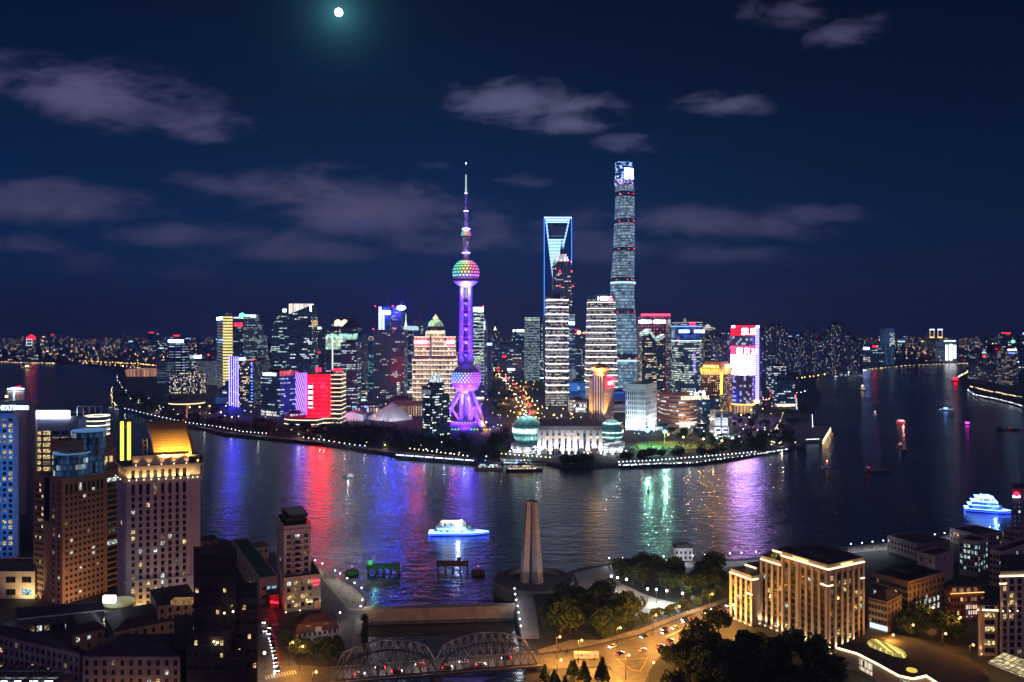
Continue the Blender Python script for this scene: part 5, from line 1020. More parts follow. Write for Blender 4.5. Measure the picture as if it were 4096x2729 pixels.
for pts in (((636, 330), (748, 330), (752, 320), (700, 312), (640, 285), (636, 280)), ((775, 330), (918, 330), (920, 276), (860, 284), (800, 284), (775, 276))): MB().extr([(X(x), PZ(B2(y), D)) for x, y in pts], D + 2, D + 40, 0, 0).build('wing_roof', [pbr('wing_dark', (.03, .04, .07), .4)], r)
for a, b, y in ((645, 745, 316), (778, 918, 312)): MB().box(X(a), X(b), D + .5, D + 1.9, PZ(B2(y + 3), D), PZ(B2(y), D)).build('led_edge', [glow_mat('led_pinkwhite', (1., .7, .85), 1.1)], r)
MB().box(X(805), X(855), D - 1, D + 1.9, PZ(B2(337), D), PZ(B2(316), D)).build('sign', [SIGN_R], r)
D = 1650; x0, x1 = PX(A4(692), D), PX(A4(934), D); zt = PZ(B2(352), D); c_ = (x0 + x1) / 2; hw = (x1 - x0) / 2
r = thing('skyscraper', 'broad curved tower with two white signs on its blue crown and teal lit floors', 'skyscraper', (c_, D + 25, 4))
arc = [(c_ + hw * math.sin(t_) / math.sin(R(55)), D + 26 - 26 * (math.cos(t_) - math.cos(R(55))) / (1 - math.cos(R(55)))) for t_ in [R(-55 + 110 * k / 12) for k in range(13)]] + [(x1, D + 60), (x0, D + 60)]
zs = PZ(B2(478), D); MB().prism(arc, 4, zs, 0, 1).build('wall', [fac('bl1', (.03, .05, .05), (.02, .045, .045), 3, 4.4, .9, .55, .62, .6, s=.62, a=(.55, .95, .85), b=(1., .95, .7)), ROOF], r)
MB().prism(arc, zs + .01, zt, 0, 1).build('crown_wall', [fac('bl2', (.012, .03, .12), (.012, .03, .12), 4, 6, .9, .9, .8, .2, a=(.01, .05, .28), b=(.02, .09, .40), s=.5), ROOF], r)
MB().prism(grow(arc, .6), zt - .5, zt + 2, 0, 0, bottom=True).build('led_rim', [glow_mat('rim_blue', (.2, .45, 1.), 1.3)], r); MB().prism(grow(arc, .5), zs - 1, zs + .6, 0, 0, bottom=True).build('led_band', [glow_mat('led_pale', (.7, .9, 1.), 1.6)], r)
for a, b in ((707, 797), (847, 934)): MB().box(PX(A4(a), D), PX(A4(b), D), D - 2.5, D - 1, PZ(B2(406), D), PZ(B2(382), D)).build('sign', [SIGN_B], r)
D = 2500; xm = PX(A4(967), D); r = thing('saucer_tower', 'distant tower topped by a gold lit saucer', 'tower', (xm, D, 4)); zz = lambda y: PZ(B2(y), D)
p = flat(A4(940), A4(992), D - 10, 30); MB().prism(p, 4, zz(385), 0, 1).build('wall', [fac('sauc', (.06, .05, .08), NAVY, 3.4, 4.2, .6, .5, .15, .4, s=.7, **WARM), ROOF], r)
MB().lathe([(10, zz(385)), (22, zz(374)), (24, zz(368)), (20, zz(360)), (0, zz(352))], xm, D + 4, 20).build('saucer', [fac('saucer_lit', (.4, .3, .15), (.4, .3, .15), 4, 3.5, .8, .55, 1, 0, a=(1., .78, .4), b=(1., .85, .5), s=.8)], r); MB().lathe([(9, zz(356)), (8, zz(340)), (2, zz(335)), (0, zz(322))], xm, D + 4, 10).build('cap', [glow_mat('cap_white', (.6, .85, .95), .8)], r)
# amber crowned hotel
D = 1480; p = corner(A4(905), A4(1076), A4(1180), D, 35); zt = PZ(B2(785), D)
r = thing('hotel_tower', 'brown hotel tower with a glowing amber crown and a column of yellow characters', 'tower', cen(p))
MB().prism(p, 4, zt, 0, 1).build('wall', [fac('amb', (.10, .06, .06), (.02, .015, .02), 3.6, 3.8, .42, .45, .42, .15, s=1.2, a=(1., .62, .35), b=(1., .8, .55)), ROOF], r)
q = grow(p, 2); MB().prism(p, zt + .01, PZ(B2(738), D), 0, 1, top=q).build('crown_gallery', [fac('amb2', (.6, .4, .2), (.2, .1, .04), 5, 14, .45, .9, 1, 0, a=(1., .5, .12), b=(1., .62, .2), s=.9, vb=(5, .5, (1., .62, .22), .5)), ROOF], r)
MB().prism(grow(q, 2), PZ(B2(738), D) + .02, PZ(B2(672), D), 0, 1, top=.62, bottom=True).build('hip_roof', [pbr('amber_tile', (.55, .30, .08), .5), pbr('amber_tile', (.55, .30, .08), .5)], r)
for sd, f_ in (('L', .2), ('L', .75), ('R', .5)):
    a, b, _ = seg(grow(q, 4), sd, f_, f_, 7); light('roof_flood', 'POINT', (a.x, a.y, PZ(B2(735), D)), 22000, (1., .55, .10), r, 1.)
ftext(r, p, 'R', .38, PZ(B2(725), D), '香格里拉', 9, GLOW_GOLD, width=34, off=7); ftext(r, p, 'L', .62, PZ(B2(718), D), 'SHANGRI-LA', 7, GLOW_GOLD, width=30, off=9)
for i, ch in enumerate('浦东香格里拉酒店'): ftext(r, p, 'R', .06, PZ(B2(812 + i * 21), D), ch, 12.5, glow_mat('char_yellow', (1., .88, .05), 2.6), off=1.2)
a, b, _ = seg(p, 'R', .9, .9, 12); light('corner_flood', 'SPOT', (a.x, a.y, 5), 420000, (1., .5, .1), r, 1., (p[1][0], p[1][1], 60), 60)
D = 1900
for xa, xb, yt, lab in ((1062, 1102, 445, 'pale narrow slab, left of two grey slabs behind the amber crowned hotel'), (1104, 1208, 470, 'pale wider slab, right of two grey slabs behind the amber crowned hotel')):
    p = flat(A4(xa), A4(xb), D, 40); tower(lab, p, PZ(B2(yt), D), fac('gs%d' % xa, (.22, .21, .27), (.04, .04, .07), 3.6, 4., .5, .5, .08, .3, s=.6, **WARM))
# billboard tower
D = 1590; x0, x1 = PX(A4(1210), D), PX(A4(1408), D); c_ = (x0 + x1) / 2; hw = (x1 - x0) / 2; zz = lambda y: PZ(B2(y), D)
r = thing('billboard_tower', 'curved tower with red characters on top and a white glowing screen below', 'tower', (c_, D + 25, 4))
arc = [(c_ + hw * math.sin(t_) / math.sin(R(50)), D + 16 - 16 * (math.cos(t_) - math.cos(R(50))) / (1 - math.cos(R(50)))) for t_ in [R(-50 + 100 * k / 12) for k in range(13)]] + [(x1, D + 55), (x0, D + 55)]
def reflection_glow_mat():  # violet reflections put into the glass as emitting cells
    m, t = newmat('reflection_glow_glass'); uv = t.n('ShaderNodeUVMap', uv_map='UV').outputs[0]; u, v, _ = t.sep(uv)
    b = t.n('ShaderNodeBsdfPrincipled'); ln = t.m('LESS_THAN', t.m('FRACT', t.m('DIVIDE', v, 4.2)), .14); b.inputs['Roughness'].default_value = .12
    t.put(b.inputs['Base Color'], t.mix(ln, (.05, .04, .13, 1), (.02, .02, .04, 1)))
    sp = t.m('GREATER_THAN', t.wn(t.xyz(t.m('FLOOR', t.m('DIVIDE', u, 4.)), t.m('FLOOR', t.m('DIVIDE', v, 4.2)), 0.), 5.), .86)
    rn = t.n('ShaderNodeTexWhiteNoise', noise_dimensions='2D'); t.put(rn.inputs[0], t.xyz(t.m('FLOOR', t.m('DIVIDE', u, 4.)), t.m('FLOOR', t.m('DIVIDE', v, 4.2)), 0.))
    t.put(b.inputs['Emission Color'], t.mix(.6, rn.outputs['Color'], (.45, .4, 1., 1))); t.put(b.inputs['Emission Strength'], t.m('ADD', t.m('MULTIPLY', sp, .8), .03)); out(t, b.outputs[0]); return m
MB().prism(arc, zz(1060), zz(430), 0, 1).build('wall', [reflection_glow_mat(), ROOF], r)
def shell(nm, y0, y1, mat, k=.5): return MB().prism([(c_ + (x - c_) * 1.004, y - k) for x, y in arc[:13]] + [(x1, D + 30), (x0, D + 30)], zz(y0), zz(y1), 0, 0, bottom=True).build(nm, [mat], r)
shell('red_sign_screen', 428, 344, glow_mat('screen_red', (1., .004, .02), 4))
for ch, zx, sz in (('震', 1295, 15), ('旦', 1370, 15)): text(ch, sz, glow_mat('char_white', (1., .95, .95), 9), r, (PX(A4(zx), D), D - 2.5, zz(420)), 0, 'sign_lettering')
shell('message_band', 600, 527, glow_mat('screen_rose', (1., .03, .09), 4))
for ch, zx in (('震', 1247), ('日', 1315), ('30', 1380)): text(ch, 13.5, glow_mat('char_white', (1., .95, .95), 9), r, (PX(A4(zx), D), D - 2.5, zz(592)), 0, 'sign_lettering')
def wscreen():
    m, t = newmat('screen_white'); uv = t.n('ShaderNodeUVMap', uv_map='UV').outputs[0]; u, v, _ = t.sep(uv)
    n = t.noise(t.xyz(t.m('MULTIPLY', u, .05), t.m('MULTIPLY', v, .12), 0.), 1., 3., .6); f_ = t.mr(n, .36, .50, .22, 1.)
    e = t.n('ShaderNodeEmission'); t.put(e.inputs[0], t.mix(f_, (.14, .08, .95, 1), (.50, .30, 1., 1))); t.put(e.inputs[1], t.m('MULTIPLY', f_, 26.)); out(t, e.outputs[0]); return m
shell('white_screen', 785, 604, wscreen())
for k in range(40):
    y = 350 + k * 16.5; MB().box(x1 + .5, x1 + 6.5, D + 8, D + 14, zz(y + 11), zz(y)).build('edge_lamp', [glow_mat('edge_lilac', (.25, .2, 1.), 4)], r)
for x in (1190, 1408): MB().box(PX(A4(x), D), PX(A4(x + 24), D), D + 4, D + 8, zz(362), zz(342)).build('corner_sign', [SIGN_W], r)
MB().box(x1 + .2, PX(A4(1470), D), D + 16, D + 50, 4, zz(520)).build('side_wing', [fac('bw', (.06, .05, .11), NAVY, 2.8, 4.2, .6, .5, .15, .3, s=.6, a=(.6, .6, 1.), b=(1., .9, .8))], r)
MB().box(PX(A4(1172), D), PX(A4(1180), D), D + 2, D + 6, zz(1060), zz(950)).build('led_strip', [glow_mat('led_violet', (.28, .30, 1.), 3.2)], r)
bc, by = PX(A4(1312), D), D + 24
MB().lathe([(hw * 1.02, zz(1062)), (hw * 1.10, zz(1056)), (hw * 1.10, zz(1046)), (hw * .98, zz(1040))], bc, by, 36).build('gold_ring', [glow_mat('ring_gold', (1., .62, .16), 1.7)], r)
MB().lathe([(hw * .84, 4), (hw * .84, zz(1062))], bc, by, 36).build('base_drum', [fac('base_gold', (.5, .36, .18), (.1, .06, .03), 7, 30, .4, .8, .9, 0, a=(.9, .6, .22), b=(1., .7, .3), s=.28, vb=(7, .3, (1., .66, .25), .5))], r)
MB().lathe([(0, zz(1040)), (5, zz(1036)), (6, zz(1015)), (2, zz(1005)), (0, zz(996))], bc + 20, D - 1, 10).build('gold_emblem', [GLOW_GOLD], r)
# shopping mall drum and neighbours
D = 1366; x0, x1 = PX(A4(586), D), PX(A4(920), D); c_ = (x0 + x1) / 2; hw = (x1 - x0) / 2; zz = lambda y: PZ(B2(y), D)
r = thing('shopping_mall', 'round fronted brown shopping mall with layered lit terraces', 'building', (c_, D + 30, 4))
arcd = lambda k, d: [(c_ + hw * k * math.sin(t_) / math.sin(R(62)), D + d + 34 - 34 * (math.cos(t_) - math.cos(R(62))) / (1 - math.cos(R(62)))) for t_ in [R(-62 + 124 * i / 16) for i in range(17)]] + [(c_ + hw * k, D + 80), (c_ - hw * k, D + 80)]
MB().prism(arcd(.955, 2), 4, zz(985), 0, 1).build('wall', [fac('mall', (.30, .18, .13), (.05, .04, .035), 4, 7.2, .9, .36, .5, .55, s=1., a=(1., .85, .6), b=(.8, .95, 1.)), pbr('mall_roof', (.10, .07, .08), .8)], r)
BR = pbr('mall_terracotta', (.42, .24, .17), .7)
for y in (1000, 1040, 1078, 1114, 1150, 1186): MB().prism(arcd(1. - (y - 1000) * .0002, 0), zz(y + 13), zz(y), 0, 0, bottom=True).build('terrace_band', [BR], r)
MB().prism(arcd(1., 0), zz(985) + .01, zz(968), 0, 0, bottom=True).build('parapet', [BR], r)
text('SUPER BRAND MALL', 9, glow_mat('letter_warm', (1., .85, .55), 2.2), r, (PX(A4(862), D), D + 6, zz(1008)), R(22), 'sign_lettering', width=58); text('正大广场', 13, glow_mat('letter_white', (1., .96, .9), 2.5), r, (PX(A4(888), D), D + 12, zz(985)), R(25), 'sign_lettering', width=34)
MB().box(PX(A4(715), D), PX(A4(858), D), D - 4, D + 3, 4, zz(1202)).build('entrance', [fac('mall_door', (.6, .5, .4), (.6, .6, .5), 6, 30, .8, .95, 1, 0, a=(1., .9, .7), b=(1., 1., .9), s=.75)], r)
for x in (640, 760, 880): light('mall_flood', 'POINT', (PX(A4(x), D), D - 24, 22), 16000, (1., .72, .5), r, 1.5)
D = 1430; p = flat(A4(920), A4(1066), D, 50); tower('dark teal glass department store right of the round mall', p, PZ(B2(1002), D), fac('dept', (.03, .06, .07), TEAL, 3, 5.4, .9, .6, .35, .6, s=.7, a=(.3, .8, .85), b=(1., .9, .7)), name='shopping_mall', cat='building')
D = 1240; zz = lambda y: PZ(B2(y), D); X = lambda x: PX(A4(x), D)
r = thing('office_building', 'small white floodlit stepped block with a dark centre slot and flared foot', 'building', (X(1085), D + 14, 4))
WL = fac('louvre_white', (.62, .64, .68), (.12, .12, .14), 60, 2.6, 1.2, .25, 0, 0)
for a, b in ((1028, 1080), (1092, 1146)):
    MB().box(X(a), X(b), D, D + 30, zz(1248), zz(1112)).build('upper_wall', [WL], r); MB().box(X(a - (5 if a < 1080 else 0)), X(b + (5 if a > 1080 else 0)), D - 3, D + 32, zz(1320), zz(1250)).build('lower_wall', [WL], r)
    for y0, y1 in ((1165, 1130), (1290, 1268)): MB().box(X(a + 6), X(b - 6), D - 3.6, D + .5, zz(y0), zz(y1)).build('glazed_panel', [pbr('glass_dark', (.03, .04, .06), .15)], r)
MB().box(X(1080), X(1092), D + 2, D + 28, zz(1330), zz(1114)).build('slot', [DARK], r)
MB().prism([(X(1004), D - 16), (X(1172), D - 16), (X(1172), D + 34), (X(1004), D + 34)], 4, zz(1318), 0, 0, top=.8).build('flared_foot', [WL], r)
for x in (1020, 1085, 1155): light('facade_flood', 'SPOT', (X(x), D - 24, 5), 34000, (.9, .95, 1.), r, 1., (X(x), D, 26), 90)
for a, b in ((1005, 1030), (1150, 1172)): MB().box(X(a), X(b), D - 18, D - 16.5, 4.5, 6.).build('lamp_strip', [GLOW_W], r)
p = flat(A4(1188), A4(1238), D + 20, 24); tower('plain grey slab right of the white stepped block', p, zz(1246), pbr('slab_grey', (.22, .23, .27), .7), name='office_building', cat='building')
p = flat(A4(835), A4(1012), D + 60, 24); tower('low dark glass pavilion left of the white stepped block', p, PZ(B2(1252), D + 60), fac('pav', (.10, .12, .14), NAVY, 4, 5, .8, .6, .4, .4, s=.6, **COOL), name='pavilion', cat='building')

# ------------------------------------------------------------------ apartment towers and the far right bank
APT = [fac('apt%d' % k, (.085, .07, .12), (.03, .03, .055), 4.2, 5.2, .5, .5, l_, 0., s=.95, a=(1., .80, .52), b=(.85, .92, 1.)) for k, l_ in enumerate((.10, .14, .07))]
apts = [(1440, 1486, 395), (1490, 1536, 352), (1538, 1580, 345), (1584, 1626, 350), (1630, 1682, 378), (1690, 1738, 470), (1742, 1800, 500), (1802, 1846, 440), (1850, 1900, 372), (1902, 1942, 392), (1946, 2000, 470), (2004, 2046, 430), (2050, 2100, 372), (2104, 2148, 335), (2150, 2212, 345), (2214, 2262, 420), (2268, 2310, 470), (2316, 2360, 500)]
adj = ['far left end of the row', 'twin towers at the left', 'slimmer twin near the left', 'close to the billboard tower', 'broad, beside a gap', 'low, before the left group', 'low and wide, before the left group', 'stepped down beside the middle pair', 'left of the middle pair', 'right of the middle pair', 'low, right of the middle pair', 'left of the tallest trio', 'left one of the tallest trio', 'tallest of all', 'broad, right of the tallest', 'shorter, behind the blue signed hall', 'low, near the right end', 'lowest, right end of the row']
for i, (xa, xb, yt) in enumerate(apts):
    D = 2950 + (i * 137) % 420; p = flat(A4(xa), A4(xb), D, 34)
    r = tower('dark apartment tower on the right river bend, ' + adj[i], p, PZ(B2(yt), D), APT[i % 3], name='apartment_tower', cat='apartment tower', group='apartment towers along the right river bend', par=False)
    m = MB(); w_ = p[1][0] - p[0][0]; zt = PZ(B2(yt), D)
    for f0, f1, h in ((.05, .35, 8), (.38, .6, 13), (.65, .95, 7)): m.box(p[0][0] + w_ * f0, p[0][0] + w_ * f1, D + 4, D + 24, zt, zt + h)
    m.build('roof_turrets', [DARK], r)
def btower(xa, xb, yt, D, lab, fm, name='skyscraper', cat='skyscraper', dep=45): p = flat(A5(xa), A5(xb), D, dep); return tower(lab, p, PZ(B5(yt), D), fm, name=name, cat=cat), p
r, p = btower(985, 1080, 256, 4100, 'slate blue slab standing alone on the far right bank', fac('fb1', (.05, .09, .15), (.03, .06, .11), 6, 60, .5, 1, 1, 0, a=(.04, .10, .2), b=(.05, .12, .22), s=.5)); D = 4100
panel(r, 'lit_edge', p, 'R', .5, .98, PZ(B5(420), D), PZ(B5(296), D), fac('fb1e', NAVY, NAVY, 9, 9, .7, .6, .7, .3, a=(.7, .9, 1.), b=(.9, 1., 1.), s=.9), 2)
r, p = btower(1482, 1632, 372, 4650, 'block with three bright white vertical light columns on the far right bank', fac('fb2', (.10, .10, .14), NAVY, 60, 7, 1.2, .5, 1, 0, a=(.3, .35, .42), b=(.3, .35, .42), s=.35)); D = 4650
for a, b, y1 in ((1536, 1560, 402), (1572, 1597, 396), (1607, 1631, 404)):
    f0, f1 = (a - 1482) / 150, (b - 1482) / 150; panel(r, 'light_column', p, 'R', f0, f1, PZ(B5(542 if a < 1600 else 526), D), PZ(B5(y1), D), glow_mat('column_white', (.86, .88, 1.), 3.), 2); panel(r, 'cap_light', p, 'R', f0 - .1, f1 - .02, PZ(B5(374), D), PZ(B5(362), D), glow_mat('cap_mint', (.75, 1., .8), 2.), 3)
for xa, xb, lab in ((1395, 1436, 'distant tower outlined in gold, left one of the outlined pair'), (1466, 1508, 'distant tower outlined in gold, right one of the outlined pair')):
    D = 6200; r, p = btower(xa, xb, 264, D, lab, fac('fb3', (.06, .04, .05), NAVY, 12, 10, .5, .5, .2, 0, s=.6, **WARM), dep=60)
    for f_ in (0, .9): panel(r, 'led_edge', p, 'R', f_, f_ + .10, PZ(B5(336), D), PZ(B5(268), D), glow_mat('led_amber_dim', (1., .55, .3), 1.5), 3)
    panel(r, 'led_rim', p, 'R', 0, 1, PZ(B5(270), D), PZ(B5(262), D), SIGN_B, 3); panel(r, 'led_base', p, 'R', 0, 1, PZ(B5(340), D), PZ(B5(330), D), glow_mat('led_amber', (1., .7, .2), 3), 3)
D = 4000; r, p = btower(655, 985, 432, D, 'low wide dark hall with a blue white sign on the far right bank', fac('fb4', (.02, .04, .09), NAVY, 8, 6, .8, .5, .12, .8, s=.9, **COOL), 'office_building', 'building', 60); panel(r, 'sign', p, 'R', .38, .60, PZ(B5(446), D), PZ(B5(424), D), SIGN_B, 2); panel(r, 'lit_hall', p, 'R', .3, .62, PZ(B5(556), D), PZ(B5(508), D), fac('fb4l', DUSK, DUSK, 12, 8, .8, .5, .8, .2, a=(1., .8, .5), b=(.8, .9, 1.), s=.9), 2); panel(r, 'red_sign', p, 'R', .70, .80, PZ(B5(424), D), PZ(B5(410), D), SIGN_R, 2)
for xa, xb, yt, D, lab, fm in ((1812, 1880, 478, 2750, 'low brown block by the water, far right bank', fac('rb1', (.16, .12, .12), NAVY, 5, 4.4, .6, .5, .25, .6, s=.7, **MIXW)), (1882, 1932, 505, 2700, 'grey block with a bright white rooftop lamp, right bank', fac('rb2', (.15, .13, .14), NAVY, 5, 4.4, .5, .5, .12, .5, s=.7, **MIXW)),
        (1974, 2066, 478, 2600, 'brown slab with a red roof line and a blue lit stair, right bank', fac('rb3', (.13, .09, .09), NAVY, 4, 4.2, .5, .5, .12, .4, s=.7, **WARM)), (2084, 2186, 440, 2500, 'brown tower with a white roof sign and green lamp, right bank', fac('rb4', (.16, .11, .10), (.04, .03, .03), 4, 4.2, .55, .55, .4, .3, s=.45, **WARM))):
    r, p = btower(xa, xb, yt, D, lab, fm, 'office_building', 'building', 50)
    if xa == 1882: bulb(r, (p[1][0], D - 2, PZ(B5(528), D)), 7, GLOW_W, 'roof_lamp'); bulb(r, (p[0][0], D, PZ(B5(505), D)), 4)
    if xa == 1974: panel(r, 'led_rim', p, 'R', .2, 1, PZ(B5(445), D), PZ(B5(439), D), SIGN_R, 2); plant(r, p, PZ(B5(478), D), .8, 28); panel(r, 'lit_stair', p, 'R', .40, .95, PZ(B5(745), D), PZ(B5(560), D), fac('stair_blue', (.08, .1, .2), NAVY, 7, 9, .7, .65, .6, .2, a=(.4, .7, 1.), b=(.8, .95, 1.), s=1.2), 2)
    if xa == 2084: panel(r, 'sign', p, 'R', .1, .85, PZ(B5(452), D), PZ(B5(441), D), SIGN_W, 2); bulb(r, (p[0][0] + 20, D, PZ(B5(373), D)), 5, GLOW_GREEN, 'roof_lamp'); panel(r, 'led_band', p, 'R', .2, .7, PZ(B5(480), D), PZ(B5(472), D), GLOW_BLUE, 2); mast(r, p[0][0] + 20, D, PZ(B5(440), D), PZ(B5(375), D), 1.5)

# ------------------------------------------------------------------ the city out to the horizon
FARM = [fac('far%d' % k, (.035, .034, .06), (.014, .015, .03), *c) for k, c in enumerate(((9, 11, .5, .45, .16, .3), (14, 9, .6, .4, .12, .5), (8, 12, .45, .5, .20, .2), (12, 14, .5, .4, .07, .3)))]
for m_ in FARM: n = [q_ for q_ in m_.node_tree.nodes if q_.type == 'GROUP'][0]; n.inputs['Str'].default_value = 1.5; n.inputs['ColA'].default_value = (1., .66, .34, 1); n.inputs['ColB'].default_value = (.75, .85, 1., 1)
SIGNS = [glow_mat('far_blue', (.3, .5, 1.), 2.5), glow_mat('far_red', (1., .02, .05), 2.5), GLOW_ORANGE, GLOW_CYAN, GLOW_CYAN]
rnd = random.Random(21)
protos = []
for k in range(14):
    w_, d_, h = rnd.uniform(22, 60), rnd.uniform(20, 40), rnd.choice((28, 40, 55, 70, 90, 110))
    m = MB(); m.box(-w_ / 2, w_ / 2, 0, d_, 0, h, 0, 1, bottom=False)
    if k % 2: m.box(-w_ * .25, w_ * .25, d_ * .2, d_ * .8, h, h + 7, 1)
    if k % 3 == 0: m.box(-w_ * .4, w_ * .4, -1.5, -.02, h - 3, h + 3, 2)
    protos.append(m.build('city_block', [FARM[k % 4], ROOF, SIGNS[k % 5]]))
SHX = [G(x, y, 0) for x, y in ((3346, 1499), (3900, 1454))]
used = set(); n_far = 0; tries = 0
while n_far < 285 and tries < 6000:
    tries += 1
    x = rnd.uniform(-30, 4130); D = 3100 * (14 / 3.1) ** (rnd.random() ** 1.3)
    if x < 480 and D < 4750: continue
    if 480 <= x < 900 and D < 3100: continue
    if 2000 < x < 2130 and D < 4500: continue
    if 3200 < x < 3870 and D < 4600: continue
    k = rnd.randrange(14); o = protos[k] if k not in used else protos[k].copy()
    if k in used: COL.objects.link(o)
    used.add(k); n_far += 1
    o.location = (PX(x, D), D, 4); o.rotation_euler = (0, 0, rnd.uniform(-.5, .5)); s_ = rnd.uniform(.8, 1.5); o.scale = (s_, s_, s_ * rnd.uniform(.7, 1.25))
    tag(o, 'dark distant city block with a few lit windows in the sprawl below the horizon', 'building', 'distant city blocks out to the horizon')
for k in range(14):
    if k not in used: bpy.data.objects.remove(protos[k])
# mid rise blocks between the towers
MID = [fac('mid%d' % k, (.05, .05, .075), (.02, .03, .05), 4, 4.6, .8, .5, .4, .5, s=1., a=c, b=(.8, .95, 1.)) for k, c in enumerate(((1, .7, .4), (.5, .8, 1.), (1., .85, .6)))]
mp = []
for k in range(6):
    w_, d_, h = rnd.uniform(34, 62), 30, (20, 28, 36, 46, 58, 70)[k]; m = MB(); m.box(-w_ / 2, w_ / 2, 0, d_, 0, h, 0, 1, bottom=False).box(-w_ * .2, w_ * .3, 8, 22, h, h + 5, 1); m.box(-w_ / 2 + 1, w_ / 2 - 1, -.6, -.02, 3, 7, 2); mp.append(m.build('mid_rise_block', [MID[k % 3], ROOF, (GLOW_WARM, GLOW_CYAN)[k % 2]]))
cent = [o.location.xy.copy() for o in COL.objects if o.parent is None and o.get('category') in ('skyscraper', 'building', 'tower', 'apartment tower', 'tent')]; n_ = 0
while n_ < 62:
    x, D = rnd.uniform(600, 3180), rnd.uniform(1680, 3100)
    p_ = Vector((PX(x, D), D))
    if (1925 < x < 2150 and D < 4000) or (x < 870 and D < 2250) or (x > 2950 and D > 2300) or min((p_ - c).length for c in cent) < 62: continue
    o = mp[n_] if n_ < 6 else rnd.choice(mp).copy()
    if n_ >= 6: COL.objects.link(o)
    n_ += 1; cent.append(p_); o.location = (*p_, 4); o.rotation_euler = (0, 0, rnd.uniform(-.4, .4)); tag(o, 'mid rise block with lit storeys filling the space between the towers', 'office block', 'mid rise blocks between the towers')
# street and window lights of the sprawl, too many to count
m = MB()
cols = [GLOW_ORANGE, GLOW_WARM, GLOW_W, GLOW_BLUE, GLOW_RED, GLOW_CYAN]
for i in range(5200):
    x = rnd.uniform(-60, 4160); D = 2900 * (26 / 2.9) ** (rnd.random() ** .8)
    if x < 480 and D < 4700: continue
    if 3200 < x < 3880 and D < 4500: continue
    if 480 < x < 3200 and D < 3300: continue
    c = rnd.choices(range(6), (40, 26, 22, 4, 5, 5))[0]; s_ = (1.2 + D / 5200) * rnd.uniform(.6, 1.5); zq = rnd.choice((8, 10, 12, 30, 50)) * rnd.uniform(.8, 1.4)
    P = Vector((PX(x, D), D, zq)); a, b, e_ = Vector((s_, 0, 0)), Vector((0, 0, s_ * .7)), Vector((0, s_, 0))
    for q_ in ((P - a, P - e_, P + b), (P - e_, P + a, P + b), (P - a, P - b, P - e_), (P - e_, P - b, P + a)): m.face(list(q_), c)
for i in range(420):
    x, D = rnd.uniform(900, 3150), rnd.uniform(1450, 3000); s_ = rnd.uniform(.5, 1.1); m.sphere((PX(x, D), D, rnd.choice((6, 8, 12)) + 1), s_, 5, 3, rnd.choices(range(6), (34, 30, 26, 3, 4, 6))[0])
tag(m.build('city_lights', cols), 'countless amber and white street and window lights of the city sprawl to the horizon', 'lights', kind='stuff')
# ================================================================== the near bank
class Fr:
    """local frame of a facade: o = near corner, a = direction along the facade, n = outward normal"""
    def __init__(s, o, d, flip=False):
        s.o = Vector(o[:2]); s.d = Vector(d[:2]).normalized(); s.n = Vector((s.d.y, -s.d.x)) * (-1 if flip else 1)
        s.rz = math.atan2(s.d.y, s.d.x)
    def p(s, u, v=0.): q_ = s.o + s.d * u + s.n * v; return (q_.x, q_.y)
    def box(s, m, u0, u1, v0, v1, z0, z1, mi=0, mt=None):
        c = s.o + s.d * (u0 + u1) / 2 + s.n * (v0 + v1) / 2
        return m.obox((c.x, c.y), s.d, Vector((-s.d.y, s.d.x)), u1 - u0, abs(v1 - v0), z0, z1, mi, mt)
def face(poly, side):
    """frame of the L or R face, u running left to right as seen"""
    a, b = (poly[3], poly[0]) if side == 'L' else (poly[0], poly[1])
    f = Fr(a, Vector(b) - Vector(a)); f.L = (Vector(b) - Vector(a)).length; return f
WIN_DARK = pbr('window_dark', (.012, .016, .028), .12, var=.3); FRAME = pbr('window_frame', (.10, .10, .11), .6)
def win_glow(name, col, s):
    m_, t = newmat(name); e = t.n('ShaderNodeEmission'); e.inputs[0].default_value = (*col, 1)      # rooms and half drawn curtains
    t.put(e.inputs[1], t.m('MULTIPLY', t.mr(t.noise(t.n('ShaderNodeNewGeometry').outputs['Position'], .9, 2.), .4, .62, .12, 1.5), s)); out(t, e.outputs[0]); return m_
WIN_LIT = [win_glow('window_warm', (1., .70, .32), .62), win_glow('window_yellow', (1., .80, .33), .6), win_glow('window_white', (.82, .95, .9), .62), win_glow('window_cyan', (.40, .78, .95), .6), win_glow('window_dim', (.8, .55, .35), .2)]
WPROTO = {}
def win_mesh(w_, h, mat):
    k = (round(w_, 2), round(h, 2), mat.name)
    if k not in WPROTO:
        m = MB(); m.box(-w_ / 2, w_ / 2, -.10, .18, -h / 2, h / 2, 0)
        m.box(-w_ / 2 - .14, w_ / 2 + .14, -.26, .18, -h / 2 - .2, -h / 2 - .003, 1); m.box(-.06, .06, -.16, -.103, -h / 2, h / 2, 1)
        o = m.build('window', [mat, FRAME]); WPROTO[k] = o.data; bpy.data.objects.remove(o)
    return WPROTO[k]
wr = random.Random(5)
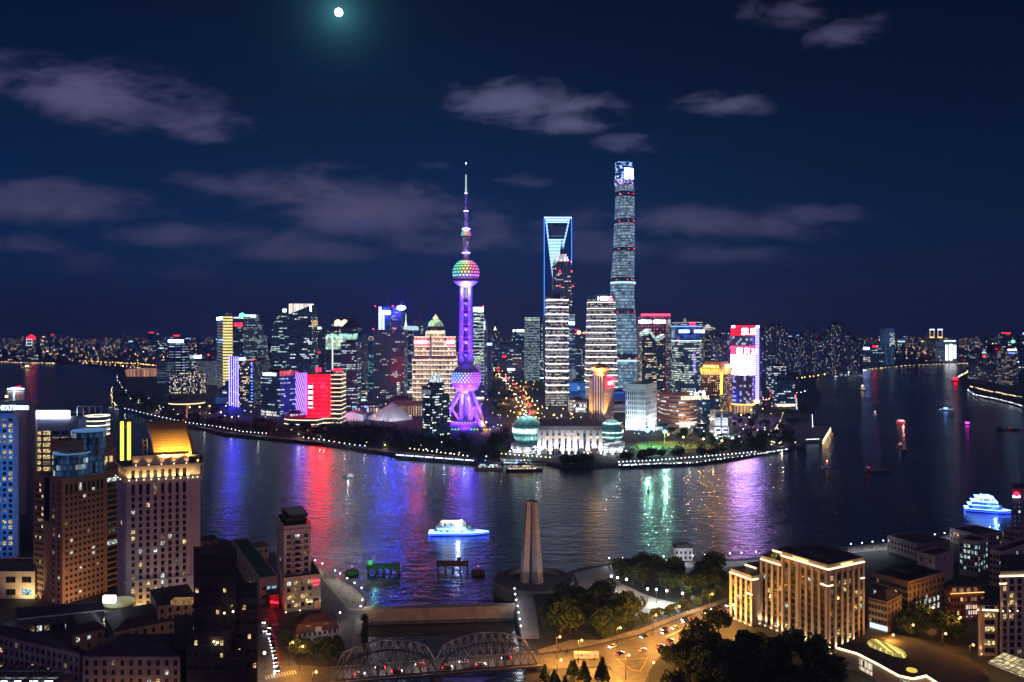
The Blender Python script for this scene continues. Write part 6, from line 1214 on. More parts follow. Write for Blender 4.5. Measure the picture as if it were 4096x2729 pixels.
def windows(root, spots, lit=.1, kinds=(0, 1, 2, 4), name='window', most=100):
    """spots: (frame, u, z, w, h[, kind]); the nearest become parts, the rest one part"""
    L = []
    for s_ in spots:
        f, u, z_, w_, h = s_[:5]; x, y = f.p(u); k = s_[5] if len(s_) > 5 else (wr.choice(kinds) if wr.random() < lit else -1)
        L.append(((x * x + y * y + (z_ - H) ** 2), x, y, z_, f.rz, w_, h, WIN_DARK if k < 0 else WIN_LIT[k]))
    L.sort(key=lambda a: a[0]); off = root.location
    for _, x, y, z_, rz, w_, h, mat in L[:most]:
        o = bpy.data.objects.new(name, win_mesh(w_, h, mat)); COL.objects.link(o); o.parent = root; o.location = (x - off.x, y - off.y, z_ - off.z); o.rotation_euler = (0, 0, rz)
    if len(L) > most:
        ms = []; m = MB()
        for _, x, y, z_, rz, w_, h, mat in L[most:]:
            if mat not in ms: ms.append(mat)
            dd = Vector((math.cos(rz), math.sin(rz))); m.obox((x, y), dd, Vector((-dd.y, dd.x)), w_, .3, z_ - h / 2, z_ + h / 2, ms.index(mat))
        tag(m.build('window_rows', ms, root), kind='stuff')
def uplight(root, p, z_, e, col, aim, cone=70, fix=True):
    light('uplight', 'SPOT', (*p, z_), e, col, root, .25, aim, cone)
    if fix: MB().sphere((*p, z_ - .5), .24, 8, 5).build('uplight_lamp', [glow_mat('uplight_glow', (1., .80, .5), 6)], root)
def block(name, label, poly, z1, mat, z0=6., roof=ROOF, cat='building', group=None, para=.9):
    r = thing(name, label, cat, cen(poly, z0), group)
    MB().prism(poly, z0, z1, 0, 1).build('wall', [mat, roof], r)
    if para:
        m = MB(); n = len(poly)
        for i in range(n):
            f = Fr(poly[i], Vector(poly[(i + 1) % n]) - Vector(poly[i])); L = (Vector(poly[(i + 1) % n]) - Vector(poly[i])).length
            f.box(m, 0, L, -.35, .12, z1 + .003, z1 + para)
        m.build('parapet', [mat], r)
    return r
# ---- tower with the golden barrel roof
MAUVE = pbr('mauve_stone', (.42, .33, .36), .75, scale=.1, var=.18); LSTONE = pbr('lime_stone', (.55, .46, .36), .7, scale=.2, var=.15)
P1 = [(PX(503, 441), 441), (PX(801, 453), 453), (PX(800, 482), 482), (PX(471, 460), 460)]; zc_ = PZ(1866, 441); zg = PZ(1926, 441)
r = block('office_tower', 'mauve stone tower with a golden barrel vaulted roof and lit gallery', P1, zg, MAUVE, para=0)
fR, fL = face(P1, 'R'), face(P1, 'L'); LR = fR.L
MB().prism(P1, zg + .003, zc_ - 1.2, 0, 1).build('gallery_wall', [LSTONE, ROOF], r)
MB().prism(grow(P1, .9), zg - .6, zg + .6, 0, 0, bottom=True).build('string_course', [LSTONE], r); MB().prism(grow(P1, 1.3), zc_ - 1.2, zc_, 0, 1, bottom=True).build('cornice', [LSTONE, ROOF], r)
cu = [LR * (.098 + .098 * k) for k in range(8)]; sp = []
zrow = [zg - 3 - 3.62 * k for k in range(22)]
for u in cu:
    for k, z_ in enumerate(zrow):
        if k == 1: continue
        sp.append((fR, u, z_ - (1.8 if k == 0 else 0), 2.6, 5.6 if k == 0 else 2.1))
    sp.append((fR, u, (zg + zc_) / 2 - .6, 2.3, 4.4, -1 if wr.random() < .7 else 4))
for k, z_ in enumerate(zrow[::2]): sp.append((fL, fL.L * .5, z_, 2.2, 2.2))
windows(r, sp, .16, (0, 1, 2, 2, 4, 4))
for i in range(9):
    u = LR * (.049 + .098 * i)
    m = MB(); fR.box(m, u - 1.0, u + 1.0, 0, .55, 6, zg - .6); m.build('pilaster', [MAUVE], r)
    m = MB(); fR.box(m, u - .95, u + .95, 0, .5, zg + .6, zc_ - 1.2); m.build('gallery_pier', [LSTONE], r)
    uplight(r, fR.p(u, 1.9), zg + 1.2, 1500, (1., .60, .22), (*fR.p(u, 0), zg + 6), 100)
for u in (.90, .965): uplight(r, fR.p(LR * u, 1.9), zg + 1.2, 420, (1., .60, .22), (*fR.p(LR * u, 0), zg + 6), 100)
for u in (.2, .5, .8): uplight(r, fL.p(fL.L * u, 1.9), zg + 1.2, 420, (1., .62, .12), (*fL.p(fL.L * u, 0), zg + 6), 100)
m = MB(); fR.box(m, LR * .08, LR * .84, -10, -2.2, zc_ + .003, zc_ + 5.2, 0, 1); m.build('attic', [LSTONE, ROOF], r)
for k in range(5): uplight(r, fR.p(LR * (.13 + .17 * k), -.6), zc_ + .7, 300, (1., .58, .15), (*fR.p(LR * (.13 + .17 * k), -2.4), zc_ + 4), 90)
zb, zt2, u0, u1, dv = zc_ + 5.2, PZ(1690, 452), LR * .36, LR * .87, -15.
arcp = []                                                   # pointed arch profile: v (depth), z
for k in range(11): a = k / 10; arcp.append((-4.5 + dv * .62 * (1 - math.cos(a * math.pi / 2)) , zb - 4 + (zt2 - zb + 4) * math.sin(a * math.pi / 2)))
for k in range(9, -1, -1): a = k / 10; arcp.append((-4.5 + dv * 1.24 - dv * .62 * (1 - math.cos(a * math.pi / 2)), zb - 4 + (zt2 - zb + 4) * math.sin(a * math.pi / 2)))
m = MB()
for j in range(len(arcp) - 1):
    (va, za), (vb_, zb_) = arcp[j], arcp[j + 1]
    for q_ in range(8):
        ua, ub = u0 + (u1 - u0) * q_ / 8, u0 + (u1 - u0) * (q_ + 1) / 8
        s0, s1 = (5 * max(0, (z_ - zb) / (zt2 - zb)) ** 1.6 for z_ in (za, zb_))      # the shell leans as it rises
        m.face([(*fR.p(ua - s0, va), za), (*fR.p(ub - s0, va), za), (*fR.p(ub - s1, vb_), zb_), (*fR.p(ua - s1, vb_), zb_)], 0, [(ua, j * 2.), (ub, j * 2.), (ub, j * 2. + 2), (ua, j * 2. + 2)])
def gold_mat():
    m_, t = newmat('gold_cladding'); uv = t.n('ShaderNodeUVMap', uv_map='UV').outputs[0]; u, v, _ = t.sep(uv)
    jn = t.m('MAXIMUM', t.m('LESS_THAN', t.m('FRACT', t.m('DIVIDE', u, 1.3)), .08), t.m('LESS_THAN', t.m('FRACT', t.m('DIVIDE', v, 1.0)), .10))
    b = t.n('ShaderNodeBsdfPrincipled'); t.put(b.inputs['Base Color'], t.mix(jn, (.72, .46, .13, 1), (.16, .09, .03, 1))); b.inputs['Roughness'].default_value = .5; b.inputs['Metallic'].default_value = .35
    out(t, b.outputs[0]); return m_
m.build('vault', [gold_mat()], r, smooth=True)
m = MB(); m.face([(*fR.p(u0 - .02 - 5 * max(0, (z_ - zb) / (zt2 - zb)) ** 1.6, v), z_) for v, z_ in arcp], 0); m.build('gable_glass', [fac('gable', (.05, .07, .12), (.02, .06, .14), 2, 2, .8, .8, .4, 0, s=.35, a=(.1, .3, 1.), b=(.2, .4, 1.))], r)
for u, e in ((.50, 13000), (.66, 8000), (.86, 8000)): uplight(r, fR.p(LR * u, 1.2), zb - 1.5, e, (1., .56, .13), (*fR.p(LR * (u + .03), -6), zb + 7), 120, False)
m = MB()
for du in (0, 2.2): fR.box(m, u0 - 6 + du, u0 - 5.6 + du, -6, -5.6, zc_ + .1, zb + 9)
for k in range(4): fR.box(m, u0 - 6, u0 - 3.4, -5.95, -5.65, zb + k * 2.6, zb + k * 2.6 + .25)
m.build('roof_ladder_frame', [pbr('gold_frame', (.5, .35, .15), .5)], r)
m = MB(); fR.box(m, LR * .80, LR * .97, -12, -4, zc_ + .003, zc_ + 4.4); m.build('plant_room', [DARK], r); bulb(r, (*fR.p(LR * .965, -1), zc_ + 1.4), .5, GLOW_ORANGE, 'roof_lamp')
for u, e, c in ((.04, 9000, (1., .62, .06)), (.20, 9000, (1., .60, .10)), (.42, 4200, (1., .75, .5)), (.8, 5200, (1., .88, .75))): uplight(r, fR.p(LR * u, 6), 8, e, c, (*fR.p(LR * u, 0), 26), 90, False)
m = MB(); fR.box(m, -1, LR, .6, 1.1, zrow[15] + 1.7, zrow[15] + 2.2); m.build('ledge', [LSTONE], r)
# twin yellow light masts behind
for k, (x, y0, y1, lab) in enumerate(((486, 2015, 1688, 'glowing yellow vertical light fin behind the golden roof tower, left and shorter'), (514, 2072, 1690, 'glowing yellow vertical light fin behind the golden roof tower, right and longer'))):
    D = 520; X_ = PX(x, D); t_ = thing('light_fin', lab, 'light', (X_, D, 6)); MB().box(X_ - .8, X_ + .8, D, D + 1.2, PZ(y0, D), PZ(y1, D)).build('led_tube', [GLOW_YEL], t_); MB().box(X_ - 1.2, X_ + 1.2, D + 1.21, D + 2.4, 6, PZ(y1, D) + 2).build('steel_fin', [DARK], t_)
# ---- brown office building with glass drums on its roof
BROWN = pbr('brown_tile', (.30, .19, .13), .75, scale=.12, var=.2)
P2 = corner(134, 250, 473, 469, 29); zt = PZ(1918, 469)
r = block('office_building', 'brown tiled office building with round blue rimmed glass drums on its roof', P2, zt, BROWN)
fR, fL = face(P2, 'R'), face(P2, 'L'); sp = []
for k in range(20):
    z_ = zt - 5 - 3.55 * k
    for c in range(9): sp.append((fR, fR.L * (.07 + .078 * c), z_ - (1. if k == 0 else 0), 1.5, 4.6 if k == 0 else 1.6))
    sp.append((fR, fR.L * .88, z_, 6.2, 2.3, -1 if wr.random() < .8 else 2))
    for c in range(5): sp.append((fL, fL.L * (.09 + .075 * c if c < 4 else .70), z_, 1.3, 1.6, wr.choice((0, 0, 1, 4)) if wr.random() < (.5 if 3 < k < 8 else .12) else -1)); 
    sp.append((fL, fL.L * .88, z_, 1.3, 1.6))
windows(r, sp, .05, (2, 2, 4))
m = MB(); fL.box(m, fL.L * .40, fL.L * .56, 0, .3, zt - 26, zt - .01); m.build('glass_slot', [pbr('glass_blue', (.01, .02, .05), .1)], r)
GLB = fac('drum_glass', (.03, .06, .10), (.008, .03, .06), 1.6, 3.5, .85, .85, .12, .3, s=.35, **COOL)
c2 = Vector(P2[0]) + Vector((0, 18))
for cx_, cy_, rr, h, in ((c2.x - 1, c2.y - 6, 9.8, 14), (c2.x + 3.5, c2.y + 5, 9.5, 26)):
    MB().lathe([(rr, zt + .1), (rr, zt + h)], cx_, cy_, 36).build('glass_drum', [GLB], r); MB().lathe([(rr, zt + h - .3), (rr + .35, zt + h - .2), (rr + .35, zt + h + .4), (rr - .4, zt + h + .5), (rr - .6, zt + h - .2), (0, zt + h - .25)], cx_, cy_, 36).build('drum_rim', [pbr('rim_glow', (.25, .35, .5), .4, emit=(.2, .5, 1.), es=.25)], r)  # blue rim glow put into the rim colour as faint emission
m = MB(); fR.box(m, 6, fR.L - 1, -14, -1.2, zt + .01, zt + 15, 0, 1); m.build('penthouse', [pbr('brown_pent', (.28, .19, .15), .7), ROOF], r)
m = MB(); fR.box(m, 3, fR.L - 2, -17, -2.4, zt + 15.01, zt + 22, 0, 1); m.build('roof_slab', [BROWN, ROOF], r)
for k in range(7): m = MB(); fR.box(m, 9 + 3.6 * k, 11 + 3.6 * k, -1.2, -.95, zt + 6, zt + 9.5); m.build('lit_panel', [glow_mat('panel_yellow', (1., .72, .12), .8) if k % 3 == 2 else glow_mat('panel_warm', (1., .75, .38), .6)], r)
m = MB(); fR.box(m, 9, 27, -1.2, -1., zt + 1.2, zt + 4.2); m.build('glazed_strip', [fac('pent_gl', (.05, .06, .07), NAVY, 2, 3.4, .8, .8, .3, 0, s=.6, **COOL)], r)
light('wall_wash', 'SPOT', (*fR.p(-4, 26), 9), 26000, (1., .52, .22), r, 1., (*fR.p(10, 0), 30), 120)
# ---- hotel with the white roof sign
CYW = fac('bund_hotel', (.10, .15, .26), (.015, .03, .06), 4.2, 3.6, .45, .55, .34, .2, s=.8, a=(1., .72, .42), b=(.6, .85, 1.))
P3 = flat(128, 346, 610, 40, True); zt = PZ(1672, 610)
r = block('hotel', 'hotel slab topped by a dazzling white sign, behind the brown building', P3, zt, pbr('slate_wall', (.16, .17, .28), .6), para=1.2)
fR = face(P3, 'R'); LR = fR.L; sp = []
for k in range(8):
    for c in range(6):
        if c == 5 or k > 0: sp.append((fR, LR * (.10 + .17 * c), PZ(1708 + 24 * k, 610), 5.4 if c < 5 else 4, 3., wr.choice((0, 0, 1, 4, 4)) if wr.random() < .85 else -1))
windows(r, sp)
m = MB(); fR.box(m, -2, 4.5, .2, 3, 6, zt + 6); m.build('pier', [pbr('pier_mauve', (.28, .20, .26), .7)], r)
m = MB(); fR.box(m, LR * .02, LR * .70, .4, 1.4, PZ(1674, 610), PZ(1642, 610)); m.build('sign_box', [glow_mat('sign_glare', (.75, .86, 1.), 9)], r)
m = MB(); fR.box(m, LR * .86, LR * 1.0, .1, .5, 40, zt); m.build('tiled_strip', [fac('tile_strip', (.35, .40, .46), (.33, .38, .44), 1.6, 2.2, .93, .93, 0, 0)], r)
m = MB()
for k in range(5): fR.box(m, LR * .75 + k * 4.6, LR * .75 + k * 4.6 + .35, -6, -5.6, zt, zt + 8)
fR.box(m, LR * .75, LR * 1.2, -6.2, -5.4, zt + 8.01, zt + 8.5); m.build('roof_frame', [STEEL], r)
cxr, cyr = fR.p(LR * 1.09, -9)
MB().lathe([(8.4, 6), (8.4, zt - 2)], cxr, cyr, 28).build('round_end', [fac('round_gl', (.12, .12, .14), (.05, .04, .04), 2, 3.6, .8, .6, .5, .3, s=.5, **WARM)], r)
for k in range(5): z_ = PZ(1668 + 18.5 * k, 610); MB().lathe([(8.5, z_ - .3), (8.9, z_), (8.5, z_ + .35)], cxr, cyr, 28).build('led_ring', [glow_mat('ring_cream', (1., .86, .6), 2.2)], r)
P4 = flat(-120, 56, 560, 40, True); zt = PZ(1652, 560)
r = block('hotel', 'blue lit hotel tower with white lettering along its roof at the left edge', P4, zt, pbr('blue_panel', (.14, .26, .42), .45), para=0)
fR = face(P4, 'R'); LR = fR.L; sp = []
for k in range(28):
    for c in range(4): sp.append((fR, LR * (.985 - .135 * c) - 2, zt - 5 - 3.75 * k, 2.4, 2.2))
windows(r, sp, .42, (0, 0, 1, 3, 4, 4))
m = MB(); fR.box(m, -6, LR + 11, -4, 1.6, zt + 1, zt + 6.6); m.build('sign_parapet', [pbr('parapet_blue', (.05, .09, .18), .5)], r); m = MB(); fR.box(m, -6, LR + 13, -5, 2.4, zt + 7.4, zt + 8.2); m.build('roof_blade', [pbr('blade_blue', (.12, .2, .32), .4)], r)
text('HYATT', 5.2, glow_mat('letter_ice', (.80, .92, 1.), 2.6), r, (*fR.p(LR - 3.5, 2.), zt + 2), 0, 'sign_lettering', width=11.5, depth=.2); text('ON THE BUND', 4.2, glow_mat('letter_ice', (.80, .92, 1.), 2.6), r, (*fR.p(LR + 6., 2.), zt + 2.4), 0, 'sign_lettering', width=11, depth=.2)
bulb(r, (*fR.p(LR - 9, -6), zt + 11), .9, GLOW_ORANGE, 'roof_lamp'); m = MB(); fR.box(m, LR + .2, LR + 3.8, -1, 1.2, 6, zt - 4); m.build('pier', [pbr('pier_mauve', (.28, .20, .26), .7)], r)
for k in range(5): light('blue_wash', 'SPOT', (*fR.p(LR - 8, 22), 16 + 20 * k), 6500, (.1, .38, 1.), r, 2., (*fR.p(LR - 4, 0), 26 + 20 * k), 130)
# podium at the left edge
P5 = flat(-60, 140, 480, 30, True); r = block('podium', 'pale low podium with square windows at the left edge below the blue hotel', P5, PZ(2292, 480), LSTONE)
fR = face(P5, 'R'); windows(r, [(fR, 6 + 9.5 * c, z_, 5.6, 3.4, 3 if (c > 1 and z_ < 12 and c < 3) else -1) for c in range(3) for z_ in (17.5, 10.)]); light('podium_wash', 'SPOT', (*fR.p(27, 9), 8), 7000, (1., .74, .34), r, 1., (*fR.p(26, 0), 14), 120)
# low annex ring with lit roof edge, drum and blue sign
D = 415
r = block('annex', 'long low dark annex with a pale roof edge in front of the brown building', [(PX(70, 408), 408), (PX(486, 424), 424), (PX(486, 424), 440), (PX(60, 424), 424)], PZ(2470, 412), pbr('annex_wall', (.12, .11, .12), .7))
f = Fr((PX(70, 408), 408), Vector((PX(486, 424), 424)) - Vector((PX(70, 408), 408))); m = MB(); f.box(m, 0, 54, .2, .7, PZ(2470, 412) + .2, PZ(2470, 412) + .8); m.build('roof_edge', [pbr('edge_white', (.7, .68, .7), .5)], r)
windows(r, [(f, 3 + 3.4 * k, 13.5, 2.2, 2.6) for k in range(14)], .2, (4, 2))
cx_, cy_ = PX(40, 405), 405; r = thing('rotunda', 'round low roof with a blue lamp at the left edge', 'building', (cx_, cy_, 6)); MB().lathe([(9, 6), (9, 15), (10, 15.2), (10, 16), (6, 17), (0, 17.2)], cx_, cy_, 32).build('drum', [pbr('drum_grey', (.25, .22, .2), .6)], r); MB().box(cx_ - 4, cx_ - 1.5, cy_ - 3, cy_ - .5, 17.3, 17.6).build('roof_light', [SIGN_B], r)
cx_, cy_ = PX(462, 420), 424; r = thing('rotunda', 'small round yellow lit building under a glaring blue white sign', 'building', (cx_, cy_, 6))
MB().lathe([(7, 6), (7, 22), (7.6, 22.2), (7.6, 23.5), (0, 23.6)], cx_, cy_, 28).build('drum', [fac('rot', (.4, .35, .15), (.3, .28, .1), 40, 3.5, 1.2, .5, 1, 0, a=(.8, .75, .25), b=(.9, .8, .3), s=.3)], r); MB().box(PX(412, 414), PX(460, 414), 414, 415, PZ(2412, 414), PZ(2384, 414)).build('sign', [glow_mat('sign_glare', (.75, .86, 1.), 9)], r)
# ---- old block with the long dark roofs at the bottom left
OLD = pbr('old_stone', (.28, .22, .22), .8, scale=.15, var=.3); OROOF = pbr('dark_tile_roof', (.06, .05, .06), .85, scale=.3, var=.35)
def roofed(label, poly, z1, rise, lit=.12, name='courtyard_block', wall=OLD, wk=(0, 4, 2), cols=None, z0=6., roof=OROOF):
    r = thing(name, label, 'building', cen(poly, z0)); MB().prism(poly, z0, z1, 0, 1).build('wall', [wall, roof], r)
    MB().prism(grow(poly, .5), z1 + .004, z1 + rise, 0, 0, top=.55, bottom=True).build('roof', [roof], r); sp = []
    for s_ in ('L', 'R'):
        f = face(poly, s_); n = max(1, int(f.L / 3.6))
        for c in range(n):
            for k in range(int((z1 - z0 - 1) / 4)): sp.append((f, (c + .5) * f.L / n, z1 - 2.8 - 4 * k, 1.4, 2.1))
    windows(r, sp, lit, wk, most=100); return r
zt = 25.; roofed('old stone block with a long dark roof at the bottom edge, warm lit below', flat(330, 720, 347, 20), zt, 4, .06)
r_ = COL.objects[-1]; ff = Fr((PX(330, 347), 347), (1, .1)); rr_ = [o for o in bpy.data.objects if o.get('label', '').startswith('old stone block')][0]
for k in range(5): light('street_glow', 'POINT', (PX(380 + 75 * k, 340), 338, 9), 420, (1., .55, .2), rr_, .4)
roofed('wing of the old courtyard block running back along the left edge', corner(-200, 318, 345, 352, 24), 24, 4, .12)
roofed('dark house with a few white lit windows inside the old courtyard', corner(260, 290, 420, 385, 75), 20, 3, .25, 'house', wk=(2, 3, 2))
roofed('narrow dark rear wing between the annex and the old courtyard block', corner(420, 455, 700, 392, 82), 19, 3, .04, 'house')
roofed('dark flat block with an amber lattice terrace beside the golden roof tower', corner(600, 632, 790, 405, 82), 27, 2, .04, 'house')
D = 400; MBt = thing('terrace_lattice', 'amber lit lattice terrace on the dark block right of the golden roof tower', 'terrace', (PX(725, D), D, 29)); MB().box(PX(682, D), PX(765, D), D, D + 5, 29.2, 31.6).build('lattice', [fac('lattice_amber', (.3, .16, .04), (.1, .05, .01), 1.2, .9, .6, .5, 1, 0, a=(1., .55, .1), b=(1., .6, .15), s=.6)], MBt)
# glass canopy with trusses in the corner
r = thing('market_hall', 'glazed roof hall with steel trusses and strip lamps in the bottom left corner', 'building', (PX(120, 350), 345, 6))
MB().box(PX(-60, 350), PX(270, 350), 340, 365, 6, 14).build('wall', [OLD], r); m = MB()
for k in range(8): m.box(PX(-60, 350) + k * 4.6, PX(-60, 350) + k * 4.6 + .35, 339, 366, 14.01, 14.8)
for y in (341, 348, 355): m.box(PX(-60, 350), PX(270, 350), y, y + .4, 14.81, 15.6)
m.build('roof_truss', [pbr('truss_steel', (.10, .11, .12), .5)], r)
for k in range(5): MB().box(PX(-40 + 60 * k, 350), PX(-10 + 60 * k, 350), 346, 346.4, 14.2, 14.6).build('strip_lamp', [GLOW_W], r)
# ---- dark stepped apartment block in front
DK = pbr('sooty_brick', (.045, .04, .04), .85, scale=.2, var=.35); D = 345
r = thing('apartment_block', 'dark stepped brick apartment block with a few yellow windows, bottom foreground', 'building', (PX(850, D), D + 12, 6)); xx = lambda x: PX(x, D)
m = MB()
for x0, x1, d0, d1, y1, yb in ((774, 944, 6, 26, 2235, 0), (806, 930, 8, 22, 2222, 2235), (945, 1030, 8, 30, 2392, 0), (695, 773, 8, 30, 2530, 0), (745, 925, -2, 5.9, 2545, 0), (800, 885, 2, 5.8, 2420, 2545), (905, 985, -4, 5.7, 2635, 0)):
    m.prism(flat(x0, x1, D + d0, d1 - d0, True), PZ(yb, D + d0) if yb else 6, PZ(y1, D + d0), 0, 1)
m.build('wall', [DK, OROOF], r); f = Fr((PX(774, D + 6), D + 6), (1, 0)); sp = []
for c in range(6):
    for k in range(4): sp.append((f, (xx(944) - xx(774)) * (c + .5) / 6, PZ(2300 + 62 * k, D + 6), 1.2, 2., 1 if (c, k) in ((0, 1), (4, 1)) else -1))
f2 = Fr((PX(745, D - 2), D - 2), (1, 0))
for c in range(7):
    for k in range(3): sp.append((f2, (xx(925) - xx(745)) * (c + .5) / 7, PZ(2572 + 50 * k, D - 2), 1.1, 2., 1 if (c, k) in ((1, 0), (4, 0), (5, 0), (5, 1)) else -1))
f3 = Fr((PX(945, D + 8), D + 8), (1, 0))
for c in range(4):
    for k in range(5): sp.append((f3, (xx(1030) - xx(944)) * (c + .5) / 4, PZ(2430 + 58 * k, D + 8), 1.2, 2., 0 if (c, k) in ((1, 0), (2, 2), (0, 3), (3, 4)) else -1))
f4 = Fr((PX(800, D + 2), D + 2), (1, 0))
for c in range(3):
    for k in range(2): sp.append((f4, (xx(885) - xx(800)) * (c + .5) / 3, PZ(2448 + 50 * k, D + 2), 1.1, 1.9, 0 if (c, k) == (2, 0) else -1))
windows(r, sp)
for x, y in ((892, 2458), (927, 2452), (864, 2558), (880, 2562)): MB().sphere((xx(x), D - 2.6 if y > 2500 else D + 1.6, PZ(y, D)), .42, 8, 6).build('wall_lamp', [GLOW_WARM], r); light('wall_lamp_light', 'POINT', (xx(x), D - 3.4 if y > 2500 else D + .6, PZ(y, D)), 60, (1., .7, .3), r, .3)
# ---- houses and sheds towards the river
for a in (('low tiled house by the water, right of the golden roof tower', 802, 806, 870, 560, 2165), ('low pale house in the riverside yard', 842, 846, 915, 525, 2200), ('small shed in the riverside yard, beside the pale house', 905, 909, 985, 540, 2222), ('long shed by the wharf lamps', 985, 989, 1075, 560, 2195)):
    D = a[4]; roofed(a[0], corner(a[1], a[2], a[3], D, 80), PZ(a[5], D), 3, .05, 'house', wall=pbr('house_wall', (.30, .24, .22), .8))
P7 = corner(930, 1040, 1112, 470, 62); r = block('warehouse', 'pale grey warehouse with a dark green roof left of the round balconied hotel', P7, PZ(2318, 470), pbr('pale_render', (.42, .38, .40), .8), roof=pbr('green_roof', (.03, .09, .05), .9))
f, g = face(P7, 'L'), face(P7, 'R'); windows(r, [(f, f.L * (.12 + .19 * c), z_, 2.2, 1.6) for c in range(5) for z_ in (10, 15)] + [(g, g.L * (.2 + .3 * c), z_, 2.2, 1.6) for c in range(3) for z_ in (10, 15)], .3, (2, 3))
# ---- slim hotel tower by the promenade
PAL = pbr('pale_mauve_render', (.46, .38, .42), .75, scale=.2, var=.15); D = 462
P8 = corner(1107, 1136, 1243, D, 76); zt = PZ(2112, D); r = block('hotel', 'slim pale hotel tower with stacked round balconies and a warm lit base', P8, zt, PAL, para=1.)
f, g = face(P8, 'R'), face(P8, 'L'); sp = []
for k in range(10):
    z_ = zt - 5.5 - 3.35 * k
    for u in (.17, .83): sp.append((f, f.L * u, z_, 2.3, 2.)); 
    sp.append((f, f.L * .5, z_, 2.6, 1.9, 2 if k == 0 else -1))
    for c in range(5): sp.append((g, g.L * (.1 + .2 * c), z_, 1.5, 1.6))
windows(r, sp, .04, (2, 4))
for k in range(10):
    z_ = zt - 7.2 - 3.35 * k; q_ = f.p(f.L * .5, .2); MB().lathe([(2.9, z_), (3., z_ + 1.1), (0, z_ + 1.12)], q_[0], q_[1], 16, a0=R(180), a1=R(375)).build('balcony', [PAL], r)
for u in (.34, .66): m = MB(); f.box(m, f.L * u - .5, f.L * u + .5, 0, .6, 24, zt - 1); m.build('pilaster', [PAL], r)
MB().prism(grow(P8, 1.), zt - 2.2, zt - 1.2, 0, 0, bottom=True).build('cornice', [PAL], r); q = [(cen(P8)[0] + (x - cen(P8)[0]) * .7, cen(P8)[1] + (y - cen(P8)[1]) * .7) for x, y in P8]; MB().prism(q, zt + .01, zt + 4, 0, 0).prism([(x + 1, y + 2) for x, y in q[:3]] + [q[3]], zt + 4.01, zt + 6, 0, 0).build('roof_terrace', [DARK], r)
m = MB(); f.box(m, f.L * .86, f.L * 1.0, -1.8, -.2, zt + 1., zt + 3.2); m.build('red_lit_screen', [glow_mat('screen_dim_red', (.6, .02, .04), .5)], r)
P8b = corner(1112, 1138, 1283, D - 6, 80); zp = PZ(2318, D - 6); r2 = block('hotel_podium', 'warm uplit four storey hotel base with a red neon sign on its right corner', P8b, zp, LSTONE)
f = face(P8b, 'R'); windows(r2, [(f, f.L * (.12 + .19 * c), z_, 2.0, 2.2) for c in range(4) for z_ in (9.5, 14, 18.5, 22)], .5, (0, 4, 2))
for c in range(5): uplight(r2, f.p(f.L * (.03 + .19 * c), 1.2), 12.5 if c % 2 else 7, 260, (1., .66, .2), (*f.p(f.L * (.03 + .19 * c), 0), 20), 70)
text('FX HOTEL', 1.9, glow_mat('neon_red', (1., .05, .12), 3), r2, (*f.p(f.L * .86, .5), zp - 3.4), f.rz, 'sign_lettering', width=4.6, depth=.1); text('★★★', 1.2, glow_mat('neon_red', (1., .05, .12), 3), r2, (*f.p(f.L * .86, .5), zp - 5.4), f.rz, 'sign_lettering', width=3.4, depth=.1)
m = MB(); f.box(m, f.L * .60, f.L * .98, .2, 1.6, 10.4, 10.8); m.build('entrance_canopy', [glow_mat('canopy_yellow', (1., .8, .3), 1.2)], r2)
r3 = block('shop', 'low shop with a glowing red angled fascia left of the hotel base', corner(1050, 1080, 1116, 462, 60), 13, pbr('shop_red', (.3, .1, .1), .7)); MB().tube((PX(1082, 458), 458, 11.5), (PX(1112, 460), 460, 10.2), .5, .5, 6).build('neon_tube', [SIGN_R], r3)
# ---- mansion by the creek
D = 404; P9 = corner(1172, 1185, 1352, D, 84); zt = PZ(2537, D); r = thing('mansion', 'old white mansion with a dark red mansard roof and dormers by the creek', 'building', cen(P9, 6))
WM = pbr('mansion_wall', (.40, .36, .36), .8); MB().prism(P9, 6, zt, 0, 1).build('wall', [WM, OROOF], r)
MR = pbr('dark_red_roof', (.09, .035, .04), .8, scale=.4, var=.3)
MB().prism(grow(P9, .6), zt + .003, zt + 4.6, 0, 0, top=.86, bottom=True).build('roof', [MR], r); q = [(cen(P9)[0] + (x - cen(P9)[0]) * .84, cen(P9)[1] + (y - cen(P9)[1]) * .84) for x, y in P9]; MB().prism(q, zt + 4.61, zt + 7.6, 0, 0, top=.4).build('upper_roof', [MR], r)
f = face(P9, 'R'); windows(r, [(f, f.L * (.08 + .12 * c), z_, 1.2, 2.3, 3 if (c == 4 and z_ < 10) else -1) for c in range(8) for z_ in (8.8, 12.6)])
for c in (2, 5.5): m = MB(); f.box(m, f.L * .12 * c, f.L * .12 * c + 2.2, -2.4, -.2, zt + .6, zt + 3.4); m.build('dormer', [WM], r)
m = MB(); f.box(m, f.L * .45, f.L * .60, -.4, .5, zt - .2, zt + 2.4); m.build('gable', [WM], r); m = MB(); f.box(m, f.L * .5, f.L * .64, -16, -11, zt + 5, zt + 12); m.build('roof_tower', [pbr('tower_white', (.5, .48, .48), .8)], r)
light('mansion_glow', 'POINT', (*f.p(f.L * .5, 10), 12), 500, (.7, .85, 1.), r, .5)
